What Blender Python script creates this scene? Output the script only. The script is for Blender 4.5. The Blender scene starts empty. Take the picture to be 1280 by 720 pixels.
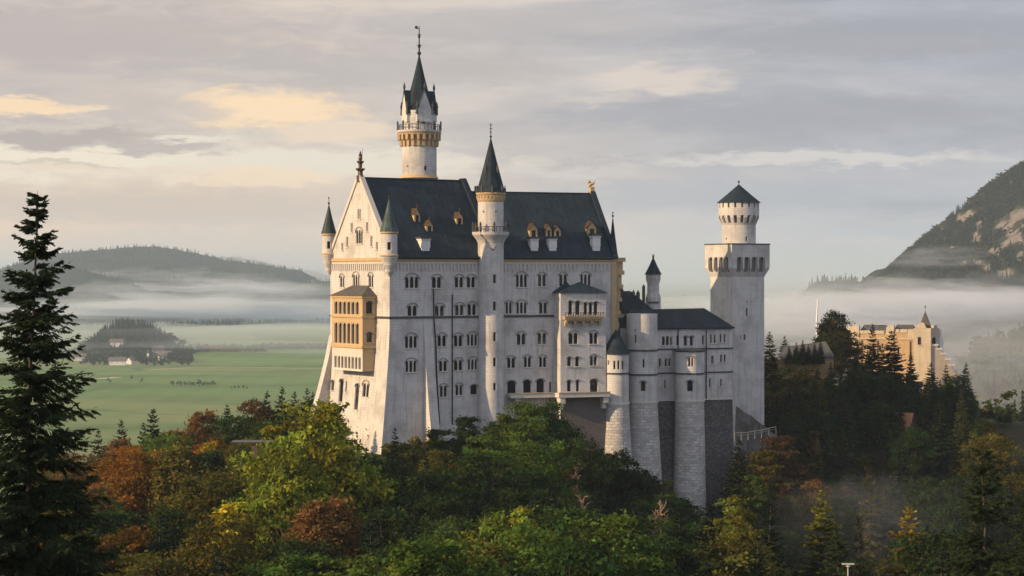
import bpy, math, random
import numpy as np
from mathutils import Vector, noise

# ------------------------------------------------------------------ camera, sky, sun, exposure
sc = bpy.context.scene
COL = sc.collection
FPX = 2489.0                      # focal length in photo pixels (1280 wide)
CZ = 170.0                        # camera height over the plain
cam = bpy.data.cameras.new('camera'); camo = bpy.data.objects.new('camera', cam); COL.objects.link(camo)
cam.sensor_width = 36.0; cam.lens = 36.0 * FPX / 1280.0
cam.shift_y = -15.0 / 1280.0
cam.clip_start = 1.0; cam.clip_end = 90000.0
camo.location = (0, 0, CZ); camo.rotation_euler = (math.radians(90), 0, 0)
sc.camera = camo

SUN_AZ = math.atan2(-1.0, -0.50)  # direction towards the sun in the ground plane: x=-1, y=-0.5
SUN_EL = math.radians(20.0)
sd = Vector((-1.0, -0.50, 0)).normalized() * math.cos(SUN_EL) + Vector((0, 0, math.sin(SUN_EL)))
sun = bpy.data.lights.new('sun', 'SUN'); suno = bpy.data.objects.new('sun', sun); COL.objects.link(suno)
sun.energy = 5.0; sun.angle = math.radians(0.6); sun.color = (1.0, 0.70, 0.39)
suno.rotation_euler = sd.to_track_quat('Z', 'Y').to_euler()
suno.location = (-300, -100, 500)

sc.view_settings.view_transform = 'Standard'; sc.view_settings.look = 'None'
sc.view_settings.exposure = 0.22; sc.view_settings.gamma = 1.0
sc.view_settings.use_curve_mapping = False
sc.render.engine = 'CYCLES'
cy = sc.cycles
cy.use_denoising = True
cy.max_bounces = 6; cy.diffuse_bounces = 3; cy.glossy_bounces = 2; cy.transmission_bounces = 3
cy.volume_bounces = 2; cy.transparent_max_bounces = 8
cy.caustics_reflective = False; cy.caustics_refractive = False
cy.sample_clamp_indirect = 4.0

class NT:
    """small helper for node trees"""
    def __init__(s, tree): s.t = tree; s.n = tree.nodes; s.l = tree.links
    def new(s, typ, **kw):
        nd = s.n.new(typ)
        for k, v in kw.items(): setattr(nd, k, v)
        return nd
    def put(s, sock, v):
        if hasattr(v, 'is_output') or isinstance(v, bpy.types.NodeSocket): s.l.new(v, sock)
        else: sock.default_value = v
    def math(s, op, a, b=0.0, clamp=False):
        nd = s.new('ShaderNodeMath', operation=op, use_clamp=clamp)
        s.put(nd.inputs[0], a); s.put(nd.inputs[1], b); return nd.outputs[0]
    def mix(s, f, a, b, typ='MIX'):
        nd = s.new('ShaderNodeMix', data_type='RGBA', blend_type=typ)
        s.put(nd.inputs[0], f)
        s.put(nd.inputs[6], a if not isinstance(a, tuple) else (*a[:3], 1)); s.put(nd.inputs[7], b if not isinstance(b, tuple) else (*b[:3], 1))
        return nd.outputs[2]
    def noise(s, vec, scale, detail=4, rough=0.55, dist=0.0):
        nd = s.new('ShaderNodeTexNoise'); s.put(nd.inputs['Vector'], vec)
        nd.inputs['Scale'].default_value = scale; nd.inputs['Detail'].default_value = detail
        nd.inputs['Roughness'].default_value = rough; nd.inputs['Distortion'].default_value = dist
        return nd.outputs[0]
    def ramp(s, v, a, b, c0=(0, 0, 0), c1=(1, 1, 1)):
        nd = s.new('ShaderNodeMapRange', interpolation_type='SMOOTHSTEP'); s.put(nd.inputs[0], v)
        nd.inputs[1].default_value = a; nd.inputs[2].default_value = b
        return nd.outputs[0]
    def xyz(s, x, y, z):
        nd = s.new('ShaderNodeCombineXYZ'); s.put(nd.inputs[0], x); s.put(nd.inputs[1], y); s.put(nd.inputs[2], z); return nd.outputs[0]
    def vmul(s, v, k):
        nd = s.new('ShaderNodeVectorMath', operation='MULTIPLY'); s.put(nd.inputs[0], v); nd.inputs[1].default_value = k; return nd.outputs[0]

# ---- world: Nishita sky under a broken stratus deck
w = bpy.data.worlds.new('World'); sc.world = w; w.use_nodes = True
N = NT(w.node_tree); N.n.clear()
sky = N.new('ShaderNodeTexSky', sky_type='NISHITA', sun_disc=False)
sky.sun_elevation = SUN_EL; sky.sun_rotation = SUN_AZ
tc = N.new('ShaderNodeTexCoord'); sep = N.new('ShaderNodeSeparateXYZ'); N.l.new(tc.outputs['Generated'], sep.inputs[0])
AZ = N.math('ARCTAN2', sep.outputs[0], sep.outputs[1]); EL = N.math('ARCSINE', sep.outputs[2])
# warp azimuth / elevation with noise so that nothing has a clean edge
wv = N.xyz(N.math('MULTIPLY', AZ, 11.0), N.math('MULTIPLY', EL, 42.0), 0.0)
w1 = N.math('SUBTRACT', N.noise(wv, 1.0, 8, 0.62), 0.5)
w2 = N.math('SUBTRACT', N.noise(wv, 2.6, 8, 0.62), 0.5)
w3 = N.math('SUBTRACT', N.noise(wv, 3.4, 10, 0.68, 0.8), 0.5)
A2 = N.math('ADD', AZ, N.math('MULTIPLY', w1, 0.045)); E2 = N.math('ADD', EL, N.math('MULTIPLY', w2, 0.022))
def sky_blob(px, py, wx, wy):
    a0 = math.atan((px - 640) / FPX); e0 = math.atan((345 - py) / FPX)
    da = N.math('DIVIDE', N.math('SUBTRACT', A2, a0), wx / FPX); de = N.math('DIVIDE', N.math('SUBTRACT', E2, e0), wy / FPX)
    r2 = N.math('ADD', N.math('MULTIPLY', da, da), N.math('MULTIPLY', de, de))
    g_ = N.math('EXPONENT', N.math('MULTIPLY', r2, -1.0))
    return N.math('MULTIPLY', N.ramp(N.math('ADD', g_, N.math('MULTIPLY', w3, 1.25)), 0.12, 0.80), N.ramp(g_, 0.02, 0.30))
side = N.ramp(AZ, -0.14, 0.20)                       # warm on the sun's side, cooler away from it
deck = N.mix(side, (0.575, 0.50, 0.455), (0.37, 0.38, 0.43))
band = N.ramp(EL, 0.012, 0.075)
low = N.mix(side, (0.95, 0.69, 0.48), (0.52, 0.535, 0.58))
colr = N.mix(band, low, deck)
streak = N.noise(N.xyz(N.math('MULTIPLY', AZ, 5.0), N.math('MULTIPLY', EL, 46.0), 3.0), 1.0, 9, 0.6, 0.5)
puff = N.noise(N.xyz(N.math('MULTIPLY', AZ, 14.0), N.math('MULTIPLY', EL, 60.0), 8.0), 1.0, 8, 0.6, 0.3)
colr = N.mix(N.math('MULTIPLY', N.ramp(streak, 0.48, 0.72), 0.7), colr, N.mix(side, (0.84, 0.70, 0.54), (0.58, 0.56, 0.57)))
colr = N.mix(N.math('MULTIPLY', N.ramp(streak, 0.50, 0.28), 0.65), colr, N.mix(side, (0.43, 0.385, 0.375), (0.30, 0.31, 0.36)))
colr = N.mix(N.math('MULTIPLY', N.ramp(puff, 0.44, 0.62), 0.45), colr, N.mix(side, (0.74, 0.63, 0.54), (0.48, 0.49, 0.53)))
def blobs(colr, lst):
    for (px, py, wx, wy, k, c) in lst:
        colr = N.mix(N.math('MULTIPLY', sky_blob(px, py, wx, wy), k, True), colr, c)
    return colr
colr = blobs(colr, [
    (60, 198, 330, 34, 0.95, (0.90, 0.79, 0.62)),       # pale opening
    (420, 205, 230, 24, 0.9, (0.82, 0.74, 0.61)),
    (30, 50, 420, 46, 0.85, (0.47, 0.415, 0.395)),
    (420, 92, 320, 26, 0.85, (0.485, 0.435, 0.42)),
    (60, 176, 190, 13, 1.0, (0.46, 0.40, 0.37)),        # dark lens cloud on the left
    (190, 186, 110, 7, 0.9, (0.49, 0.43, 0.40)),
    (30, 140, 100, 11, 1.0, (0.96, 0.70, 0.45)),
    (115, 143, 22, 6, 0.8, (0.86, 0.69, 0.50)),
    (345, 138, 95, 26, 1.0, (0.98, 0.72, 0.46)),        # peach cloud
    (425, 165, 75, 15, 0.9, (0.84, 0.67, 0.50)),
    (260, 140, 45, 8, 0.6, (0.58, 0.51, 0.46)),
    (330, 222, 120, 12, 0.9, (0.92, 0.71, 0.51)),
    (120, 215, 120, 7, 0.7, (0.80, 0.64, 0.49)),
    (820, 100, 100, 20, 0.85, (0.72, 0.62, 0.54)),
    (740, 125, 60, 8, 0.6, (0.68, 0.59, 0.52)),
    (1010, 200, 230, 8, 0.9, (0.66, 0.62, 0.59)),
    (1000, 145, 300, 24, 0.8, (0.345, 0.35, 0.395)),
    (1100, 55, 260, 30, 0.85, (0.345, 0.345, 0.385)),
    (640, 30, 260, 16, 0.6, (0.48, 0.44, 0.43)),
    (700, 215, 110, 9, 0.7, (0.66, 0.60, 0.55)),
    (900, 245, 260, 24, 0.7, (0.40, 0.425, 0.48)),
    (1130, 305, 170, 7, 0.7, (0.62, 0.59, 0.575)),
    (220, 262, 320, 26, 0.8, (0.62, 0.51, 0.435)),
    (380, 318, 150, 8, 0.8, (0.88, 0.64, 0.48)),
    (200, 300, 280, 14, 0.7, (0.80, 0.61, 0.47)),
    (300, 95, 90, 10, 0.6, (0.62, 0.55, 0.49)),
    (540, 120, 60, 14, 0.6, (0.60, 0.56, 0.53)),
    (230, 178, 60, 5, 0.8, (0.84, 0.76, 0.63)),
    (70, 208, 90, 4, 0.7, (0.60, 0.50, 0.43)),
])
sky_fill = N.math('MULTIPLY', N.ramp(sep.outputs[1], 0.35, -0.25), 0.9)      # unseen sky behind the viewer, brightened and blued as added fill for south walls
colr = N.mix(sky_fill, colr, (0.58, 0.615, 0.74))
bg1 = N.new('ShaderNodeBackground'); N.l.new(sky.outputs[0], bg1.inputs[0]); bg1.inputs[1].default_value = 0.08
bg2 = N.new('ShaderNodeBackground'); N.l.new(colr, bg2.inputs[0]); bg2.inputs[1].default_value = 0.97
mx = N.new('ShaderNodeMixShader'); mx.inputs[0].default_value = 0.93
N.l.new(bg1.outputs[0], mx.inputs[1]); N.l.new(bg2.outputs[0], mx.inputs[2])
wo = N.new('ShaderNodeOutputWorld'); N.l.new(mx.outputs[0], wo.inputs[0])

# ------------------------------------------------------------------ helpers
rnd = random.Random(7)
def P(px, py, Y): return ((px - 640) / FPX * Y, Y, CZ - (py - 345) / FPX * Y)
def zt(py, Y): return CZ - (py - 345) / FPX * Y
def pxof(x, y): return 640 + FPX * x / y
def sm(a, b, x):
    t = min(1.0, max(0.0, (x - a) / (b - a))); return t * t * (3 - 2 * t)

def tag(o, label=None, cat=None, group=None, kind=None):
    if label: o['label'] = label
    if cat: o['category'] = cat
    if group: o['group'] = group
    if kind: o['kind'] = kind
    return o
def thing(name, loc, label, cat, group=None):
    o = bpy.data.objects.new(name, None); COL.objects.link(o); o.location = loc
    o.empty_display_size = 0.5
    return tag(o, label, cat, group)
def origin(o):
    v = Vector((0, 0, 0))
    while o is not None: v = v + o.location; o = o.parent
    return v

class MB:
    def __init__(s): s.v = []; s.f = []; s.uv = []
    def face(s, pts, uv=None):
        i = len(s.v); s.v += [tuple(p) for p in pts]; s.f.append(tuple(range(i, i + len(pts)))); s.uv.append(uv)
    def box(s, c, ax, ay, az, hx, hy, hz):
        c = Vector(c); ax = Vector(ax) * hx; ay = Vector(ay) * hy; az = Vector(az) * hz
        q = [c + i * ax + j * ay + k * az for i in (-1, 1) for j in (-1, 1) for k in (-1, 1)]
        for f in ((0, 1, 3, 2), (4, 6, 7, 5), (0, 4, 5, 1), (2, 3, 7, 6), (0, 2, 6, 4), (1, 5, 7, 3)):
            s.face([q[k] for k in f])
    def fbox(s, F, s0, s1, z0, z1, d0, d1, ns=1):
        """box in a wall frame: along s, z and outward d"""
        for k in range(ns):
            a = s0 + (s1 - s0) * k / ns; b = s0 + (s1 - s0) * (k + 1) / ns
            q = {(i, j, m): F.map((a, b)[i], (z0, z1)[j], (d0, d1)[m]) for i in (0, 1) for j in (0, 1) for m in (0, 1)}
            fs = [((0, 0, 1), (1, 0, 1), (1, 1, 1), (0, 1, 1)), ((1, 0, 0), (0, 0, 0), (0, 1, 0), (1, 1, 0)),
                  ((0, 0, 0), (1, 0, 0), (1, 0, 1), (0, 0, 1)), ((0, 1, 1), (1, 1, 1), (1, 1, 0), (0, 1, 0))]
            if k == 0: fs.append(((0, 0, 0), (0, 0, 1), (0, 1, 1), (0, 1, 0)))
            if k == ns - 1: fs.append(((1, 0, 1), (1, 0, 0), (1, 1, 0), (1, 1, 1)))
            for f in fs: s.face([q[x] for x in f])
    def lathe(s, cx, cy, prof, seg=32, a0=0.0, capt=True, capb=True, uvr=None):
        for (r0, z0), (r1, z1) in zip(prof[:-1], prof[1:]):
            for k in range(seg):
                a = a0 + 2 * math.pi * k / seg; b = a0 + 2 * math.pi * (k + 1) / seg
                R = uvr or max(r0, r1)
                pts = [(cx + r0 * math.cos(a), cy + r0 * math.sin(a), z0), (cx + r0 * math.cos(b), cy + r0 * math.sin(b), z0),
                       (cx + r1 * math.cos(b), cy + r1 * math.sin(b), z1), (cx + r1 * math.cos(a), cy + r1 * math.sin(a), z1)]
                u = [(R * a, z0), (R * b, z0), (R * b, z1), (R * a, z1)]
                if r0 < 1e-4: pts = pts[1:]; u = u[1:]
                elif r1 < 1e-4: pts = pts[:3]; u = u[:3]
                s.face(pts, u)
        for cap, (r, z) in ((capb, prof[0]), (capt, prof[-1])):
            if cap and r > 1e-3:
                s.face([(cx + r * math.cos(a0 + 2 * math.pi * k / seg), cy + r * math.sin(a0 + 2 * math.pi * k / seg), z) for k in range(seg)])
    def tube(s, pts, rads, seg=6):
        pts = [Vector(p) for p in pts]; rings = []
        for i, p in enumerate(pts):
            d = (pts[min(i + 1, len(pts) - 1)] - pts[max(i - 1, 0)]).normalized()
            up = Vector((0, 0, 1)) if abs(d.z) < 0.9 else Vector((1, 0, 0))
            a = d.cross(up).normalized(); b = d.cross(a).normalized()
            r = rads[i] if hasattr(rads, '__len__') else rads
            rings.append([p + (a * math.cos(2 * math.pi * k / seg) + b * math.sin(2 * math.pi * k / seg)) * r for k in range(seg)])
        for A, B in zip(rings[:-1], rings[1:]):
            for k in range(seg): s.face([A[k], A[(k + 1) % seg], B[(k + 1) % seg], B[k]])
        s.face(rings[0][::-1]); s.face(rings[-1])
    def prism(s, poly, z0, z1):
        n = len(poly)
        for i in range(n):
            a, b = poly[i], poly[(i + 1) % n]
            s.face([(a[0], a[1], z0), (b[0], b[1], z0), (b[0], b[1], z1), (a[0], a[1], z1)])
        s.face([(p[0], p[1], z1) for p in poly]); s.face([(p[0], p[1], z0) for p in poly][::-1])
    def sphere(s, c, r, seg=10, ring=6, sz=1.0):
        s.lathe(c[0], c[1], [(max(1e-5, r * math.sin(math.pi * k / ring)), c[2] - r * sz * math.cos(math.pi * k / ring)) for k in range(ring + 1)], seg, 0, False, False)
    def build(s, name, mat, parent=None, smooth=False):
        me = bpy.data.meshes.new(name)
        o = np.array(origin(parent)) if parent is not None else np.zeros(3)
        v = np.array(s.v, dtype=float) - o
        me.from_pydata(v.tolist(), [], s.f)
        uvl = me.uv_layers.new(name='UVMap')
        data = []
        for f, uv in zip(s.f, s.uv):
            if uv is None:
                p = [Vector(s.v[i]) for i in f]
                nrm = Vector((0, 0, 0))
                for i in range(1, len(p) - 1): nrm += (p[i] - p[0]).cross(p[i + 1] - p[0])
                if nrm.length > 1e-9: nrm.normalize()
                if abs(nrm.z) > 0.9: uv = [(q.x, q.y) for q in p]
                else:
                    t = Vector((-nrm.y, nrm.x, 0)).normalized(); uv = [(q.dot(t), q.z) for q in p]
            for a in uv: data += [a[0], a[1]]
        uvl.data.foreach_set('uv', data)
        me.materials.append(mat)
        if smooth:
            me.polygons.foreach_set('use_smooth', [True] * len(me.polygons))
        ob = bpy.data.objects.new(name, me); COL.objects.link(ob)
        if parent is not None: ob.parent = parent
        return ob

class Frame:
    """vertical wall plane: origin (x,y), direction u (to the right seen from outside), outward normal n"""
    def __init__(s, o, u, bat=None, lead=None):
        s.o = Vector((o[0], o[1])); s.u = Vector(u).normalized(); s.n = Vector((s.u.y, -s.u.x)); s.bat = bat; s.lead = lead
    def map(s, a, z, d=0.0):
        if s.bat: d = d + s.bat(z)
        if s.lead: a = a - s.lead(z) * max(0.0, 1 - a / 4.0)
        q = s.o + s.u * a + s.n * d
        return (q.x, q.y, z)
    def s(s, px):
        t = (px - 640) / FPX
        return (t * s.o.y - s.o.x) / (s.u.x - t * s.u.y)
    def y(s, a): return s.o.y + s.u.y * a
    def z(s, a, py): return zt(py, s.y(a))
    def off(s, a, d=0.0): q = s.o + s.u * a + s.n * d; return (q.x, q.y)
class RFrame:
    """round wall: s = 0 faces the camera and s grows to the right seen from outside"""
    def __init__(s, c, R, bat=None, yaw=None):
        s.c = Vector(c); s.R = R; s.bat = bat
        d = -s.c.normalized(); s.a0 = math.atan2(d.y, d.x) if yaw is None else yaw
    def map(s, a, z, d=0.0):
        r = s.R + d + (s.bat(z) if s.bat else 0.0); g = s.a0 + a / s.R
        return (s.c.x + r * math.cos(g), s.c.y + r * math.sin(g), z)
    def s(s, px):
        k = (px - pxof(s.c.x, s.c.y)) / FPX * s.c.y / s.R
        return s.R * math.asin(max(-0.97, min(0.97, k)))
    def z(s, a, py): return zt(py, s.c.y - s.R)

def facade(mb, F, s0, s1, z0, z1, ops=(), zb=(), sb=(), depth=0.55):
    ss = sorted(set([round(x, 4) for x in [s0, s1, *sb] + [o[0] for o in ops] + [o[1] for o in ops]]))
    zz = sorted(set([round(x, 4) for x in [z0, z1, *zb] + [o[2] for o in ops] + [o[3] for o in ops]]))
    ss = [x for x in ss if s0 - 1e-3 <= x <= s1 + 1e-3]; zz = [x for x in zz if z0 - 1e-3 <= x <= z1 + 1e-3]
    for a, b in zip(ss[:-1], ss[1:]):
        for c, d in zip(zz[:-1], zz[1:]):
            m, n = (a + b) / 2, (c + d) / 2
            if any(o[0] < m < o[1] and o[2] < n < o[3] for o in ops): continue
            mb.face([F.map(a, c), F.map(b, c), F.map(b, d), F.map(a, d)], [(a, c), (b, c), (b, d), (a, d)])
    for (a, b, c, d) in ops:
        q = lambda x, z, k: F.map(x, z, -depth * k)
        mb.face([q(a, c, 0), q(a, c, 1), q(a, d, 1), q(a, d, 0)]); mb.face([q(b, c, 1), q(b, c, 0), q(b, d, 0), q(b, d, 1)])
        mb.face([q(a, c, 0), q(b, c, 0), q(b, c, 1), q(a, c, 1)]); mb.face([q(a, d, 1), q(b, d, 1), q(b, d, 0), q(a, d, 0)])
def wspec(F, px, y0, y1, wpx, n=1, hood=True, **kw):
    """window from its centre column, top and bottom rows and width as measured on the photo -> metres on the wall F"""
    s = F.s(px); Y = F.map(s, 150)[1]
    z1, z0 = zt(y0, Y), zt(y1, Y); w = abs(F.s(px + wpx / 2) - F.s(px - wpx / 2))
    return dict(s=s, z0=z0, h=z1 - z0, w=w, n=n, hood=hood, **kw)
def op(sp): return (sp['s'] - sp['w'] / 2, sp['s'] + sp['w'] / 2, sp['z0'], sp['z0'] + sp['h'])
def window(parent, F, sp, mat=None, pane=None, depth=0.55, name='window', pname='pane', cw=0.30, sill=True):
    mat = mat or M['trim']; pane = pane or M['glass']
    s, z0, w_, h, n = sp['s'], sp['z0'], sp['w'], sp['h'], sp['n']
    mb = MB(); d0, d1 = -0.14, -0.38
    a = s - w_ / 2; lw = (w_ - (n - 1) * cw) / n; r = lw / 2; K = 6
    top = z0 + h
    for i in range(n):
        x0 = a + i * (lw + cw); xc = x0 + r; rr = min(r, h * 0.5)
        zs = top - rr - 0.06
        arc = [(xc - r * math.cos(math.pi * k / K), zs + rr * math.sin(math.pi * k / K)) for k in range(K + 1)]
        for (xa, za), (xb, zb_) in zip(arc[:-1], arc[1:]):
            mb.face([F.map(xa, za, d0), F.map(xb, zb_, d0), F.map(xb, top, d0), F.map(xa, top, d0)])
            mb.face([F.map(xa, za, d0), F.map(xa, za, d1), F.map(xb, zb_, d1), F.map(xb, zb_, d0)])
        if i < n - 1:
            mb.fbox(F, x0 + lw, x0 + lw + cw, z0, top, d1, d0 + 0.003)
            mb.fbox(F, x0 + lw - 0.07, x0 + lw + cw + 0.07, zs - 0.12, zs + 0.10, d1 - 0.01, d0 + 0.05)
    for xj in (a + .001, a + w_ - .091): mb.fbox(F, xj, xj + .09, z0, top, d1, d0 + 0.002)
    if sill: mb.fbox(F, s - w_ / 2 - 0.18, s + w_ / 2 + 0.18, z0 - 0.2, z0 + 0.03, -0.1, 0.2)
    hb = mb; mb = MB()
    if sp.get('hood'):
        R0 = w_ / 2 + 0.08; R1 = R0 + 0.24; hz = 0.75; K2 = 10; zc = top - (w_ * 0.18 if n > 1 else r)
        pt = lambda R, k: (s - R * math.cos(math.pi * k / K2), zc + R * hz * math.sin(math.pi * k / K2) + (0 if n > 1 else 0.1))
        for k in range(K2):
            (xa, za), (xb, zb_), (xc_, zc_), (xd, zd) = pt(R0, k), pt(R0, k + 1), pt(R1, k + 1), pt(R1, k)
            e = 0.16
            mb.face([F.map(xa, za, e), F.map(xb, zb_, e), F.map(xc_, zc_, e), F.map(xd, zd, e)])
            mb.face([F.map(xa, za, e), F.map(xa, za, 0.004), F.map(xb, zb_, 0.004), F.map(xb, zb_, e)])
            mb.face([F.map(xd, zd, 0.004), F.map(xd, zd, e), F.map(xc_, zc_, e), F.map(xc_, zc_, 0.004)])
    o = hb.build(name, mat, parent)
    if sp.get('hood'): mb.build('hood_mould', M['shadedhoodstone'], o)
    pm = MB(); pm.face([F.map(s - w_ / 2, z0, -depth), F.map(s + w_ / 2, z0, -depth), F.map(s + w_ / 2, top, -depth), F.map(s - w_ / 2, top, -depth)])
    if pane is M['glass']:       # glazing bars of the casement behind the columns
        pass
    pm.build(pname, pane, o)
    return o

# ------------------------------------------------------------------ materials
M = {}
def mat(name):
    m = bpy.data.materials.new(name); m.use_nodes = True; nt = NT(m.node_tree); nt.n.clear()
    out = nt.new('ShaderNodeOutputMaterial'); b = nt.new('ShaderNodeBsdfPrincipled'); nt.l.new(b.outputs[0], out.inputs[0])
    b.inputs['Specular IOR Level'].default_value = 0.25
    M[name] = m; nt.out = out
    return m, nt, b
def uvco(nt, k=(1, 1, 1)):
    u = nt.new('ShaderNodeUVMap'); return nt.vmul(u.outputs[0], k)
def poso(nt, k=(1, 1, 1)):
    g = nt.new('ShaderNodeNewGeometry'); return nt.vmul(g.outputs['Position'], k)
def bump(nt, b, h, strength=0.4, dist=0.1):
    bp = nt.new('ShaderNodeBump'); bp.inputs['Strength'].default_value = strength; bp.inputs['Distance'].default_value = dist
    nt.put(bp.inputs['Height'], h); nt.l.new(bp.outputs[0], b.inputs['Normal'])
def wallmat(name, c1, c2, mortar, stain, bw=1.1, bh=0.48, rough=0.85, stain_k=0.55, bstr=0.35, squash=1.0, dist=0.0):
    m, nt, b = mat(name)
    uv = uvco(nt)
    if dist:
        nn = nt.new('ShaderNodeTexNoise'); nt.put(nn.inputs['Vector'], uv); nn.inputs['Scale'].default_value = 0.9; nn.inputs['Detail'].default_value = 3
        va = nt.new('ShaderNodeVectorMath', operation='MULTIPLY_ADD'); nt.l.new(nn.outputs[1], va.inputs[0]); va.inputs[1].default_value = (dist, dist, 0); nt.l.new(uv, va.inputs[2]); uvb = va.outputs[0]
    else: uvb = uv
    br = nt.new('ShaderNodeTexBrick'); nt.put(br.inputs['Vector'], uvb)
    br.inputs['Color1'].default_value = (*c1, 1); br.inputs['Color2'].default_value = (*c2, 1); br.inputs['Mortar'].default_value = (*mortar, 1)
    br.inputs['Scale'].default_value = 1.0; br.inputs['Brick Width'].default_value = bw; br.inputs['Row Height'].default_value = bh
    br.inputs['Mortar Size'].default_value = 0.03 if not dist else 0.05; br.inputs['Bias'].default_value = -0.1
    n1 = nt.noise(uv, 0.16, 6, 0.62)
    n2 = nt.noise(uvco(nt, (1.3, 0.10, 1)), 1.0, 5, 0.6)            # run-off streaks
    n3 = nt.noise(uv, 2.2, 4, 0.6)
    c = br.outputs[0]
    c = nt.mix(nt.math('MULTIPLY', nt.ramp(n1, 0.42, 0.72), stain_k), c, stain)
    c = nt.mix(nt.math('MULTIPLY', nt.ramp(n2, 0.50, 0.72), stain_k * 0.8), c, tuple(x * 0.72 for x in stain))
    c = nt.mix(0.35, c, nt.mix(n3, tuple(x * 0.8 for x in c1), tuple(min(1, x * 1.12) for x in c1)))
    nt.l.new(c, b.inputs['Base Color']); b.inputs['Roughness'].default_value = rough
    bump(nt, b, nt.math('ADD', nt.math('MULTIPLY', br.outputs[1], -0.6), n3), bstr, 0.12)
    return m
wallmat('limestone', (0.60, 0.58, 0.555), (0.53, 0.513, 0.495), (0.40, 0.385, 0.37), (0.27, 0.255, 0.24), 1.5, 0.60, stain_k=1.0, bstr=0.5)
wallmat('trim', (0.60, 0.56, 0.50), (0.55, 0.51, 0.46), (0.46, 0.43, 0.39), (0.46, 0.43, 0.39), 0.8, 0.6)
wallmat('sandstone', (0.52, 0.385, 0.215), (0.46, 0.33, 0.19), (0.34, 0.25, 0.15), (0.30, 0.23, 0.16), 0.9, 0.5, stain_k=0.45)

wallmat('shadedbrownrubble', (0.17, 0.15, 0.13), (0.12, 0.107, 0.095), (0.08, 0.07, 0.062), (0.09, 0.08, 0.07), 0.9, 0.42, stain_k=0.6, bstr=0.7, dist=0.3)  # brown stone, its colour darkened further for the shadow below the terrace
wallmat('shadedhoodstone', (0.27, 0.26, 0.25), (0.23, 0.22, 0.21), (0.2, 0.2, 0.19), (0.2, 0.2, 0.19), 0.8, 0.6)  # darker weathered stone that also paints in the shadow outlines round the hoods
wallmat('gatebrick', (0.52, 0.37, 0.21), (0.42, 0.29, 0.165), (0.34, 0.25, 0.17), (0.30, 0.21, 0.14), 0.9, 0.4, stain_k=0.9)
wallmat('gatelime', (0.58, 0.49, 0.36), (0.52, 0.43, 0.32), (0.42, 0.35, 0.27), (0.36, 0.29, 0.22), 0.9, 0.45, stain_k=0.8)
wallmat('whitewash', (0.72, 0.71, 0.69), (0.68, 0.67, 0.65), (0.64, 0.63, 0.61), (0.55, 0.54, 0.52), 2.0, 1.0, stain_k=0.4, bstr=0.1)
wallmat('ochrewall', (0.34, 0.22, 0.10), (0.28, 0.19, 0.09), (0.2, 0.14, 0.08), (0.2, 0.15, 0.08), 1.0, 0.5, stain_k=0.6)

def rubblemat(name, lo, hi, joint, k=0.9):
    m, nt, b = mat(name); uv = uvco(nt, (0.85, 1.35, 1)); nn = nt.new('ShaderNodeTexNoise'); nt.put(nn.inputs['Vector'], uv); nn.inputs['Scale'].default_value = 1.5
    va = nt.new('ShaderNodeVectorMath', operation='MULTIPLY_ADD'); nt.l.new(nn.outputs[1], va.inputs[0]); va.inputs[1].default_value = (.4, .25, 0); nt.l.new(uv, va.inputs[2])
    v1 = nt.new('ShaderNodeTexVoronoi'); nt.l.new(va.outputs[0], v1.inputs['Vector']); v1.inputs['Scale'].default_value = k
    v2 = nt.new('ShaderNodeTexVoronoi', feature='DISTANCE_TO_EDGE'); nt.l.new(va.outputs[0], v2.inputs['Vector']); v2.inputs['Scale'].default_value = k
    sc3 = nt.new('ShaderNodeSeparateColor'); nt.l.new(v1.outputs['Color'], sc3.inputs[0])
    c = nt.mix(sc3.outputs[0], lo, hi); big = nt.noise(uvco(nt), .13, 5, .6); c = nt.mix(nt.math('MULTIPLY', nt.ramp(big, .42, .7), .6), c, tuple(x * .6 for x in lo))
    red = nt.noise(uvco(nt), .22, 3); c = nt.mix(nt.math('MULTIPLY', nt.ramp(red, .56, .72), .35), c, (.30, .22, .19))
    c = nt.mix(nt.ramp(v2.outputs[0], .10, .02), c, joint); nt.l.new(c, b.inputs['Base Color']); b.inputs['Roughness'].default_value = .9
    bump(nt, b, nt.math('ADD', nt.ramp(v2.outputs[0], 0, .2), nt.math('MULTIPLY', sc3.outputs[1], .7)), 1.0, .25)
wallmat('rubble', (0.62, 0.60, 0.57), (0.22, 0.213, 0.207), (0.14, 0.136, 0.132), (0.26, 0.235, 0.22), 1.25, 0.68, stain_k=0.75, bstr=1.0, dist=0.6)
rubblemat('darkrubble', (0.13, 0.128, 0.13), (0.25, 0.245, 0.245), (0.10, 0.098, 0.098), 1.9)
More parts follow.
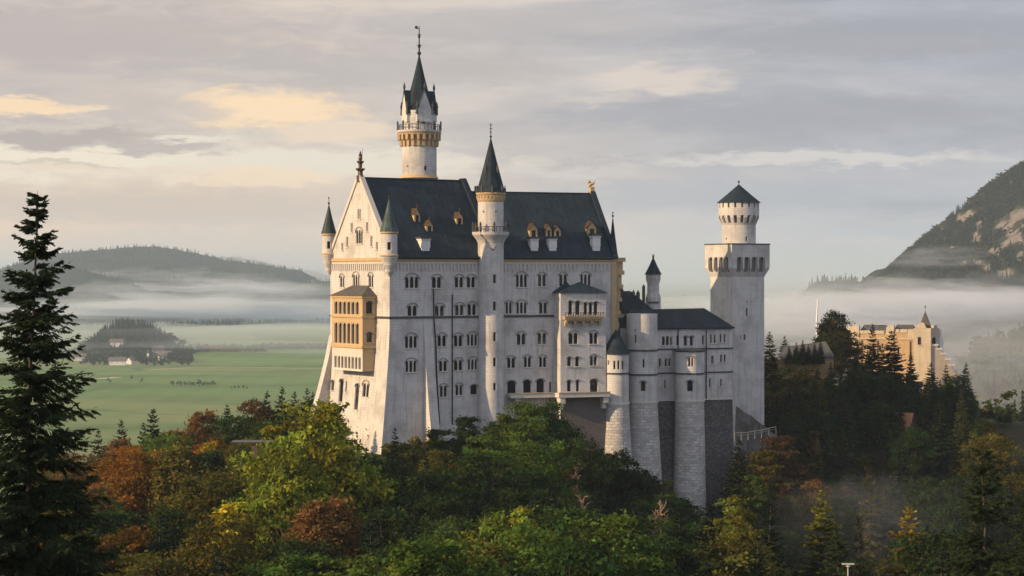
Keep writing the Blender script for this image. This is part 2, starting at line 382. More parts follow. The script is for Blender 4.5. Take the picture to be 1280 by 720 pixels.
def roofmat(name, c1, c2, seam=0.62, rough=0.5):
    m, nt, b = mat(name)
    uv = uvco(nt); sp = nt.new('ShaderNodeSeparateXYZ'); nt.l.new(uv, sp.inputs[0])
    fr = nt.math('FRACT', nt.math('DIVIDE', sp.outputs[0], seam))
    ridge = nt.math('GREATER_THAN', fr, 0.86)
    rows = nt.math('FRACT', nt.math('MULTIPLY', sp.outputs[1], 0.42)); pt = nt.new('ShaderNodeTexBrick'); nt.put(pt.inputs['Vector'], uv); pt.inputs['Scale'].default_value = 1.0; pt.inputs['Brick Width'].default_value = 0.62; pt.inputs['Row Height'].default_value = 2.4; pt.inputs['Mortar Size'].default_value = .02
    pt.inputs['Color1'].default_value = (.75, .75, .75, 1); pt.inputs['Color2'].default_value = (1.25, 1.25, 1.25, 1); pt.inputs['Mortar'].default_value = (.5, .5, .5, 1)
    nb = nt.noise(uv, 0.22, 5, 0.6); ns = nt.noise(uvco(nt, (1.6, 0.10, 1)), 1.0, 5, 0.62)
    c = nt.mix(nt.ramp(nb, 0.35, 0.7), c1, c2)
    c = nt.mix(nt.math('MULTIPLY', nt.ramp(ns, 0.5, 0.78), 0.6), c, tuple(x * 1.7 for x in c2))
    c = nt.mix(nt.math('MULTIPLY', nt.ramp(ns, 0.45, 0.25), 0.5), c, tuple(x * 0.5 for x in c1))
    c = nt.mix(0.8, c, nt.mix(1.0, c, pt.outputs[0], 'MULTIPLY'))
    nt.l.new(c, b.inputs['Base Color']); b.inputs['Roughness'].default_value = rough
    bump(nt, b, nt.math('ADD', nt.math('MULTIPLY', ridge, 0.7), nt.math('MULTIPLY', nt.noise(uv, 3.0, 3), 0.5)), 0.5, 0.08)
    return m
roofmat('slate', (0.008, 0.018, 0.028), (0.015, 0.029, 0.040), rough=0.7)
roofmat('copper', (0.045, 0.085, 0.080), (0.030, 0.052, 0.052), 0.4)
roofmat('darkcopper', (0.028, 0.045, 0.045), (0.020, 0.030, 0.032), 0.4)
roofmat('brownroof', (0.10, 0.095, 0.09), (0.075, 0.07, 0.068), 0.5, 0.7)
roofmat('redtile', (0.26, 0.055, 0.045), (0.20, 0.05, 0.04), 0.4, 0.8)
roofmat('orangetile', (0.34, 0.15, 0.07), (0.26, 0.12, 0.06), 0.4, 0.8)
roofmat('farroof', (0.16, 0.13, 0.12), (0.12, 0.10, 0.095), 0.6, 0.8)

def plain(name, c, rough=0.7, metal=0.0, var=0.25, sc_=1.5):
    m, nt, b = mat(name)
    n = nt.noise(poso(nt), sc_, 4)
    nt.l.new(nt.mix(n, tuple(x * (1 - var) for x in c), tuple(min(1, x * (1 + var)) for x in c)), b.inputs['Base Color'])
    b.inputs['Roughness'].default_value = rough; b.inputs['Metallic'].default_value = metal
    return m
m, nt, b = mat('glass'); oi = nt.new('ShaderNodeObjectInfo'); up = nt.noise(poso(nt), .8, 3)
nt.l.new(nt.mix(nt.math('MULTIPLY', nt.ramp(oi.outputs['Random'], .66, .98), nt.ramp(up, .3, .7)), (0.013, 0.013, 0.015), (0.13, 0.12, 0.105)), b.inputs['Base Color']); b.inputs['Roughness'].default_value = 0.15 
plain('shadedniche', (0.20, 0.18, 0.16), 0.9)  # stone with the shade inside niches and loopholes put into its colour
plain('iron', (0.035, 0.033, 0.032), 0.5, 0.3)
plain('bronze', (0.10, 0.065, 0.035), 0.5, 0.4)
plain('timber', (0.10, 0.075, 0.05), 0.85)
plain('darktimber', (0.03, 0.026, 0.023), 0.85)
plain('whitepaint', (0.72, 0.72, 0.72), 0.5, 0, 0.08)
plain('lead', (0.06, 0.062, 0.065), 0.5)

# bark
m, nt, b = mat('bark'); n = nt.noise(poso(nt, (3, 3, 0.6)), 1.5, 5)
nt.l.new(nt.mix(n, (0.035, 0.026, 0.02), (0.12, 0.095, 0.075)), b.inputs['Base Color']); b.inputs['Roughness'].default_value = 0.9
m, nt, b = mat('deadbark'); n = nt.noise(poso(nt, (3, 3, 0.6)), 1.5, 5)
nt.l.new(nt.mix(n, (0.14, 0.085, 0.06), (0.30, 0.21, 0.16)), b.inputs['Base Color']); b.inputs['Roughness'].default_value = 0.9

def leafmat(name, transl=0.3):
    m, nt, b = mat(name)
    oi = nt.new('ShaderNodeObjectInfo'); at = nt.new('ShaderNodeVertexColor', layer_name='tint')
    c = nt.mix(1.0, oi.outputs['Color'], at.outputs[0], 'MULTIPLY')
    hs = nt.new('ShaderNodeHueSaturation'); nt.l.new(c, hs.inputs['Color'])
    nt.l.new(nt.math('ADD', nt.math('MULTIPLY', nt.math('SUBTRACT', oi.outputs['Random'], 0.5), 0.022), 0.5), hs.inputs['Hue'])
    df = nt.new('ShaderNodeBsdfDiffuse'); tr = nt.new('ShaderNodeBsdfTranslucent'); ms = nt.new('ShaderNodeMixShader')
    nt.l.new(hs.outputs[0], df.inputs[0]); nt.l.new(hs.outputs[0], tr.inputs[0]); ms.inputs[0].default_value = transl
    nt.l.new(df.outputs[0], ms.inputs[1]); nt.l.new(tr.outputs[0], ms.inputs[2]); nt.l.new(ms.outputs[0], nt.out.inputs[0])
leafmat('leaves', 0.35); leafmat('needles', 0.15)

def volmat(name, density, color=(1, 1, 1), aniso=0.0):
    m = bpy.data.materials.new(name); m.use_nodes = True; n = m.node_tree.nodes; n.clear()
    o = n.new('ShaderNodeOutputMaterial'); v = n.new('ShaderNodeVolumePrincipled')
    v.inputs['Color'].default_value = (*color, 1); v.inputs['Density'].default_value = density; v.inputs['Anisotropy'].default_value = aniso
    m.node_tree.links.new(v.outputs[0], o.inputs['Volume']); M[name] = m; return m

# ------------------------------------------------------------------ terrain
XS = [-400, -250, -150, -100, -60, -30, 0, 30, 55, 80, 110, 150, 200, 300, 450, 700]
YS = [0, 100, 200, 300, 380, 420, 450, 480, 520, 560, 590, 620, 700, 800, 1000, 1300, 1700, 2300]
ZT = np.array([
 [110, 118, 128, 132, 138, 142, 142, 140, 136, 130, 125, 120, 115, 110, 110, 110],
 [118, 126, 132, 136, 140, 138, 128, 118, 112, 112, 118, 125, 132, 140, 150, 160],
 [100, 108, 114, 118, 118, 116, 116, 115, 112, 112, 116, 118, 120, 126, 135, 145],
 [ 88,  98, 105, 110, 112, 111, 110, 108, 106, 106, 108, 110, 112, 114, 120, 130],
 [ 82,  94, 104, 110, 113, 114, 111, 100,  90,  87,  91,  97, 101, 103, 108, 116],
 [ 76,  90, 103, 111, 116, 119, 117, 106,  95,  92,  96, 100, 101, 101, 104, 110],
 [ 70,  86, 102, 111, 118, 129, 129, 108,  99, 101, 105, 106, 103, 100, 102, 108],
 [ 62,  80,  97, 107, 119, 131, 132, 120, 106, 107, 110, 108, 104,  98, 100, 106],
 [ 45,  62,  80,  93, 111, 127, 131, 131, 124, 124, 122, 118, 110,  96,  98, 104],
 [ 26,  40,  56,  71,  91, 111, 125, 131, 135, 136, 129, 121, 112,  95,  96, 102],
 [ 18,  28,  42,  55,  73,  94, 112, 127, 138, 144, 130, 124, 114,  94,  96, 102],
 [ 12,  20,  30,  42,  56,  76,  98, 120, 136, 143, 132, 126, 115,  92,  96, 102],
 [  3,   6,  10,  14,  22,  36,  54,  80, 100, 114, 116, 112, 102,  86,  94, 108],
 [  0,   0,   2,   3,   6,  10,  18,  30,  42,  50,  56,  60,  66,  80,  98, 125],
 [  0,   0,   0,   0,   0,   0,   1,   4,   8,  14,  22,  36,  56,  84, 115, 150],
 [  0,   0,   0,   0,   0,   0,   0,   0,   1,   3,   8,  18,  40,  92, 135, 180],
 [  0,   0,   0,   0,   0,   0,   0,   0,   0,   0,   0,   3,  12,  60, 120, 190],
 [  0,   0,   0,   0,   0,   0,   0,   0,   0,   0,   0,   0,   0,   0,  30,  90],
], dtype=float)
def gz(x, y):
    if y > 2300 or x < -400 or x > 700:
        x2 = min(max(x, -400), 700); k = 1.0
        if x < -400: k = 1 - sm(-400, -900, x) if False else max(0.0, 1 - (-400 - x) / 700.0)
        if x > 700: k = max(0.0, 1 - (x - 700) / 1500.0)
        if y > 2300: k *= max(0.0, 1 - (y - 2300) / 600.0)
        return gz(x2, min(y, 2300)) * k
    y = max(0, y)
    i = max(0, min(len(XS) - 2, int(np.searchsorted(XS, x) - 1))); j = max(0, min(len(YS) - 2, int(np.searchsorted(YS, y) - 1)))
    tx = (x - XS[i]) / (XS[i + 1] - XS[i]); ty = (y - YS[j]) / (YS[j + 1] - YS[j])
    tx = tx * 0.5 + 0.5 * tx * tx * (3 - 2 * tx); ty = ty * 0.5 + 0.5 * ty * ty * (3 - 2 * ty)
    z = (ZT[j, i] * (1 - tx) + ZT[j, i + 1] * tx) * (1 - ty) + (ZT[j + 1, i] * (1 - tx) + ZT[j + 1, i + 1] * tx) * ty
    if z > 3: z += noise.noise((x * 0.05, y * 0.05, 0)) * min(3.0, z * 0.06) + noise.noise((x * 0.17, y * 0.17, 5)) * 0.7
    return z
def grid_mesh(name, xs, ys, f, m, smooth=True):
    v = [(x, y, f(x, y)) for y in ys for x in xs]; nx = len(xs)
    fs = [(j * nx + i, j * nx + i + 1, (j + 1) * nx + i + 1, (j + 1) * nx + i) for j in range(len(ys) - 1) for i in range(nx - 1)]
    me = bpy.data.meshes.new(name); me.from_pydata(v, [], fs); me.materials.append(m)
    if smooth: me.polygons.foreach_set('use_smooth', [True] * len(fs))
    o = bpy.data.objects.new(name, me); COL.objects.link(o); return o

m, nt, b = mat('ground')
g = nt.new('ShaderNodeNewGeometry'); pos = g.outputs['Position']; sp = nt.new('ShaderNodeSeparateXYZ'); nt.l.new(pos, sp.inputs[0])
field = nt.new('ShaderNodeTexVoronoi'); nt.put(field.inputs['Vector'], nt.vmul(pos, (0.0016, 0.0038, 0))); field.inputs['Scale'].default_value = 1.0
fcol = nt.new('ShaderNodeSeparateColor'); nt.l.new(field.outputs['Color'], fcol.inputs[0])
meadow = nt.mix(fcol.outputs[0], (0.12, 0.20, 0.065), (0.18, 0.27, 0.095))
meadow = nt.mix(nt.math('MULTIPLY', nt.ramp(fcol.outputs[1], 0.66, 0.8), 0.6), meadow, (0.22, 0.22, 0.10))
meadow = nt.mix(nt.ramp(nt.noise(nt.vmul(pos, (0.002, 0.006, 0)), 1.0, 6, 0.6), 0.40, 0.70), meadow, (0.085, 0.15, 0.045))
meadow = nt.mix(nt.math('MULTIPLY', nt.ramp(nt.noise(nt.vmul(pos, (0.01, 0.05, 0)), 1.0, 4), 0.5, 0.8), 0.35), meadow, (0.16, 0.23, 0.08))
edge = nt.new('ShaderNodeTexVoronoi', feature='DISTANCE_TO_EDGE'); nt.put(edge.inputs['Vector'], nt.vmul(pos, (0.0016, 0.0038, 0))); edge.inputs['Scale'].default_value = 1.0
meadow = nt.mix(nt.math('MULTIPLY', nt.ramp(edge.outputs[0], .022, .004), .65), meadow, (0.075, 0.105, 0.05))
mow = nt.new('ShaderNodeTexWave'); nt.put(mow.inputs['Vector'], nt.vmul(pos, (0.006, 0.022, 0))); mow.inputs['Scale'].default_value = 1.0; mow.inputs['Distortion'].default_value = 3.0
meadow = nt.mix(nt.math('MULTIPLY', mow.outputs[1], .22), meadow, (0.20, 0.27, 0.11))
floor_ = nt.mix(nt.noise(pos, 0.15, 6, 0.6), (0.030, 0.024, 0.014), (0.075, 0.060, 0.035))
floor_ = nt.mix(nt.ramp(nt.noise(pos, 0.06, 5, 0.6), 0.45, 0.65), floor_, (0.035, 0.045, 0.018))
nt.l.new(nt.mix(nt.ramp(sp.outputs[2], 0.6, 3.0), meadow, floor_), b.inputs['Base Color'])
b.inputs['Roughness'].default_value = 0.95; b.inputs['Specular IOR Level'].default_value = 0.05
bump(nt, b, nt.noise(pos, 0.6, 6, 0.7), 0.6, 0.6)
def graded(a, lst):
    r = [a]
    for (to, step) in lst:
        while r[-1] < to - 1e-6: r.append(min(to, r[-1] + step))
    return r
gx = graded(-60000, [(-10000, 10000), (-2000, 2000), (-500, 250), (-170, 20), (240, 4.0), (720, 24), (2400, 240), (10000, 2000), (60000, 10000)])
gy = graded(-2000, [(0, 500), (200, 12), (660, 4.0), (1100, 20), (2400, 80), (6000, 600), (20000, 2800), (80000, 12000)])
ground = tag(grid_mesh('ground', gx, gy, gz, M['ground']), 'forested castle hill running down to the green valley meadows', 'ground', kind='structure')

# ------------------------------------------------------------------ trees: generators
def quad_mesh(name, Q, tint, material):
    """Q: (n,4,3) leaf faces, tint: (n,3) colour factor"""
    n = len(Q); me = bpy.data.meshes.new(name)
    me.vertices.add(n * 4); me.vertices.foreach_set('co', np.asarray(Q, dtype=np.float32).reshape(-1))
    me.loops.add(n * 4); me.loops.foreach_set('vertex_index', np.arange(n * 4, dtype=np.int32))
    me.polygons.add(n); me.polygons.foreach_set('loop_start', np.arange(0, n * 4, 4, dtype=np.int32)); me.polygons.foreach_set('loop_total', np.full(n, 4, dtype=np.int32))
    ca = me.color_attributes.new('tint', 'FLOAT_COLOR', 'POINT')
    t = np.ones((n * 4, 4), dtype=np.float32); t[:, :3] = np.repeat(np.asarray(tint, dtype=np.float32), 4, axis=0)
    ca.data.foreach_set('color', t.reshape(-1))
    me.materials.append(material); me.update(calc_edges=True); me.validate()
    return me
def unit(v): return v / (np.linalg.norm(v, axis=-1, keepdims=True) + 1e-9)

def spruce_quads(H, R, seed, levels=26, per=9, m=7, bare=0.06, sub=False, power=0.85):
    r = np.random.RandomState(seed); Q = []; T = []
    for i in range(levels):
        t = (i + r.uniform(-.3, .3)) / levels; t = min(max(t, 0), 0.985)
        z = H * (bare + (1 - bare) * t)
        nb = max(4, int(per * (1 - 0.45 * t))); off = r.uniform(0, 6.28)
        for k in range(nb):
            if r.rand() < (0.22 if sub else 0.06): continue
            a = off + 6.283 * k / nb + r.uniform(-.25, .25)
            L = R * (1 - t) ** power * r.uniform(.5 if sub else .62, 1.15) + 0.02 * H * (1 - t) + 0.15
            dirv = np.array([math.cos(a), math.sin(a), 0]); side = np.array([-math.sin(a), math.cos(a), 0])
            up0 = 0.55 * t - 0.12 + r.uniform(-.08, .08) * (2.6 if sub else 1); dr = (0.55 - 0.35 * t) * r.uniform(.7, 1.2)
            tt = 0.75 + 0.4 * r.rand(); z0 = z + r.uniform(-.3, .3) * (1.6 if sub else 1)
            def sp(q): return dirv * (L * q) + np.array([0, 0, z0 + L * (up0 * q - dr * q * q + 0.22 * q ** 4)])
            for j in range(m):
                q0 = 0.10 + 0.9 * j / m; q1 = 0.10 + 0.9 * (j + 1) / m
                p = sp(q0); p1 = sp(min(1, q1)); f = unit(p1 - p)
                ll = (0.36 * L * (1 - 0.72 * q0) + 0.10 * L / m + 0.14) * r.uniform(.75, 1.25)
                wd = min(ll * (0.075 if sub else 0.36), L * 0.75 / m) + 0.03
                for sgn in (-1, 1):
                    d = unit(side * sgn * r.uniform(.65, 1.0) + f * r.uniform(.55, .95) + np.array([0, 0, -r.uniform(.05, .9 if sub else .5)]))
                    wv_ = unit(np.cross(d, np.array([0, 0, 1.0]) + 0.5 * r.randn(3))) * wd
                    tipp = p + d * ll
                    Q.append([p, p + d * ll * .45 + wv_, tipp, p + d * ll * .45 - wv_]); T.append(tt * (0.75 + 0.5 * r.rand()) * (0.7 + 0.5 * q0))
                    if sub:
                        for e in (0.12, 0.22, 0.33, 0.44, 0.55, 0.66, 0.77, 0.88, 0.96):
                            b0 = p + d * ll * e
                            for s2 in (-1, 1):
                                d2 = unit(d * .8 + np.cross(d, [0, 0, 1.0]) * s2 * .8 + np.array([0, 0, -r.uniform(.1, 1.1)])); l2 = ll * .34 * (1.2 - e) + .08
                                w2 = np.cross(d2, [0, 0, 1.0]) * 0.05 + np.array([0, 0, 0.04 * r.uniform(-1, 1)])
                                Q.append([b0, b0 + d2 * l2 * .5 + w2, b0 + d2 * l2, b0 + d2 * l2 * .5 - w2]); T.append(tt * (0.6 + 0.7 * r.rand()))
                wv_ = side * (wd * 0.8)
                Q.append([p, (p + p1) / 2 + wv_ + [0, 0, .03], p1 + f * 0.1 * L / m, (p + p1) / 2 - wv_]); T.append(tt)
            if not sub:                                   # flat fan giving each branch body, its tint darkened as painted shade
                for sg in (-1, 1):
                    mid_ = sp(.5) + side * sg * L * r.uniform(.20, .32) + np.array([0, 0, -.07 * L]); Q.append([sp(.02), sp(.5) + [0, 0, -.02], sp(.9), mid_]); T.append(tt * .75)
    # leader
    for k in range(5):
        a = k * 1.26; s = np.array([math.cos(a), math.sin(a), 0])
        Q.append([[0, 0, H * .93], s * .10 + np.array([0, 0, H * .955]), [0, 0, H * 1.0], -s * .1 + np.array([0, 0, H * .955])]); T.append(1.0)
    T = np.array(T)[:, None] * np.ones((1, 3)); return np.array(Q, dtype=float), T
def trunk_mesh(name, H, r0, seed, lean=0.02, seg=7, material='bark', limbs=()):
    r = random.Random(seed); mb = MB(); n = 7
    pts = [(r.uniform(-lean, lean) * H * (k / n) * .5, r.uniform(-lean, lean) * H * (k / n) * .5, H * k / n - (1.5 if k == 0 else 0)) for k in range(n + 1)]
    mb.tube(pts, [r0 * (1 - 0.93 * k / n) * (1.25 if k == 0 else 1) for k in range(n + 1)], seg)
    for pl, rl in limbs: mb.tube(pl, rl, 5)
    o = mb.build(name, M[material]); me = o.data; bpy.data.objects.remove(o); return me
def broad_quads(H, R, seed, clumps=80, leaves=70, leaf=0.42, cz=0.60, vz=0.42, loose=0.0, flat=0.7):
    r = np.random.RandomState(seed); Q = []; T = []; limbs = []
    c = np.array([0, 0, H * cz]); lob = [unit(r.randn(3)) for _ in range(6)]; lamp = r.uniform(.2, .62, 6)
    for k in range(clumps):
        d = unit(r.randn(3)); 
        if d[2] < -0.5: d[2] *= -0.6
        rad = r.uniform(0.45, 1.0) ** 0.6
        g = 0.66 + sum(a * max(0, float(d @ l)) ** 3 for a, l in zip(lamp, lob))
        p = c + d * np.array([R, R, H * vz]) * rad * g
        if p[2] > H: p[2] = H - r.uniform(0, .1) * H * .3
        cr = R * r.uniform(.11, .21); nl = int(leaves * r.uniform(.6, 1.3)); tone = r.uniform(.5, 1.45); hue = r.uniform(-.2, .2)
        pos_ = p + r.randn(nl, 3) * cr * np.array([.75, .75, .5 * flat])
        nrm = unit(d[None, :] * .6 + np.array([0, 0, .6]) + r.randn(nl, 3) * .75)
        a = unit(np.cross(nrm, r.randn(nl, 3))); b_ = np.cross(nrm, a); sz = leaf * r.uniform(.45, 1.5, (nl, 1)) * r.uniform(.8, 1.25)
        q = np.stack([pos_ - a * sz, pos_ + b_ * sz * .55, pos_ + a * sz, pos_ - b_ * sz * .55], axis=1); Q.append(q)
        tn = tone * r.uniform(.8, 1.2, (nl, 1)); T.append(np.concatenate([tn * (1 + hue), tn, tn * (1 - hue * .5)], axis=1))
        if k % 4 == 0:
            zb = H * r.uniform(.22, .5); st = np.array([0, 0, zb]); mid = (st + p) / 2 + np.array([0, 0, -.04 * H]) + r.randn(3) * .15
            limbs.append(([tuple(st), tuple(mid), tuple(p)], [0.014 * H * .6, 0.008 * H * .6, 0.03]))
    return np.concatenate(Q), np.concatenate(T), limbs
def bare_limbs(H, seed, n=60):
    r = np.random.RandomState(seed); L = []
    for k in range(n):
        zb = H * r.uniform(.25, .95); a = r.uniform(0, 6.28); ln = H * .22 * (1.1 - zb / H) * r.uniform(.6, 1.3) + .5
        st = np.array([0, 0, zb]); d = np.array([math.cos(a), math.sin(a), r.uniform(.5, 1.3)]); d /= np.linalg.norm(d)
        m1 = st + d * ln * .5 + r.randn(3) * .12; e = st + d * ln + np.array([0, 0, .1 * ln]); L.append(([tuple(st), tuple(m1), tuple(e)], [.10, .06, .02]))
        for q in range(3):
            b0 = m1 + (e - m1) * r.uniform(0, .8); d2 = unit(d + r.randn(3) * .7); L.append(([tuple(b0), tuple(b0 + d2 * ln * .45)], [.045, .015]))
    return L

PROTO = {}     # kind -> list of (H, R, trunk mesh, crown mesh or None, thing name)
def add_spruce(kind, H, R, seed, **kw):
    Q, T = spruce_quads(H, R, seed, **kw)
    PROTO.setdefault(kind, []).append((H, R, trunk_mesh('trunk', H * .98, .014 * H, seed), quad_mesh('crown', Q, T, M['needles']), 'spruce'))
for s_ in range(5): add_spruce('spruce', 24.0, (6.2, 5.4, 6.8, 5.8, 6.4)[s_], 20 + s_, levels=34, per=11, m=7)
for s_ in range(2): add_spruce('pine', 24.0, 5.0, 50 + s_, levels=17, per=7, m=7, bare=0.30, power=0.55)
for s_ in range(2):
    Q, T = spruce_quads(24.0, 7.5, 60 + s_, levels=32, per=10, m=7); hh = np.clip(Q[:, :, 2].mean(1) / 24.0, 0, 1)
    gold = np.clip((hh - .62) / .3, 0, 1)[:, None] * np.array([[7.5, 5.0, .5]]) ; T = T * (1 + gold)
    PROTO.setdefault('goldtip', []).append((24.0, 7.5, trunk_mesh('trunk', 23.5, .34, 60 + s_), quad_mesh('crown', Q, T, M['needles']), 'spruce'))
def add_broad(kind, H, R, seed, name='broadleaf_tree', **kw):
    Q, T, limbs = broad_quads(H, R, seed, **kw)
    PROTO.setdefault(kind, []).append((H, R, trunk_mesh('trunk', H * .8, .018 * H, seed, .05, limbs=limbs), quad_mesh('crown', Q, T, M['leaves']), name))
for s_ in range(6): add_broad('broad', 20.0, (6.5, 5.6, 7.2, 6.0, 5.2, 6.8)[s_], 70 + s_, clumps=190, leaves=85, leaf=.27)
for s_ in range(3): add_broad('slim', 20.0, (3.4, 4.0, 3.0)[s_], 90 + s_, clumps=120, leaves=80, leaf=.26, vz=.46, cz=.54)
for s_ in range(2): add_broad('shrub', 6.0, (3.6, 3.0)[s_], 110 + s_, name='shrub', clumps=60, leaves=70, leaf=.26, vz=.40, cz=.5)
for s_ in range(3):
    PROTO.setdefault('bare', []).append((16.0, 3.5, trunk_mesh('branches', 15.5, .20, 130 + s_, .04, material='deadbark', limbs=bare_limbs(16, 130 + s_)), None, 'bare_tree'))

TREES = []
def plant(kind, x, y, H, color, label, group=None, wid=1.0, z=None, var=None, cat='tree', lean=0.0):
    ps = PROTO[kind]; ph, pr, tm, cm, nm = ps[rnd.randrange(len(ps)) if var is None else var % len(ps)]
    zb = gz(x, y) - 0.2 if z is None else z
    sk = H / ph; e = thing(nm, (x, y, zb), label, cat, group)
    e.rotation_euler = (rnd.uniform(-.02, .02) + 0, rnd.uniform(-.025, .025) + lean, rnd.uniform(0, 6.28)); e.scale = (sk * wid, sk * wid, sk)
    t = bpy.data.objects.new('trunk' if cm else 'branches', tm); COL.objects.link(t); t.parent = e
    if cm:
        c = bpy.data.objects.new('crown', cm); COL.objects.link(c); c.parent = e; c.color = (*color, 1)
    TREES.append((x, y, pr * sk * wid)); return e
# ------------------------------------------------------------------ the palace
def rot(v, a): return (v[0] * math.cos(a) - v[1] * math.sin(a), v[0] * math.sin(a) + v[1] * math.cos(a))
P0 = Vector((-27.66, 450.0)); W_ = 28.6
uA = Vector((math.cos(math.radians(33)), math.sin(math.radians(33)))); vA = Vector((-uA.y, uA.x)); LA = 26.75
PB = P0 + uA * LA
uB = Vector((math.cos(math.radians(20)), math.sin(math.radians(20)))); vB = Vector((-uB.y, uB.x)); LB = 32.0
PBe = PB + uB * LB
EAVE = 174.2; RIDA = 192.8; RIDB = 190.2; BASE = 118.0
def batW(z): return 0.0 if z > 158 else 2.0 * ((158 - z) / 26.0) ** 1.25
FAs = Frame(P0, uA, lead=batW)
FAw = Frame(P0 + vA * W_, -vA, bat=batW)
FAn = Frame(PB + vA * W_, -uA)
FBs = Frame(PB, uB)
FBe = Frame(PBe, vB)
FBn = Frame(PBe + vB * W_, -uB)

palace = thing('palace', (P0.x + 10, P0.y + 18, 131), 'great white limestone palace with steep dark slate roof and rows of arched windows', 'palace')

wA = [wspec(FAs, 515, 346, 360, 17, 3), wspec(FAs, 546, 346, 360, 12, 2), wspec(FAs, 574, 346, 359.5, 11, 2), wspec(FAs, 589, 346, 359.5, 11, 2),
      wspec(FAs, 515.5, 382, 395, 12, 2), wspec(FAs, 549.5, 382, 395, 12, 2), wspec(FAs, 574.5, 381, 394, 11, 2), wspec(FAs, 590, 380, 394, 11, 2),
      wspec(FAs, 514, 420, 435, 15, 3), wspec(FAs, 552.5, 419, 433, 11, 2), wspec(FAs, 573, 419, 433, 11, 2), wspec(FAs, 590.5, 418, 432, 13, 3),
      wspec(FAs, 514, 451, 465, 14, 3), wspec(FAs, 554, 451, 464, 10, 2), wspec(FAs, 573, 450, 463, 11, 2), wspec(FAs, 591, 449, 462, 12, 3),
      wspec(FAs, 554.5, 482, 496, 9, 2), wspec(FAs, 574, 481, 494, 9, 2), wspec(FAs, 592.5, 480, 493, 9, 1)]
wB = [wspec(FBs, 652, 343, 359, 14, 3), wspec(FBs, 677.5, 343, 358, 10, 2), wspec(FBs, 704, 343, 358, 10, 2), wspec(FBs, 732, 343, 357, 13, 3),
      wspec(FBs, 636, 378, 392, 8, 2), wspec(FBs, 652, 378, 392, 13, 3), wspec(FBs, 679, 378, 392, 10, 2),
      wspec(FBs, 651.5, 417, 431, 11, 2), wspec(FBs, 677.5, 416, 430, 11, 2),
      wspec(FBs, 639, 447, 460, 10, 2), wspec(FBs, 659.5, 446, 459, 9, 2), wspec(FBs, 678.5, 446, 459, 9, 2),
      wspec(FBs, 639.5, 475, 492.5, 11, 1), wspec(FBs, 659, 474, 492, 10, 1), wspec(FBs, 675.5, 473, 491.5, 10, 1), wspec(FBs, 688, 477, 491, 3, 1, hood=False)]
wW = [wspec(FAw, 427.5, 345, 359, 5.5, 2), wspec(FAw, 445, 343.5, 358.5, 8, 3), wspec(FAw, 463.5, 343.5, 359, 6, 2),
      wspec(FAw, 420, 475, 488, 3.5, 1), wspec(FAw, 431, 473, 502, 5, 1), wspec(FAw, 437, 476, 490, 2, 1, hood=False), wspec(FAw, 451, 479, 512, 5, 1), wspec(FAw, 461.5, 479, 496, 8, 2)]

mb = MB()
facade(mb, FAs, 0, LA, BASE, EAVE, [op(x) for x in wA], zb=[125, 130, 135, 140, 145, 150, 155, 158], sb=[1, 2, 3, 4])
facade(mb, FAw, 0, W_, BASE, EAVE, [op(x) for x in wW], zb=[122, 126, 130, 134, 138, 142, 146, 150, 154, 158])
facade(mb, FAn, 0, LA, BASE, EAVE); facade(mb, FBs, 0, LB, BASE, EAVE, [op(x) for x in wB])
facade(mb, FBe, 0, W_, BASE, EAVE); facade(mb, FBn, 0, LB, BASE, EAVE)
mb.build('wall', M['limestone'], palace)
for F, lst in ((FAs, wA), (FBs, wB), (FAw, wW)):
    for sp_ in lst: window(palace, F, sp_)

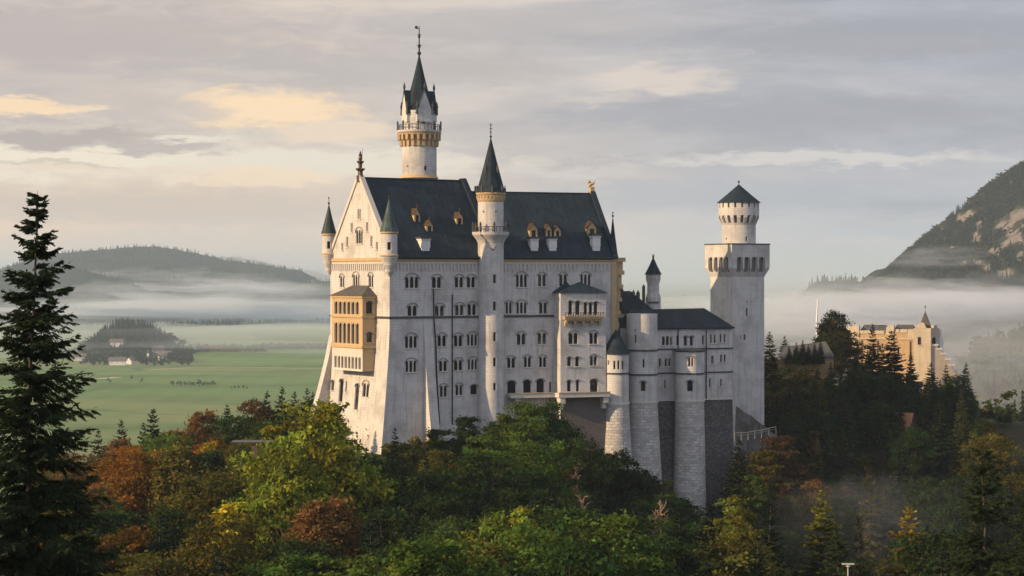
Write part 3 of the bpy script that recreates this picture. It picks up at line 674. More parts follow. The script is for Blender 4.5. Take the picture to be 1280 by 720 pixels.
# gables (west one with blind arcades, the step over the lower roof, and the east one)
def gable(F, W, ze, zr, name, parent, niches=False, coping=True, thick=0.9, m='limestone', cm='trim'):
    mb = MB(); mid = W / 2; ops = []
    sl = (zr - ze) / mid
    if niches:
        ops = [(mid - 1.6, mid + 1.6, ze + 3.3, ze + 6.4), (mid - 6.4, mid - 5.3, ze + 2.6, ze + 5.0), (mid + 5.3, mid + 6.4, ze + 2.6, ze + 5.0),
               (mid - 4.2, mid - 3.2, ze + 6.0, ze + 8.2), (mid + 3.2, mid + 4.2, ze + 6.0, ze + 8.2), (mid - .8, mid + .8, ze + 9.0, ze + 11.4), (mid - 8.8, mid - 7.9, ze + 1.8, ze + 3.6), (mid + 7.9, mid + 8.8, ze + 1.8, ze + 3.6)]
    zc = [ze]; 
    zs = sorted(set([ze] + [o[2] for o in ops] + [o[3] for o in ops] + [zr]))
    for a, b in zip(zs[:-1], zs[1:]):
        la, lb = (a - ze) / sl, (b - ze) / sl            # left slope at bottom / top of this strip
        act = sorted([o for o in ops if o[2] < (a + b) / 2 < o[3]])
        edges = []
        L0, L1, R0, R1 = la, lb, W - la, W - lb
        cur0, cur1 = L0, L1
        for o in act:
            mb.face([F.map(cur0, a, .0), F.map(o[0], a, .0), F.map(o[0], b, .0), F.map(cur1, b, .0)], [(cur0, a), (o[0], a), (o[0], b), (cur1, b)]); cur0 = cur1 = o[1]
        pts = [F.map(cur0, a), F.map(R0, a), F.map(R1, b), F.map(cur1, b)]; uv = [(cur0, a), (R0, a), (R1, b), (cur1, b)]
        if abs(R1 - cur1) < 1e-6: pts = pts[:3]; uv = uv[:3]
        mb.face(pts, uv)
    for (a, b, c, d) in ops:
        q = lambda x, z, k: F.map(x, z, -.45 * k)
        mb.face([q(a, c, 0), q(a, c, 1), q(a, d, 1), q(a, d, 0)]); mb.face([q(b, c, 1), q(b, c, 0), q(b, d, 0), q(b, d, 1)])
        mb.face([q(a, c, 0), q(b, c, 0), q(b, c, 1), q(a, c, 1)]); mb.face([q(a, d, 1), q(b, d, 1), q(b, d, 0), q(a, d, 0)])
    # back face
    mb.face([F.map(W, ze, -thick), F.map(0, ze, -thick), F.map(mid, zr, -thick)])
    o = mb.build(name, M[m], parent)
    if coping:
        cp = MB()
        for sgn in (-1, 1):
            e0 = (mid + sgn * (mid + .25), ze - .1); e1 = (mid, zr + .15); n_ = 1
            dx, dz = e1[0] - e0[0], e1[1] - e0[1]; L = math.hypot(dx, dz); nx, nz = (-dz / L, dx / L)
            if nz < 0: nx, nz = -nx, -nz
            q = lambda p, k, d: F.map(p[0] + nx * k, p[1] + nz * k, d)
            A = [q(e0, 0, -thick), q(e0, 0, .3), q(e0, .75, .3), q(e0, .75, -thick)]; B = [q(e1, 0, -thick), q(e1, 0, .3), q(e1, .75, .3), q(e1, .75, -thick)]
            for i in range(4): cp.face([A[i], A[(i + 1) % 4], B[(i + 1) % 4], B[i]])
            cp.face(A); cp.face(B)
        cp.build('coping', M[cm], o)
    return o, ops
g1, ops = gable(FAw, W_, EAVE, RIDA, 'gable', palace, True)
for k, (a, b, c, d) in enumerate(ops):
    window(palace, FAw, dict(s=(a + b) / 2, z0=c, w=b - a, h=d - c, n=3 if k == 0 else 2 if k == 5 else 1, hood=(k == 0)), pane=M['glass'] if k == 0 else M['limestone'], depth=.45, pname='pane' if k == 0 else 'niche_panel', name='window' if k == 0 else 'blind_niche', cw=.18)
FAe = Frame(PB + uA * 1.75, vA)
gable(FAe, W_, EAVE, RIDA, 'gable', palace, cm='slate')
gable(FBe, W_, EAVE, RIDB, 'gable', palace, m='sandstone', cm='slate')

# roofs
def gable_roof(name, o, u, v, L0, L1, W, ze, zr, over, parent, m='slate'):
    mb = MB(); mid = W / 2; sl = (zr - ze) / mid; zl = ze - over * sl * .35
    def q(a, b, z): p = o + u * a + v * b; return (p.x, p.y, z)
    lg = math.hypot(mid + over, zr - zl); n = 6
    for k in range(n):
        a = L0 + (L1 - L0) * k / n; b = L0 + (L1 - L0) * (k + 1) / n
        mb.face([q(a, -over, zl), q(b, -over, zl), q(b, mid, zr), q(a, mid, zr)], [(a, 0), (b, 0), (b, lg), (a, lg)])
        mb.face([q(b, W + over, zl), q(a, W + over, zl), q(a, mid, zr), q(b, mid, zr)], [(b, 0), (a, 0), (a, lg), (b, lg)])
    mb.face([q(L0, -over, zl - .28), q(L1, -over, zl - .28), q(L1, -over, zl), q(L0, -over, zl)])
    mb.face([q(L0, -over, zl - .28), q(L0, 0.0, zl - .28), q(L1, 0.0, zl - .28), q(L1, -over, zl - .28)])
    mb.face([q(L0, W + over, zl - .28), q(L0, W + over, zl), q(L1, W + over, zl), q(L1, W + over, zl - .28)])
    # ridge roll
    p0, p1 = q(L0, mid, zr + .02), q(L1, mid, zr + .02)
    mb.tube([p0, p1], .22, 6)
    return mb.build(name, M[m], parent)
rA = gable_roof('roof', P0, uA, vA, .85, LA + 1.0, W_, EAVE + .25, RIDA, .7, palace)
rB = gable_roof('roof', PB, uB, vB, -1.5, LB - .85, W_, EAVE + .25, RIDB, .7, palace)
ha = MB()                                              # ridge steps where the two roofs meet
for k, (a, h) in enumerate(((2.1, -1.2), (3.4, -2.0))):
    c = PB + uB * a + vB * (W_ / 2); ha.box((c.x, c.y, RIDA + h - 1.6), (uB.x, uB.y, 0), (vB.x, vB.y, 0), (0, 0, 1), .75, .6 + .7 * k, 1.6)
ha.build('ridge_step', M['slate'], palace)

# cornices, friezes and string courses
def frieze(F, s0, s1, zt_, h, parent, step=.95, m='sandstone'):
    mb = MB(); mb.fbox(F, s0, s1, zt_ - .75, zt_ - .02, -.02, .45)
    mb.fbox(F, s0, s1, zt_ - .95, zt_ - .752, -.02, .26)
    o = mb.build('cornice', M[m], parent)
    ar = MB(); n = int((s1 - s0) / step)
    for i in range(n):
        a = s0 + (s1 - s0) * i / n; wd = (s1 - s0) / n
        ar.fbox(F, a + .08, a + .36, zt_ - h, zt_ - .952, -.02, .24)
        K = 4; xc = a + .36 + (wd - .28) / 2; r = (wd - .28) / 2
        for k in range(K):
            g0, g1 = math.pi * k / K, math.pi * (k + 1) / K
            xa, za, xb, zb_ = xc - r * math.cos(g0), zt_ - 1.75 + r * math.sin(g0) * 1.2, xc - r * math.cos(g1), zt_ - 1.75 + r * math.sin(g1) * 1.2
            ar.face([F.map(xa, za, .2), F.map(xb, zb_, .2), F.map(xb, zt_ - .95, .2), F.map(xa, zt_ - .95, .2)])
            ar.face([F.map(xa, za, .2), F.map(xa, za, 0), F.map(xb, zb_, 0), F.map(xb, zb_, .2)])
    ar.build('frieze', M['trim'], o)
frieze(FAs, 1.6, LA - 2.2, EAVE, 2.9, palace); frieze(FBs, 2.6, LB - .3, EAVE, 2.9, palace)
frieze(FAw, .8, W_ - .8, EAVE, 2.9, palace)
mb = MB()
zA = FAs.z(10, 396.3); mb.fbox(FAs, -.22, LA - 1.5, zA - .25, zA + .2, -.02, .28)
mb.fbox(FBs, 2.0, FBs.s(694), zA - .25, zA + .2, -.02, .28); mb.fbox(FAw, 0, W_ + .22, zA - .25, zA + .2, -.02, .28)
mb.build('string_course', M['lead'], palace)
for F, a, b in ((FAs, 1.8, LA - 2.4), (FBs, 3.0, LB)):
    mb = MB(); mb.tube([F.map(a, EAVE + .0, .85), F.map(b, EAVE + .0, .85)], .17, 6); mb.build('gutter', M['iron'], palace)
# drainpipes
def pipe(F, pts, parent):
    q = [F.map(F.s(px), zt(py, F.map(F.s(px), 150)[1]), .18 if len(p_) == 0 else p_[0]) for (px, py, *p_) in pts]
    mb = MB(); mb.tube(q, .16, 6); mb.build('drainpipe', M['iron'], parent)
pipe(FAs, [(565, 368), (565, 530)], palace)
pipe(FAs, [(541.5, 361), (542, 400), (544.5, 430), (545.5, 470), (549, 530)], palace)

# sloping buttress on the south face, one at the north-west corner
mb = MB(); sa, sb_ = FAs.s(529.5), FAs.s(540.5); zt0 = FAs.z(sa, 402)
prof = [(zt0, .02), (152, .7), (145, 1.7), (138, 2.8), (130, 4.3), (118, 6.6)]
for (z0, d0), (z1, d1) in zip(prof[:-1], prof[1:]):
    q = lambda s_, z, d: FAs.map(s_, z, d)
    mb.face([q(sa, z1, d1), q(sb_, z1, d1), q(sb_, z0, d0), q(sa, z0, d0)], [(sa, z1), (sb_, z1), (sb_, z0), (sa, z0)])
    mb.face([q(sa, z1, 0), q(sa, z1, d1), q(sa, z0, d0), q(sa, z0, 0)]); mb.face([q(sb_, z1, d1), q(sb_, z1, 0), q(sb_, z0, 0), q(sb_, z0, d0)])
mb.build('buttress', M['limestone'], palace)
mb = MB(); tb = MB()
for (z0, d0), (z1, d1) in zip([(156, .02), (150, 1.0), (143, 2.4), (136, 4.0), (128, 6.0)][:-1], [(150, 1.0), (143, 2.4), (136, 4.0), (128, 6.0)]):
    q = lambda s_, z, d: FAw.map(s_, z, d)
    a, b_ = -.3, 1.6
    mb.face([q(a, z1, d1), q(b_, z1, d1), q(b_, z0, d0), q(a, z0, d0)]); mb.face([q(b_, z1, d1), q(b_, z1, 0), q(b_, z0, 0), q(b_, z0, d0)])
    mb.face([q(a, z1, 0), q(a, z1, d1), q(a, z0, d0), q(a, z0, 0)])
mb.build('buttress', M['limestone'], palace)

# throne-hall loggia on the west front
s0, s1 = FAw.s(431.5), FAw.s(470); e = 3.5
FL = Frame(FAw.off(s0, e), FAw.u); WL = s1 - s0
FLs = Frame(FL.off(WL), -FAw.n); FLn = Frame(FAw.off(s0), FAw.n)
YL = 455.0; zr1, ze1, zl1, zl2, zb1 = zt(357, YL), zt(370, YL), zt(396, YL), zt(434, YL), zt(464, YL)
def arcade(F, W, n, z0, z1, ml, mr, cw=.5):
    wd = (W - ml - mr) / n; return [dict(s=ml + wd * (i + .5), z0=z0, h=z1 - z0, w=wd - cw, n=1, hood=False) for i in range(n)]
aw = arcade(FL, WL, 6, zt(395, YL) + .35, zt(377, YL), .9, 1.6) + arcade(FL, WL, 6, zt(430, YL), zt(404, YL), .9, 1.6)
sw = [dict(s=1.75, z0=zt(395, YL) + .5, h=3.0, w=1.7, n=1, hood=True), dict(s=1.75, z0=zt(428, YL), h=2.4, w=1.5, n=1, hood=True)]
mb = MB(); facade(mb, FL, 0, WL, zl2, ze1, [op(x) for x in aw], depth=1.2); facade(mb, FLs, 0, e, zl2, ze1, [op(x) for x in sw], depth=.5); facade(mb, FLn, 0, e, zl2, ze1)
facade(mb, FLs, 0, e, zb1, zl2); facade(mb, FLn, 0, e, zb1, zl2)
lo = mb.build('loggia', M['sandstone'], palace)
nw = [dict(s=.9 + (WL - 1.5) * (i + .5) / 8, z0=zt(461.5, YL), h=zt(446.5, YL) - zt(461.5, YL), w=(WL - 1.5) / 8 - .5, n=1, hood=False) for i in range(8)]
mb = MB(); facade(mb, FL, 0, WL, zb1, zl2, [op(x) for x in nw], depth=.9); q = lambda s_, z, d: FAw.map(s_, z, d)
mb.face([q(s0, zb1, .02), q(s1, zb1, .02), q(s1, zb1, e), q(s0, zb1, e)]); mb.build('corbel_band', M['trim'], lo)
for sp_ in nw: window(palace, FL, sp_, M['trim'], M['shadedniche'], depth=.9, name='corbel_arch', pname='niche_panel', sill=False)
lg = MB()
for z, d in ((zl1, .3), (zl2, .35), (ze1 - .25, .3)):
    lg.fbox(FL, -.3, WL + .3, z - .22, z + .22, -.02, d); lg.fbox(FLs, 0.02, e, z - .215, z + .215, -.02, d - .01)
lg.build('ledge', M['sandstone'], lo)
rf = MB(); A = [FL.map(-.5, ze1, .5), FL.map(WL + .5, ze1, .5), q(s1 + .5, ze1, 0), q(s0 - .5, ze1, 0)]; R = [q(s1 - 3.5, zr1, .02), q(s0 + 3.5, zr1, .02)]
rf.face([A[0], A[1], R[0], R[1]]); rf.face([A[1], A[2], R[0]]); rf.face([A[3], A[0], R[1]]); rf.face([A[3], A[2], A[1], A[0]])
rf.build('roof', M['brownroof'], lo)
for sp_ in aw: window(palace, FL, sp_, M['trim'], M['glass'], depth=1.2, name='arcade_arch', pname='pane', sill=False)
for sp_ in sw: window(palace, FLs, sp_, M['sandstone'], depth=.5)

# south bay with balcony
eb = 4.2; b0 = FBs.s(692.5); b1 = LB - .9
FY = Frame(FBs.off(b0, eb), FBs.u); b1 = FBs.s(692.5) + FY.s(757.5); WY = b1 - b0
FYl = Frame(FBs.off(b0), FBs.n); FYr = Frame(FBs.off(b1, eb), -FBs.n)
zt1, zf = zt(366, 466), zt(500, 466)
wY = [wspec(FY, 713, 376, 393.5, 5, 1), wspec(FY, 722, 376, 393.5, 6, 1), wspec(FY, 732, 378, 393.5, 4.5, 1), wspec(FY, 738.3, 378, 393.5, 4.5, 1), wspec(FY, 744.6, 377, 393.5, 5, 1),
      wspec(FY, 716.5, 416, 430, 12, 2), wspec(FY, 742, 416, 430, 10.5, 2), wspec(FY, 711.5, 446, 458, 5, 1), wspec(FY, 721.5, 446, 458, 5, 1), wspec(FY, 742, 445, 457, 9, 2),
      wspec(FY, 711.3, 475, 489.5, 5, 1), wspec(FY, 722, 475, 489.5, 4, 1), wspec(FY, 742.5, 473, 490, 10, 1)]
mb = MB(); facade(mb, FY, 0, WY, 122, zt1, [op(x) for x in wY]); facade(mb, FYl, 0, eb, 122, zt1, [(1.6, 2.3, zt(394, 466), zt(387, 466))]); facade(mb, FYr, 0, eb, 122, zt1)
by = mb.build('bay', M['limestone'], palace)
for sp_ in wY: window(palace, FY, sp_)
window(palace, FYl, dict(s=1.95, z0=zt(394, 466), w=.7, h=1.3, n=1, hood=False))
rf = MB(); A = [FY.map(-.5, zt1, .5), FY.map(WY + .5, zt1, .5), FBs.map(b1 + .5, zt1, .02), FBs.map(b0 - .5, zt1, .02)]; ap = FBs.map(b0 + WY * .52, zt(352.5, 468), 1.2)
for i in range(3): rf.face([A[i], A[(i + 1) % 4], ap])
rf.face([A[3], A[0], ap]); rf.face(A[::-1])
c = FBs.map(b0 + 1.0, 0, 1.6)
rf.face([FBs.map(b0 - .55, zt1 + .02, 2.6), FBs.map(b0 + 4.5, zt1 + .02, 2.6), FBs.map(b0 + 3.2, zt1 + 2.6, .05)]); rf.face([FBs.map(b0 - .55, zt1 + .02, 2.6), FBs.map(b0 + 3.2, zt1 + 2.6, .05), FBs.map(b0 - .55, zt1 + .02, .02)])
rf.build('roof', M['slate'], by)
mb = MB(); ba, bb = FY.s(703.5), FY.s(751.5); zb2 = zt(397, 463)
mb.fbox(FY, ba, bb, zb2 - .5, zb2, -.02, 1.5); mb.fbox(FY, ba - .15, bb + .15, zb2 + .003, zb2 + .22, -.02, 1.7); mb.fbox(FY, ba + .5, bb - .5, zb2 - .95, zb2 - .503, -.02, 1.1)
bal = mb.build('balcony', M['sandstone'], palace); mb = MB()
for i in range(5):
    a = ba + .3 + (bb - ba - 1.2) * i / 4
    mb.fbox(FY, a, a + .6, zb2 - 1.5, zb2 - .953, -.02, 1.0); mb.fbox(FY, a + .05, a + .55, zb2 - 2.1, zb2 - 1.503, -.02, .55)
    mb.build('corbel', M['sandstone'], bal); mb = MB()
for i in range(16): mb.fbox(FY, ba + .1 + (bb - ba - .3) * i / 15, ba + .22 + (bb - ba - .3) * i / 15, zb2 + .22, zb2 + 1.05, 1.45, 1.57)
mb.fbox(FY, ba, bb, zb2 + 1.053, zb2 + 1.15, 1.4, 1.62); mb.build('railing', M['iron'], bal)

mb = MB(); mb.fbox(FY, .02, WY - .02, 122, zt(492.3, 462) - 1.02, -.02, .07); mb.build('shaded_foundation', M['shadedbrownrubble'], palace)  # thin brown stone facing, darkened to carry the deep shadow under the terrace
# terrace along the foot
zt2 = zt(492.3, 462); mb = MB(); t0 = FBs.s(633); t1 = FBs.s(757) + .6
mb.fbox(FBs, t0, b0 - .02, zt2 - 1.1, zt2 - .1, -.02, 3.2); mb.fbox(FY, -1.4, FY.s(757.3), zt2 - 1.0, zt2, -.02, 2.6)
te = mb.build('terrace', M['trim'], palace); mb = MB()
mb.fbox(FBs, t0, b0 - 1.5, zt2 - .099, zt2 + .12, 2.9, 3.35); mb.fbox(FY, -1.5, FY.s(757.6), zt2 + .003, zt2 + .2, 2.3, 2.75)
mb.build('edge_moulding', M['sandstone'], te); mb = MB()
for F, a in ((FY, -.9), (FBs, t0 + 1.5), (FY, WY - 1.6)):
    mb.fbox(F, a, a + 1.3, zt2 - 2.4, zt2 - 1.104, -.02, 2.3); mb.fbox(F, a + .2, a + 1.1, zt2 - 3.8, zt2 - 2.403, -.02, 1.3)
    mb.build('corbel', M['trim'], te); mb = MB()

# corner turrets
def turret(c, r, zb, zw, ztop, zap, zfin, roofm, parent, wm='limestone', win=True):
    F = RFrame(c, r)
    o_ = [(-.45, .45, zw + 1.3, zw + 3.0)] if win else []
    mb = MB(); facade(mb, F, -math.pi * r, math.pi * r, zw, ztop, o_, sb=[r * math.pi * k / 14 for k in range(-14, 15)], depth=.4)
    h = zw - zb
    mb.lathe(c[0], c[1], [(.25, zb), (r * .5, zb + h * .22), (r * .55, zb + h * .34), (r * .8, zb + h * .55), (r * .85, zb + h * .66), (r * 1.08, zb + h * .9), (r * 1.08, zw), (r, zw + .02)], 24)
    t = mb.build('corner_turret', M[wm], parent)
    mb = MB(); mb.lathe(c[0], c[1], [(r * 1.02, zw - .3), (r * 1.17, zw - .15), (r * 1.17, zw + .1), (r * 1.0, zw + .25)], 24); mb.build('moulding', M['sandstone'], t); mb = MB(); mb.lathe(c[0], c[1], [(r, ztop - .6), (r * 1.14, ztop - .3), (r * 1.14, ztop)], 24)
    mb.build('moulding', M['sandstone'], t)
    mb = MB(); mb.lathe(c[0], c[1], [(r * 1.18, ztop), (r * 1.0, ztop + (zap - ztop) * .12), (r * .5, ztop + (zap - ztop) * .55), (.06, zap)], 16); mb.build('turret_roof', M[roofm], t)
    mb = MB(); mb.lathe(c[0], c[1], [(.07, zap - .3), (.06, zfin)], 6); mb.sphere((c[0], c[1], zap + .2), .28); mb.sphere((c[0], c[1], zfin - .1), .2); mb.build('finial', M['iron'], t)
    if win:
        pm = MB(); pm.face([F.map(-.45, zw + 1.3, -.39), F.map(.45, zw + 1.3, -.39), F.map(.45, zw + 3.0, -.39), F.map(-.45, zw + 3.0, -.39)]); pm.build('pane', M['glass'], t)
cR = P0 - vA * .25 - uA * .25; cL = P0 + vA * (W_ + .2) - uA * .3
turret(cR, 1.85, 169.9, 174.6, 180.0, 187.6, 188.9, 'copper', palace)
turret(cL, 1.6, 170.3, 175.2, 180.1, 187.1, 188.7, 'darkcopper', palace)
cE = PBe + vB * 2.2 + uB * .1
turret(cE, 1.05, 169.0, 173.6, 174.9, 184.2, 185.3, 'slate', palace, 'sandstone', False)
# sandstone oriel stack on the east corner
mb = MB(); c0 = PBe + uB * .1 - vB * .05
def sq(c, h, z0, z1, du=0): 
    p = c + uB * du; mb.box((p.x, p.y, (z0 + z1) / 2), (uB.x, uB.y, 0), (vB.x, vB.y, 0), (0, 0, 1), h, h, (z1 - z0) / 2)
zs_ = [174.4, 173.4, 171.3, 170.3, 168.0, 167.0, 164.8, 163.9, 161.6, 160.8, 159.0]
c1 = PBe + vB * 1.9 + uB * .3
for i, (a, b) in enumerate(zip(zs_[:-1], zs_[1:])): sq(c1, (1.75 if i % 2 == 0 else 1.35) - .07 * i, b + .002, a, .5 - .05 * i)
sq(c1, .9, 157.3, 159.0, 0.0); sq(c1, .55, 155.8, 157.3, -.2)
ori = mb.build('oriel', M['sandstone'], palace); mb = MB()
mb.fbox(FBs, LB - 1.3, LB + .35, 156, 173.0, -.02, .3); mb.fbox(FBe, -.3, 3.5, 156, 173.0, -.02, .34)
mb.build('corner_pier', M['sandstone'], palace)

# finials on the gables: a standing figure on a pinnacle in the west, a crouched beast in the east
def pinnacle(c, z, h, parent, statue):
    mb = MB(); mb.lathe(c.x, c.y, [(.85, z - 1.2), (.95, z), (.6, z + .4), (.55, z + .2 * h), (.95, z + .26 * h), (.4, z + .34 * h), (.45, z + .5 * h), (.8, z + .56 * h), (.35, z + .62 * h)], 8)
    for k in range(6):
        a = k * math.pi / 3; mb.sphere((c.x + .85 * math.cos(a), c.y + .85 * math.sin(a), z + .29 * h), .24); mb.sphere((c.x + .7 * math.cos(a + .5), c.y + .7 * math.sin(a + .5), z + .58 * h), .22)
    if statue: mb.lathe(c.x, c.y, [(.35, z + .62 * h), (.5, z + .7 * h), (.33, z + .8 * h), (.42, z + .87 * h), (.14, z + .91 * h), (.24, z + .95 * h), (.05, z + h)], 8); mb.tube([(c.x + .4, c.y - .3, z + .66 * h), (c.x + .5, c.y - .35, z + 1.08 * h)], .05, 5)
    mb.build('gable_finial', M['bronze'], parent)
pinnacle(P0 + vA * (W_ / 2) - uA * -.3, RIDA + .3, 5.9, palace, True)
ce = PBe + vB * (W_ / 2) - uB * .4
mb = MB(); mb.box((ce.x, ce.y, RIDB + .8), (uB.x, uB.y, 0), (vB.x, vB.y, 0), (0, 0, 1), .5, .6, .9)
mb.tube([(ce.x - .7, ce.y, RIDB + 1.7), (ce.x - .3, ce.y, RIDB + 2.3), (ce.x + .5, ce.y, RIDB + 2.6)], [.5, .55, .4]); mb.sphere((ce.x - .7, ce.y - .1, RIDB + 2.9), .45); mb.tube([(ce.x + .5, ce.y, RIDB + 2.4), (ce.x + .8, ce.y, RIDB + 3.3)], .12, 5)
mb.tube([(ce.x - .7, ce.y, RIDB + 2.6), (ce.x - .6, ce.y, RIDB + 1.5)], .2, 5)
mb.build('gable_finial', M['sandstone'], palace)

# chimneys and roof lucarnes on the south slope
def on_slope(o, u, v, zr, px, py):
    mid = W_ / 2; d = Vector(((px - 640) / FPX, 1, -(py - 345) / FPX)); sl = (zr - EAVE - .25) / mid
    # plane: z = EAVE+.25 + sl * ((x,y)-o).v
    k = (EAVE + .25 - sl * (o.dot(v)) - CZ) / (d.z - sl * (d.x * v.x + d.y * v.y)); return Vector((0, 0, CZ)) + d * k
def chimney(o, u, v, zr, px, py, hpx, wpx):
    p = on_slope(o, u, v, zr, px, py); k = p.y / FPX; h = hpx * k; w_ = wpx * k / 2
    mb = MB(); U = (u.x, u.y, 0); V = (v.x, v.y, 0); Z = (0, 0, 1); n = 4
    for (z0, z1, f) in ((-1.5, .35 * h, .86), (.35 * h + .002, .8 * h, .95), (.8 * h + .002, .9 * h, 1.08)): mb.box((p.x + v.x, p.y + v.y, p.z + (z0 + z1) / 2), U, V, Z, w_ * f, w_ * f * .9, (z1 - z0) / 2)
    c = mb.build('chimney', M['whitewash'], palace); mb = MB(); mb.box((p.x + v.x, p.y + v.y, p.z + .95 * h), U, V, Z, w_ * 1.25, w_ * 1.2, .05 * h); mb.build('chimney_cap', M['lead'], c)
def lucarne(o, u, v, zr, px, py, hpx, wpx, dark=False):
    """small stone dormer with gabled copper hat; py = its foot on the slope"""
    p = on_slope(o, u, v, zr, px, py); k = p.y / FPX; h = 1.08 * hpx * k; w_ = 1.05 * wpx * k / 2; D = 3.2
    q = lambda a, b, z: (p.x + u.x * a + v.x * b, p.y + u.y * a + v.y * b, p.z + z)
    mb = MB(); hb = h * .5
    for sg in (-1, 1): mb.face([q(sg * w_, 0, -.8), q(sg * w_, D, -.8), q(sg * w_, D, hb), q(sg * w_, 0, hb)])
    mb.face([q(-w_, 0, -.8), q(w_, 0, -.8), q(w_, 0, hb), q(0, 0, h * .8), q(-w_, 0, hb)])
    l = mb.build('lucarne', M['sandstone' if not dark else 'brownroof'], palace); mb = MB()
    for sg in (-1, 1):
        mb.face([q(sg * w_ * 1.25, -.25, hb - .2), q(sg * w_ * 1.25, D, hb - .2), q(0, D, h * .84), q(0, -.25, h * .84)])
    mb.box(q(0, 0, h * .9), (u.x, u.y, 0), (v.x, v.y, 0), (0, 0, 1), .1, .1, h * .12); mb.sphere(q(0, 0, h), .18)
    mb.build('roof', M['bronze'], l); mb = MB(); mb.face([q(-w_ * .5, -.02, .1), q(w_ * .5, -.02, .1), q(w_ * .5, -.02, hb * .9), q(-w_ * .5, -.02, hb * .9)]); mb.build('pane', M['glass'], l)
A_ = (P0, uA, vA, RIDA); B_ = (PB, uB, vB, RIDB)
chimney(*A_, 532.5, 317, 21, 13); lucarne(*A_, 521.5, 279, 21, 8); lucarne(*A_, 537, 291, 18, 9); lucarne(*A_, 574.5, 282, 19, 9)
mb = MB(); p = on_slope(*A_, 521, 294); k = .18                  # long shed dormer under the first lucarne
q = lambda a, b, z: (p.x + uA.x * a + vA.x * b, p.y + uA.y * a + vA.y * b, p.z + z)
mb.face([q(-2.2, -.2, 0), q(2.6, -.2, -.4), q(2.2, 3.4, 3.4), q(-1.6, 3.4, 3.4)]); mb.face([q(-2.2, -.2, -1.5), q(2.6, -.2, -1.5), q(2.6, -.2, -.4), q(-2.2, -.2, 0)]); mb.face([q(-2.2, -.2, -1.5), q(-2.2, -.2, 0), q(-1.6, 3.4, 3.4), q(-1.6, 3.4, 1)])
mb.face([q(2.6, -.2, -1.5), q(2.2, 3.4, 1), q(2.2, 3.4, 3.4), q(2.6, -.2, -.4)]); mb.build('shed_dormer', M['slate'], palace)
for px, b_ in ((668.5, 317), (691.5, 317), (746, 317)): chimney(*B_, px, b_, 21 if px < 740 else 25, 11)
for px, py, hh, ww in ((667, 298, 21, 10), (686, 297, 19, 7), (697, 297, 17, 8), (740, 297, 23, 11)): lucarne(*B_, px, py, hh, ww)

# ------------------------------------------------------------------ round stair tower in the bend
def ring_corbels(c, r0, r1, z0, z1, n, m, parent, name='corbel_ring'):
    mb = MB()
    for k in range(n):
        a = 2 * math.pi * (k + .5) / n; ca, sa_ = math.cos(a), math.sin(a); t = Vector((-sa_, ca, 0)); wd = math.pi * r1 / n * .42
        for (za, zb_, ra) in ((z0, (z0 + z1) / 2, r0 + (r1 - r0) * .5), ((z0 + z1) / 2 + .002, z1, r1)):
            rc = (r0 - .1 + ra) / 2; mb.box((c[0] + ca * rc, c[1] + sa_ * rc, (za + zb_) / 2), (ca, sa_, 0), (-sa_, ca, 0), (0, 0, 1), (ra - r0 + .1) / 2, wd, (zb_ - za) / 2)
    mb.lathe(c[0], c[1], [(r0 - .05, z0), (r0 + .05, z0), (r0 + .05, z1), (r0 - .05, z1)], 40, 0, False, False)
    return mb.build(name, M[m], parent)
def cone_roof(c, r, z0, z1, fin, parent, m, seg=12, flare=1.0, name='roof'):
    mb = MB(); h = z1 - z0; mb.lathe(c[0], c[1], [(r, z0), (r * .86, z0 + h * .08), (r * .42, z0 + h * .54), (.08, z1)], seg)
    o = mb.build(name, M[m], parent); mb = MB()
    mb.lathe(c[0], c[1], [(.11, z1 - .5), (.07, fin)], 6); L = fin - z1
    mb.sphere((c[0], c[1], z1 + .08 * L), .30); mb.sphere((c[0], c[1], z1 + .38 * L), .22); mb.lathe(c[0], c[1], [(.05, z1 + .58 * L), (.42, z1 + .62 * L), (.05, z1 + .66 * L)], 8)
    mb.box((c[0], c[1], z1 + .86 * L), (1, 0, 0), (0, 1, 0), (0, 0, 1), .42, .05, .06)
    mb.build('finial', M['iron'], o); return o
cS = (Vector(PB) + Vector((.3, -.6)))
cS = Vector(((613.5 - 640) / FPX * 463.6, 463.6)); rS = 3.0
FS = RFrame(cS, rS, bat=lambda z: 0 if z > 150 else .5 * ((150 - z) / 30) ** 1.5)
stair = thing('stair_tower', (cS.x, cS.y, 130), 'slender round stair tower with gallery and pointed spire in front of the palace roof', 'tower')
wS = [wspec(FS, 618.3, 343, 354, 4.5, 1, False), wspec(FS, 618.3, 376.5, 388, 4.5, 1, False), wspec(FS, 618.3, 415, 426.5, 4, 1, False), wspec(FS, 618.3, 447, 458, 4, 1, False), wspec(FS, 618.3, 478.5, 488, 3.8, 1, False)]
zg0, zg1, zu1 = zt(300, 463), zt(290, 463), zt(241, 463)
angs = lambda r, n=20: [math.pi * r * k / n for k in range(-n, n + 1)]
mb = MB(); facade(mb, FS, -math.pi * rS, math.pi * rS, BASE + 2, zg0, [op(x) for x in wS], zb=[122, 126, 130, 134, 138, 142, 146, 150], sb=angs(rS), depth=.5)
mb.lathe(cS.x, cS.y, [(rS, zg0 - .8), (rS * 1.12, zg0), (rS * 1.42, zg0 + 1.2), (rS * 1.46, zg1), (rS * 1.0, zg1 + .02)], 40, uvr=rS)
FS2 = RFrame(cS, 3.0); o2 = [wspec(FS2, 604.5, 263, 266, 2, 1, False), wspec(FS2, 620, 263, 266, 2, 1, False)]
facade(mb, FS2, -math.pi * 3.0, math.pi * 3.0, zg1, zu1 - 1.4, [op(x) for x in o2], sb=angs(3.0), depth=.4)
mb.build('wall', M['limestone'], stair)
for sp_ in wS: window(stair, FS, sp_, depth=.5, sill=False)
for sp_ in o2: window(stair, FS2, sp_, depth=.4, sill=False)
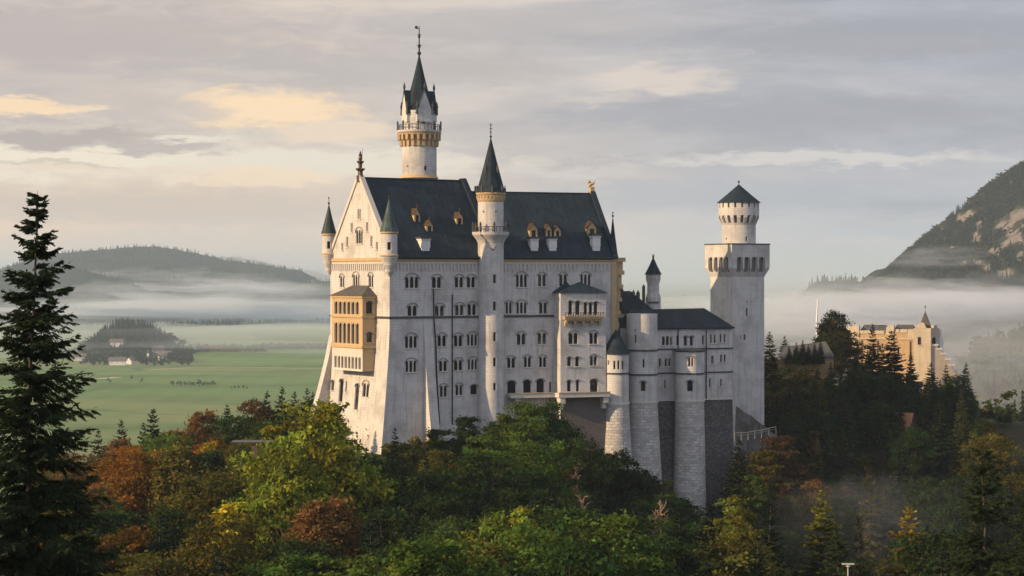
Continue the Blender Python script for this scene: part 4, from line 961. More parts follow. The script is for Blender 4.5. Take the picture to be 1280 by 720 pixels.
mb = MB(); mb.lathe(cS.x, cS.y, [(3.0, zu1 - 2.2), (3.2, zu1 - 1.8), (3.2, zu1 - .7), (3.5, zu1 - .3), (3.5, zu1)], 40); co = mb.build('cornice', M['sandstone'], stair)
ring_corbels(cS, 3.18, 3.42, zu1 - 1.6, zu1 - .72, 26, 'sandstone', co, 'frieze')
mb = MB(); R_ = rS * 1.42
for k in range(30):
    a = 2 * math.pi * k / 30; mb.lathe(cS.x + R_ * math.cos(a), cS.y + R_ * math.sin(a), [(.09, zg1), (.09, zg1 + 1.15)], 5)
mb.lathe(cS.x, cS.y, [(R_ - .12, zg1 + 1.1), (R_ + .12, zg1 + 1.1), (R_ + .12, zg1 + 1.25), (R_ - .12, zg1 + 1.25), (R_ - .12, zg1 + 1.1)], 40, 0, False, False)
for k in range(8):
    a = 2 * math.pi * k / 8 + .2; x, y = cS.x + R_ * math.cos(a), cS.y + R_ * math.sin(a); mb.lathe(x, y, [(.24, zg1), (.2, zg1 + 1.5), (.32, zg1 + 1.7), (.05, zg1 + 2.4)], 6)
mb.build('railing', M['lead'], stair)
rf_ = cone_roof(cS, 3.6, zu1, zt(172, 463), zt(153.5, 463), stair, 'slate', 12)
mb = MB()
for k in range(8):
    a = 2 * math.pi * k / 8 + .1; x, y = cS.x + 3.3 * math.cos(a), cS.y + 3.3 * math.sin(a); mb.lathe(x, y, [(.30, zu1 - .1), (.26, zu1 + .8), (.04, zu1 + 1.8)], 5)
for k in range(4):
    a = 2 * math.pi * k / 4 + .9; x, y, z = cS.x + 2.0 * math.cos(a), cS.y + 2.0 * math.sin(a), zu1 + 5.6; mb.lathe(x, y, [(.34, z - 1), (.34, z), (.03, z + 1.1)], 5)
mb.build('crocket', M['lead'], rf_)
mb = MB(); F = RFrame(cS, rS * 1.0); z = zt(313, 460)              # clock hands on the shaft under the gallery
for a, L in ((.5, 1.1), (-.8, .8)):
    s_ = F.s(617); mb.tube([F.map(s_, z, .12), F.map(s_ + L * math.sin(a), z + L * math.cos(a), .12)], .09, 5)
mb.build('clock_hands', M['iron'], stair)

# ------------------------------------------------------------------ tall round tower behind the roof
cT = Vector(((524 - 640) / FPX * 491, 491.0)); Yt = 487
tall = thing('round_tower', (cT.x, cT.y, 130), 'tallest round white tower with corbelled gallery and dark spire behind the palace roof', 'tower')
rT = 4.3; F = RFrame(cT, rT); z1, z2, z3, z4 = zt(184, Yt), zt(163, Yt), zt(155, Yt), zt(137, Yt)
o_ = [wspec(F, 532, 207, 213, 3.6, 1, False), wspec(F, 509.5, 206.5, 209, 2, 1, False), wspec(F, 519, 170, 172, 1.5, 1, False)]
mb = MB(); facade(mb, F, -math.pi * rT, math.pi * rT, 140, z2, [op(x) for x in o_], sb=angs(rT), depth=.5)
mb.lathe(cT.x, cT.y, [(rT * 1.0, z2 - .9), (rT * 1.26, z2 - .3), (rT * 1.28, z2 + .2), (rT * .9, z2 + .22)], 40, uvr=rT)
rU = 3.75; FU = RFrame(cT, rU); o3 = [wspec(FU, 530, 146, 154, 5, 1, False)]
facade(mb, FU, -math.pi * rU, math.pi * rU, z2, z4, [op(x) for x in o3], sb=angs(rU), depth=.4)
mb.build('wall', M['limestone'], tall)
for sp_ in o_: window(tall, F, sp_, depth=.5, sill=False)
for sp_ in o3: window(tall, FU, sp_, depth=.4, sill=False)
ring_corbels(cT, rT, rT * 1.24, z1 + .4, z2 - .7, 22, 'sandstone', tall)
mb = MB(); mb.lathe(cT.x, cT.y, [(rT * 1.0, z2 - 1.5), (rT * 1.23, z2 - .92), (rT * 1.27, z2 - .5)], 40); mb.lathe(cT.x, cT.y, [(rT, zt(223, Yt)), (rT * 1.12, zt(222, Yt)), (rT * 1.06, zt(220.5, Yt)), (rT, zt(218, Yt))], 40); mb.build('cornice', M['sandstone'], tall)
mb = MB(); R_ = rT * 1.24
for k in range(34):
    a = 2 * math.pi * k / 34; mb.lathe(cT.x + R_ * math.cos(a), cT.y + R_ * math.sin(a), [(.08, z2 + .1), (.08, z3)], 5)
mb.lathe(cT.x, cT.y, [(R_ - .1, z3 - .1), (R_ + .1, z3 - .1), (R_ + .1, z3 + .05), (R_ - .1, z3 + .05), (R_ - .1, z3 - .1)], 40, 0, False, False)
for k in range(8):
    a = 2 * math.pi * k / 8; mb.lathe(cT.x + R_ * math.cos(a), cT.y + R_ * math.sin(a), [(.2, z2 + .1), (.18, z3 + .3), (.28, z3 + .5), (.04, z3 + 1.1)], 6)
mb.build('railing', M['lead'], tall)
zsp = zt(66, Yt)
mb = MB(); mb.lathe(cT.x, cT.y, [(rU * .98, z4), (3.1, z4 + 2.0), (1.35, z4 + 8.6), (.1, zsp)], 8, .3); rf_ = mb.build('spire', M['slate'], tall)
for k in range(4):                                     # four steep gables at the foot of the spire
    a = math.radians(-157 + 90 * k); n = Vector((math.cos(a), math.sin(a))); t = Vector((-n.y, n.x))
    q = lambda s_, d, z: (cT.x + t.x * s_ + n.x * d, cT.y + t.y * s_ + n.y * d, z)
    zg, za, hw, D = z4 - .5, z4 + 4.9, 2.0, rU + .15
    mb = MB(); mb.face([q(-hw, D, zg - 2.4), q(hw, D, zg - 2.4), q(hw, D, zg), q(0, D, za), q(-hw, D, zg)])
    for sg in (-1, 1): mb.face([q(sg * hw, D, zg - 2.4), q(sg * hw, 1.5, zg - 2.4), q(sg * hw, 1.5, zg), q(sg * hw, D, zg)])
    gb = mb.build('spire_gable', M['limestone'], tall); mb = MB()
    for sg in (-1, 1): mb.face([q(sg * (hw + .2), D + .18, zg - .3), q(sg * (hw + .2), .3, zg - .3), q(0, .3, za + .1), q(0, D + .18, za + .1)])
    mb.build('roof', M['slate'], gb); mb = MB()
    for sg in (-1, 1): mb.lathe(*q(sg * hw, D, 0)[:2], [(.3, zg - .6), (.26, zg + 1.2), (.38, zg + 1.35), (.04, zg + 2.8)], 6); mb.build('pinnacle', M['lead'], gb); mb = MB()
    mb.lathe(*q(0, D, 0)[:2], [(.12, za), (.3, za + .6), (.3, za + 1.0), (.05, za + 2.0)], 6); mb.build('pinnacle', M['lead'], gb)
zf_ = zt(30, Yt); mb = MB(); L = zf_ - zsp
mb.lathe(cT.x, cT.y, [(.22, zsp - 1.0), (.1, zf_)], 6)
for f, r in ((.05, .5), (.28, .38), (.62, .34)): mb.sphere((cT.x, cT.y, zsp + f * L), r)
mb.lathe(cT.x, cT.y, [(.05, zsp + .3 * L), (.7, zsp + .33 * L), (.05, zsp + .36 * L)], 8); mb.lathe(cT.x, cT.y, [(.05, zsp + .66 * L), (.6, zsp + .69 * L), (.05, zsp + .72 * L)], 8)
mb.tube([(cT.x, cT.y, zsp + .9 * L), (cT.x - 1.0, cT.y, zsp + .92 * L)], .1, 5); mb.box((cT.x - .7, cT.y, zsp + .96 * L), (1, 0, 0), (0, 1, 0), (0, 0, 1), .35, .05, .3); mb.build('finial', M['iron'], tall)

# ------------------------------------------------------------------ lower wing with half-round towers on masonry feet
uC = Vector((math.cos(math.radians(21)), math.sin(math.radians(21)))); vC = Vector((-uC.y, uC.x))
PC = Vector((27.96, 480.0)); FC = Frame(PC, uC, bat=lambda z: 0 if z > 139.5 else (139.5 - z) * .045)
LC = FC.s(915.5); zE, zS = zt(410, 484), zt(500, 484)
wing = thing('castle_wing', (PC.x + 14, PC.y + 8, 113), 'low white castle wing with two half round towers rising from a rough masonry foot', 'castle wing')
T1 = Vector(((802.5 - 640) / FPX * 478.0, 478.0)); r1 = 3.70
T2 = Vector(((862 - 640) / FPX * 482.6, 482.6)); r2 = 3.5
T0 = Vector(((770 - 640) / FPX * 472.3, 472.3)); r0 = 3.05
bat1 = lambda z: 0 if z > 139.5 else (139.5 - z) * .06
F1, F2, F0 = RFrame(T1, r1, bat1), RFrame(T2, r2, lambda z: 0 if z > 139.5 else (139.5 - z) * .02), RFrame(T0, r0, bat1)
wC = [wspec(FC, 832, 420, 431.5, 9, 2, False), wspec(FC, 839, 421, 431.5, 3, 1, False), wspec(FC, 847, 419, 432, 3, 1, False), wspec(FC, 857, 420, 432, 4.5, 1), wspec(FC, 864.5, 420, 432, 4.5, 1), wspec(FC, 879, 419, 431, 3, 1, False),
      wspec(FC, 889, 418, 429, 2.6, 1, False), wspec(FC, 893.5, 418, 429, 2.6, 1, False), wspec(FC, 901, 417.5, 428, 2.6, 1, False), wspec(FC, 905.7, 417.5, 428, 2.6, 1, False),
      wspec(FC, 825, 448, 458, 3, 1, False), wspec(FC, 832.5, 448, 458, 3, 1, False), wspec(FC, 837, 448, 458, 3, 1, False), wspec(FC, 890.5, 444.5, 454.5, 3, 1, False), wspec(FC, 901.5, 443, 453, 2.6, 1, False), wspec(FC, 906, 443, 452.5, 2.6, 1, False),
      wspec(FC, 831.5, 475, 486, 2.4, 1, False), wspec(FC, 887.5, 473, 484, 2.4, 1, False), wspec(FC, 901.5, 473.5, 483, 2.4, 1, False)]
w1_ = [wspec(F1, 794, 418.5, 428.5, 2.6, 1, False), wspec(F1, 794, 411, 414, 2.2, 1, False), wspec(F1, 804.5, 448.5, 459.5, 3, 1, False), wspec(F1, 804, 476, 489, 7, 1, True)]
w2_ = [wspec(F2, 863.5, 447, 458, 7, 2, True), wspec(F2, 862.5, 475, 489, 8, 1, True)]
w0_ = [wspec(F0, 760.5, 450.5, 456, 2, 1, False), wspec(F0, 768, 451, 461.5, 3, 1, False), wspec(F0, 773.2, 450.5, 461.5, 3.2, 1, False), wspec(F0, 778.5, 451, 461.5, 3, 1, False)]
mb = MB(); facade(mb, FC, -2, LC, zS, zE, [op(x) for x in wC], depth=.5); FCn = Frame(PC + uC * LC + vC * 13, -uC); facade(mb, FCn, 0, LC + 2, 112, zE); FCe = Frame(PC + uC * LC, vC); facade(mb, FCe, 0, 13, 112, zE)
mb.build('wall', M['limestone'], wing)
for sp_ in wC: window(wing, FC, sp_, depth=.5, cw=.3)
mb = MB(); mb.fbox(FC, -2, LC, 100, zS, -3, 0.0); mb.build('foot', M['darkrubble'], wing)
def half_tower(F, ztop, wl, name, cap=True):
    R = F.R; mb = MB(); facade(mb, F, -math.pi * R, math.pi * R, zS, ztop, [op(x) for x in wl], sb=angs(R), depth=.45)
    mb.lathe(F.c.x, F.c.y, [(R, ztop), (.01, ztop + .02)], 40, 0, False, False)
    t = mb.build('half_tower', M['limestone'], wing)
    mb = MB(); facade(mb, F, -math.pi * R, math.pi * R, 100, zS - .004, zb=[104, 108, 113, 118, 124, 130, 136], sb=angs(R)); mb.build('foot', M['rubble'], t)
    for sp_ in wl: window(wing, F, sp_, depth=.45, sill=False)
    return t
h1 = half_tower(F1, zt(392, 480), w1_, 'half_tower'); h2 = half_tower(F2, zt(438, 484), w2_, 'half_tower')
mb = MB(); mb.lathe(T2.x, T2.y, [(r2, zt(439.5, 484)), (r2 * 1.08, zt(438.5, 484)), (r2 * 1.08, zt(437, 484)), (r2 * .3, zt(435, 484))], 40); mb.build('cap_roof', M['lead'], h2)
h0 = half_tower(F0, zt(442, 474), w0_, 'half_tower')
mb = MB(); mb.lathe(T0.x, T0.y, [(r0 * 1.12, zt(442, 474)), (r0 * .72, zt(430, 474)), (r0 * .3, zt(418, 474)), (.1, zt(412, 474))], 20); mb.build('roof', M['slate'], h0)
sc_ = MB()
def ring(c, R, z, d=.18, h=.2): sc_.lathe(c.x, c.y, [(R, z - h), (R + d, z - h), (R + d, z + h), (R, z + h)], 40, 0, False, False)
for py in (437, 467):
    z = zt(py, 481); ring(T1, r1, z); sc_.fbox(FC, 0, LC + .15, z - .17, z + .17, -.02, .2)
    if py > 440: ring(T2, r2, z); ring(T0, r0, zt(466, 473.5))
sc_.build('string_course', M['lead'], wing); sc_ = MB()
ring(T1, r1, zS, .22, .25); ring(T2, r2, zS, .22, .25); ring(T0, r0, zS, .22, .25); sc_.fbox(FC, 0, LC + .1, zS - .22, zS + .22, -.02, .24)
sc_.build('plinth_moulding', M['trim'], wing)
mb = MB(); zR = zt(387, 490)                        # main roof, hipped towards the square tower
q = lambda a, b, z: (PC.x + uC.x * a + vC.x * b, PC.y + uC.y * a + vC.y * b, z)
sA = 3.0; rdg = (q(sA, 6.5, zR), q(LC - 4.5, 6.5, zR + .3)); e0, e1, e2, e3 = q(sA, -.6, zE), q(LC + .4, -.6, zE), q(LC + .4, 13.6, zE), q(sA, 13.6, zE)
mb.face([e0, e1, rdg[1], rdg[0]]); mb.face([e1, e2, rdg[1]]); mb.face([e2, e3, rdg[0], rdg[1]]); mb.face([e3, e0, rdg[0]]); mb.face([e0, q(sA, -.6, zE - .3), q(LC + .4, -.6, zE - .3), e1]); mb.face([q(sA, -.6, zE - .3), q(sA, 0, zE - .3), q(LC + .4, 0, zE - .3), q(LC + .4, -.6, zE - .3)])
mb.build('roof', M['slate'], wing)
mb = MB()                                            # drainpipes
for px in (847.5, 882.5): a = FC.s(px); mb.tube([FC.map(a, zE - .5, .15), FC.map(a, zS, .15)], .13, 5)
mb.build('drainpipe', M['iron'], wing)
# steep hall roof with stepped gables behind the first half-round tower
mb = MB(); Yh = 492; hx0, hx1 = (779 - 640) / FPX * Yh, (812 - 640) / FPX * Yh; z0, z1 = zt(393, Yh), zt(364, Yh)
def hq(x, d, z): return (x + d * -.36, Yh + d * .93, z)
mb.face([hq(hx0, -2, z0), hq(hx1 + 1.5, -2, z0), hq(hx1 - 2.6, 5, z1), hq(hx0 + .3, 5, z1)]); mb.face([hq(hx1 + 1.5, -2, z0), hq(hx1 + 1.5, 12, z0), hq(hx1 - 2.6, 5, z1)]); mb.face([hq(hx0, 12, z0), hq(hx0, -2, z0), hq(hx0 + .3, 5, z1)]); mb.face([hq(hx1 + 1.5, 12, z0), hq(hx0, 12, z0), hq(hx0 + .3, 5, z1), hq(hx1 - 2.6, 5, z1)])
hall = mb.build('hall_roof', M['slate'], wing); mb = MB()
for (xx, zz, hw, hh) in ((hx0 + .9, z1 - 1.2, .8, 1.6), (hx0 + 2.9, z1 - 1.2, .5, .6), (hx0 + 4.2, z1 - 1.2, .35, 1.0), (hx1 - 1.2, z1 - 2.0, .45, 1.6), (hx1 + .2, z1 - 1.0, .35, 2.2)):
    mb.box(hq(xx, 4, zz), (1, 0, 0), (0, 1, 0), (0, 0, 1), hw, .6, hh); mb.lathe(*hq(xx, 4, 0)[:2], [(hw * .9, zz + hh), (.03, zz + hh + hw * 1.6)], 5)
mb.build('stepped_gable', M['lead'], hall)
mb = MB(); xw0 = hx0; mb.prism([hq(hx0, -1.8, 0)[:2], hq(hx1 + 1.4, -1.8, 0)[:2], hq(hx1 + 1.4, 11.8, 0)[:2], hq(hx0, 11.8, 0)[:2]], 125, z0 + .1); mb.build('hall_wall', M['limestone'], wing)
mb = MB(); cc = Vector(((770 - 640) / FPX * 484, 484.0)); mb.face([(cc.x - 3, cc.y - 2, zt(436, 482)), (cc.x + 3.2, cc.y - 2, zt(436, 482)), (cc.x + 3.2, cc.y + 5, zt(397, 489)), (cc.x - .5, cc.y + 5, zt(397, 489))]); mb.face([(cc.x + 3.2, cc.y - 2, zt(436, 482)), (cc.x + 3.2, cc.y + 5, 140), (cc.x + 3.2, cc.y + 5, zt(397, 489))]); mb.build('link_roof', M['slate'], wing)

# slim watch turret over the wing
cW = Vector(((816.5 - 640) / FPX * 497, 497.0)); Yw = 495
wt = thing('watch_turret', (cW.x, cW.y, 150), 'slim white watch turret with small pointed cap above the low wing roof', 'turret')
mb = MB(); F = RFrame(cW, 1.45); mb.lathe(cW.x, cW.y, [(1.9, 148), (1.9, zt(372, Yw)), (1.5, zt(366, Yw)), (1.5, zt(351, Yw)), (1.85, zt(347, Yw)), (1.85, zt(343, Yw))], 24); mb.build('wall', M['limestone'], wt)
ring_corbels(cW, 1.5, 1.84, zt(353, Yw), zt(347.5, Yw), 14, 'trim', wt); cone_roof(cW, 2.25, zt(343, Yw), zt(321.5, Yw), zt(318, Yw), wt, 'slate', 12)
mb = MB(); mb.fbox(RFrame(cW, 1.9), -1.0, 1.2, zt(378, Yw) - .2, zt(377, Yw), -.1, .5); mb.build('ledge', M['lead'], wt)

# ------------------------------------------------------------------ square tower
phi = math.radians(29.4); uQ = Vector((math.cos(phi), math.sin(phi))); vQ = Vector((-uQ.y, uQ.x)); aQ = 9.9
PQ = Vector(((916 - 640) / FPX * 507, 507.0)); ov = 1.0
sqt = thing('square_tower', (PQ.x + 1, PQ.y + 7, 120), 'square white tower with flared arcaded top carrying a round drum with conical roof', 'tower')
zA0, zA1 = zt(346, 507), zt(305.5, 507)
corners = [PQ + uQ * a + vQ * b for a, b in ((0, 0), (aQ, 0), (aQ, aQ), (0, aQ))]; dirs = [uQ, vQ, -uQ, -vQ]
def batQ(z):
    return -ov if z < zA0 + .01 else (-ov * (1 - ((z - zA0) / 2.2)) if z < zA0 + 2.2 else 0.0)
mb = MB(); allw = []
for i in range(4):
    F = Frame(corners[i], dirs[i]); wl = []
    if i == 0: wl = [wspec(F, 933.5, 385, 395, 2.4, 1, False), wspec(F, 933.5, 376, 378, 1.6, 1, False), wspec(F, 931, 418, 425, 2.6, 1, False), wspec(F, 926, 419, 424, 1.4, 1, False)]
    facade(mb, F, 0, aQ, 118, zA0, [op(x) for x in wl], depth=.6); allw += [(F, x) for x in wl]
mb.build('shaft', M['limestone'], sqt)
for F, x in allw: window(sqt, F, x, depth=.6, sill=False)
mb = MB(); arcs = []
for i in range(4):
    o_ = corners[i] + Vector((dirs[i].y, -dirs[i].x)) * ov - dirs[i] * ov; Wd = aQ + 2 * ov
    F = Frame(o_, dirs[i], bat=batQ); n = 4
    F.lead = None
    sp_s = [dict(s=1.3 + (Wd - 2.6) * (k + .5) / n, z0=zA0 + 1.3, h=zt(321, 507) - zA0 - 1.3, w=1.75, n=1, hood=False) for k in range(n)]
    # the corners of the flare are mitred
    F.mapo = F.map
    def mp(a, z, d=0.0, F=F, Wd=Wd):
        b_ = batQ(z); t = -b_; a2 = min(max(a, t), Wd - t) if (a < t or a > Wd - t) else a
        q_ = F.o + F.u * a2 + F.n * (d + b_); return (q_.x, q_.y, z)
    F.map = mp
    facade(mb, F, 0, Wd, zA0, zA1, [op(x) for x in sp_s], zb=[zA0 + 2.2], depth=.8); arcs += [(F, x) for x in sp_s]
pl = [tuple(corners[i] - dirs[i] * ov + Vector((dirs[i].y, -dirs[i].x)) * ov) for i in range(4)]
mb.face([(p[0], p[1], zA1 - .3) for p in pl])
tp = mb.build('parapet', M['limestone'], sqt)
for F, x in arcs: window(sqt, F, x, M['limestone'], M['shadedniche'], depth=.8, sill=False, name='machicolation', pname='niche_panel')
mb = MB()
for i in range(4):
    F = Frame(Vector(pl[i]), dirs[i]); mb.fbox(F, -.15, aQ + 2 * ov + .148, zA1 + .002, zA1 + .28, -.5, .15)
mb.build('coping', M['lead'], tp)
cD = PQ + uQ * aQ / 2 + vQ * aQ / 2; cD = Vector(((923.5 - 640) / FPX * cD.y, cD.y)); rD = 4.35; Yd = cD.y - 3; FD = RFrame(cD, rD)
zd0, zd1, zd2, zd3 = zA1 - .3, zt(281, Yd), zt(266, Yd), zt(253, Yd)
wl = [wspec(FD, 933, 295.5, 301, 2.6, 1, False), wspec(FD, 908, 297, 299.5, 1.6, 1, False)]
mb = MB(); facade(mb, FD, -math.pi * rD, math.pi * rD, zd0, zd1, [op(x) for x in wl], sb=angs(rD), depth=.5)
rD2 = rD * 1.2; batD = lambda z: -(rD2 - rD) * max(0, min(1, 1 - (z - zd1) / 1.9))
FD2 = RFrame(cD, rD2, bat=batD); n = 18
ma = [dict(s=2 * math.pi * rD2 * ((k + .5) / n - .5), z0=zd1 + .5, h=zt(269, Yd) - zd1 - .5, w=.95, n=1, hood=False) for k in range(n)]
cr = [dict(s=2 * math.pi * rD2 * ((k + .5) / n - .5), z0=zt(259.5, Yd), h=zd3 - zt(259.5, Yd), w=.55, n=1, hood=False) for k in range(n)]
facade(mb, FD2, -math.pi * rD2, math.pi * rD2, zd1, zd3, [op(x) for x in ma + cr], zb=[zd1 + 1.9], sb=angs(rD2, 18), depth=.5)
mb.build('drum', M['limestone'], sqt)
for x in wl: window(sqt, FD, x, depth=.5, sill=False)
for x in ma: window(sqt, FD2, x, M['limestone'], M['shadedniche'], depth=.5, sill=False, name='machicolation', pname='niche_panel')
pm = MB()
for x in cr: a, b, c, d = op(x); pm.face([FD2.map(a, c, -.48), FD2.map(b, c, -.48), FD2.map(b, d, -.48), FD2.map(a, d, -.48)])
pm.build('loophole', M['shadedniche'], sqt)
mb = MB(); za = zt(230, Yd); mb.lathe(cD.x, cD.y, [(rD2 * 1.09, zd3), (rD2 * .6, zd3 + (za - zd3) * .45), (.1, za)], 24); ro = mb.build('roof', M['slate'], sqt)
mb = MB(); mb.lathe(cD.x, cD.y, [(.1, za - .2), (.06, za + 1.0)], 6); mb.sphere((cD.x, cD.y, za + .7), .3); mb.build('finial', M['iron'], ro)

# ------------------------------------------------------------------ gatehouse on the right
Yg = 620.0
gate = thing('gatehouse', ((1125 - 640) / FPX * Yg, Yg + 6, 132), 'ochre brick gatehouse with battlements and a small dark spire among the spruces', 'gatehouse')
gx_ = lambda px, Y=Yg: (px - 640) / FPX * Y
phi = math.radians(14); uG = Vector((math.cos(-.35), math.sin(-.35)))          # long front turned towards the sun
Pg = Vector((gx_(1059, 632), 632.0)); FG = Frame(Pg, uG); LG = FG.s(1143)
zg = lambda py: zt(py, 622)
def gtag(z): return z
mb = MB(); wl = [wspec(FG, 1100, 432, 440, 3, 1), wspec(FG, 1123, 434, 442, 3, 1)]
facade(mb, FG, 0, LG, 122, zg(416), [op(x) for x in wl]); FGb = Frame(FG.off(LG, -10), -uG); facade(mb, FGb, 0, LG, 122, zg(416)); FGl = Frame(FG.off(0, -10), Vector((uG.y, -uG.x))); facade(mb, FGl, 0, 10, 122, zg(416))
mb.build('wall', M['gatebrick'], gate)
for x in wl: window(gate, FG, x, M['gatelime'])
mb = MB(); zc_ = zt(424, 622); mb.fbox(FG, 0, LG, zc_ - .25, zc_ + .2, -.02, .3); mb.build('string_course', M['gatelime'], gate)
for a in (.18, .42, .66, .9):
    mb = MB(); mb.fbox(FG, LG * a - .7, LG * a + .7, 122, zt(425, 622) - .3, -.02, .6); mb.build('buttress', M['gatebrick'], gate)
mb = MB()                                            # light blocks and merlons along the top
for (a, b, t, bt) in ((1059, 1074, 408, 440), (1108, 1112, 409, 420), (1112.2, 1117.5, 407, 421), (1135, 1142.6, 412, 424)): mb.fbox(FG, FG.s(a), FG.s(b), zg(bt), zg(t), -2.0, .35)
for px in (1122, 1127.5, 1132): mb.fbox(FG, FG.s(px) - .55, FG.s(px) + .55, zg(416), zg(412), -.5, .2)
for px in range(1078, 1107, 5): mb.fbox(FG, FG.s(px) - .8, FG.s(px) + .5, zg(418), zg(414), -.5, .25)
mb.build('parapet', M['gatelime'], gate)
for (a, b, zt_) in ((1074.5, 1107, 407), (1116, 1141, 406.5)):
    mb = MB(); q = lambda s_, d, z: FG.map(s_, z, d); a, b = FG.s(a), FG.s(b)
    mb.face([q(a, -1, zg(414)), q(b, -1, zg(414)), q(b - .6, -4.5, zg(zt_)), q(a + .6, -4.5, zg(zt_))]); mb.face([q(b, -1, zg(414)), q(b, -9, zg(414)), q(b - .6, -4.5, zg(zt_))]); mb.face([q(a, -9, zg(414)), q(a, -1, zg(414)), q(a + .6, -4.5, zg(zt_))]); mb.face([q(b, -9, zg(414)), q(a, -9, zg(414)), q(a + .6, -4.5, zg(zt_)), q(b - .6, -4.5, zg(zt_))])
    mb.build('roof', M['brownroof'], gate)
# corner tower
uK = Vector((math.cos(-.30), math.sin(-.30))); PK = Vector((gx_(1142, 611), 611.0)); FK = Frame(PK, uK); LK = FK.s(1163.5); FKr = Frame(FK.off(LK), Vector((-uK.y, uK.x)) if False else Vector((math.cos(.72), math.sin(.72))))
zK = lambda py: zt(py, 611); LR = FKr.s(1174)
wk = [wspec(FK, 1149.5, 421, 431, 5, 1, False)]; wr = [wspec(FKr, 1168, 421, 432, 6, 1, False)]
mb = MB(); facade(mb, FK, 0, LK, 122, zK(410), [op(x) for x in wk]); facade(mb, FKr, 0, LR, zK(432), zK(410), [op(x) for x in wr])
bk = Frame(FKr.off(LR), Vector((-uK.x, -uK.y))); 
mb.face([FKr.map(LR, zK(410)), (FK.off(0)[0] + 2, FK.off(0)[1] + 8, zK(410)), (FK.off(0)[0] + 2, FK.off(0)[1] + 8, 122), FKr.map(LR, 122)])
mb.face([(FK.off(0)[0] + 2, FK.off(0)[1] + 8, zK(410)), FK.map(0, zK(410)), FK.map(0, 122), (FK.off(0)[0] + 2, FK.off(0)[1] + 8, 122)])
tw = mb.build('corner_tower', M['gatelime'], gate)
for x in wk: window(gate, FK, x, M['gatelime'])
for x in wr: window(gate, FKr, x, M['whitewash'])
cc = Vector(FK.off(LK * .62, -3.2)); rr = 2.45
mb = MB(); mb.lathe(cc.x, cc.y, [(rr, zK(410.5)), (rr * .93, zK(408)), (.08, zK(389))], 4, .5); sp_ = mb.build('roof', M['brownroof'], tw)
mb = MB(); mb.lathe(cc.x, cc.y, [(.07, zK(390)), (.05, zK(382))], 5); mb.sphere((cc.x, cc.y, zK(383.5)), .25); mb.build('finial', M['iron'], sp_)
mb = MB(); mb.face([FK.map(LK * .15, zK(410), .05), FK.map(LK * .75, zK(410), .05), FK.map(LK * .6, zK(404), .05), FK.map(LK * .45, zK(403), .05), FK.map(LK * .3, zK(404), .05)]); mb.face([FK.map(LK * .15, zK(410), -.5), FK.map(LK * .3, zK(404), -.5), FK.map(LK * .45, zK(403), -.5), FK.map(LK * .6, zK(404), -.5), FK.map(LK * .75, zK(410), -.5)])
mb.fbox(FKr, LR * .3, LR * .75, zK(410), zK(406.5), -.8, .1); mb.build('parapet', M['gatelime'], tw)
# stepped gable wall falling to the right
FZ = Frame(FK.off(LK + .02, -.6), Vector((math.cos(.12), math.sin(.12)))); zZ = lambda py: zt(py, 612)
steps = [(1163.5, 1172, 432), (1172, 1177, 437), (1177, 1182, 443), (1182, 1187, 450), (1187, 1191.5, 457), (1191.5, 1195.5, 464), (1195.5, 1199, 472)]
mb = MB(); cp = MB()
for (a, b, t) in steps:
    a, b = FZ.s(a) + .003, FZ.s(b); mb.fbox(FZ, a, b, 121, zZ(t), -1.5, 0); cp.fbox(FZ, a - .1, b + .25, zZ(t) + .003, zZ(t - 2.2), -1.6, .15)
mb.build('gable_wall', M['gatelime'], gate); cp.build('gable_step', M['whitewash'], gate)
mb = MB(); mb.fbox(FKr, LR + .05, LR + .9, zK(440), zK(412), -1.2, .3); mb.fbox(FKr, LR + .95, LR + 1.8, zK(445), zK(424), -1.2, .2); mb.build('end_pier', M['whitewash'], gate)
mb = MB(); fr = FZ                                   # stepped roof edge behind the gable
for i, (a, b, t) in enumerate(((1186, 1190, 448), (1190, 1194, 454), (1194, 1197, 459), (1197, 1200, 466), (1200, 1204, 473))):
    mb.fbox(FZ, FZ.s(a), FZ.s(b) - .01, 121, zZ(t), -8, -3)
mb.build('rear_wall', M['whitewash'], gate)

# ------------------------------------------------------------------ woods around the castle, tree by tree
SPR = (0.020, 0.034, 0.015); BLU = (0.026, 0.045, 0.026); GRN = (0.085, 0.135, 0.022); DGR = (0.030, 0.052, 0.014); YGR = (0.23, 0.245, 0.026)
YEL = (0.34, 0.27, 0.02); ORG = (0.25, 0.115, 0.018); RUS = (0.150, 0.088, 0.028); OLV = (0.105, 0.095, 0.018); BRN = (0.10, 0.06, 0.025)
def hero(kind, px, top, Y, color, label, wid=1.0, var=None, group=None, cat='tree', maxH=99, lean=0.0):
    x = (px - 640) / FPX * Y; zb = gz(x, Y) - .2; H = min(maxH, zt(top, Y) - zb)
    return plant(kind, x, Y, H, color, label, group, wid, zb if H < maxH else zt(top, Y) - H, var, cat, lean)
Q, T = spruce_quads(38.0, 6.6, 5, levels=74, per=10, m=8, bare=0.04, sub=True, power=0.74)
PROTO['big'] = [(38.0, 6.6, trunk_mesh('trunk', 37.0, .36, 5), quad_mesh('crown', Q, T, M['needles']), 'spruce')]
Q, T = spruce_quads(38.0, 6.2, 6, levels=54, per=11, m=8, bare=0.04, sub=True, power=0.55)
PROTO['big'].append((38.0, 6.2, trunk_mesh('trunk', 37.0, .4, 6), quad_mesh('crown', Q, T, M['needles']), 'spruce'))
hero('big', 30, 236, 100, (.030, .044, .020), 'tall dark foreground spruce at the left edge, reaching above the horizon', 1.0, 0)
hero('big', -60, 420, 96, (.028, .042, .019), 'dark spruce cut off by the left edge, beside the tallest foreground spruce', 1.1, 1)
hero('big', 95, 610, 104, (.028, .042, .019), 'low dark spruce at the bottom left, right of the tallest foreground spruce', 1.0, 1)
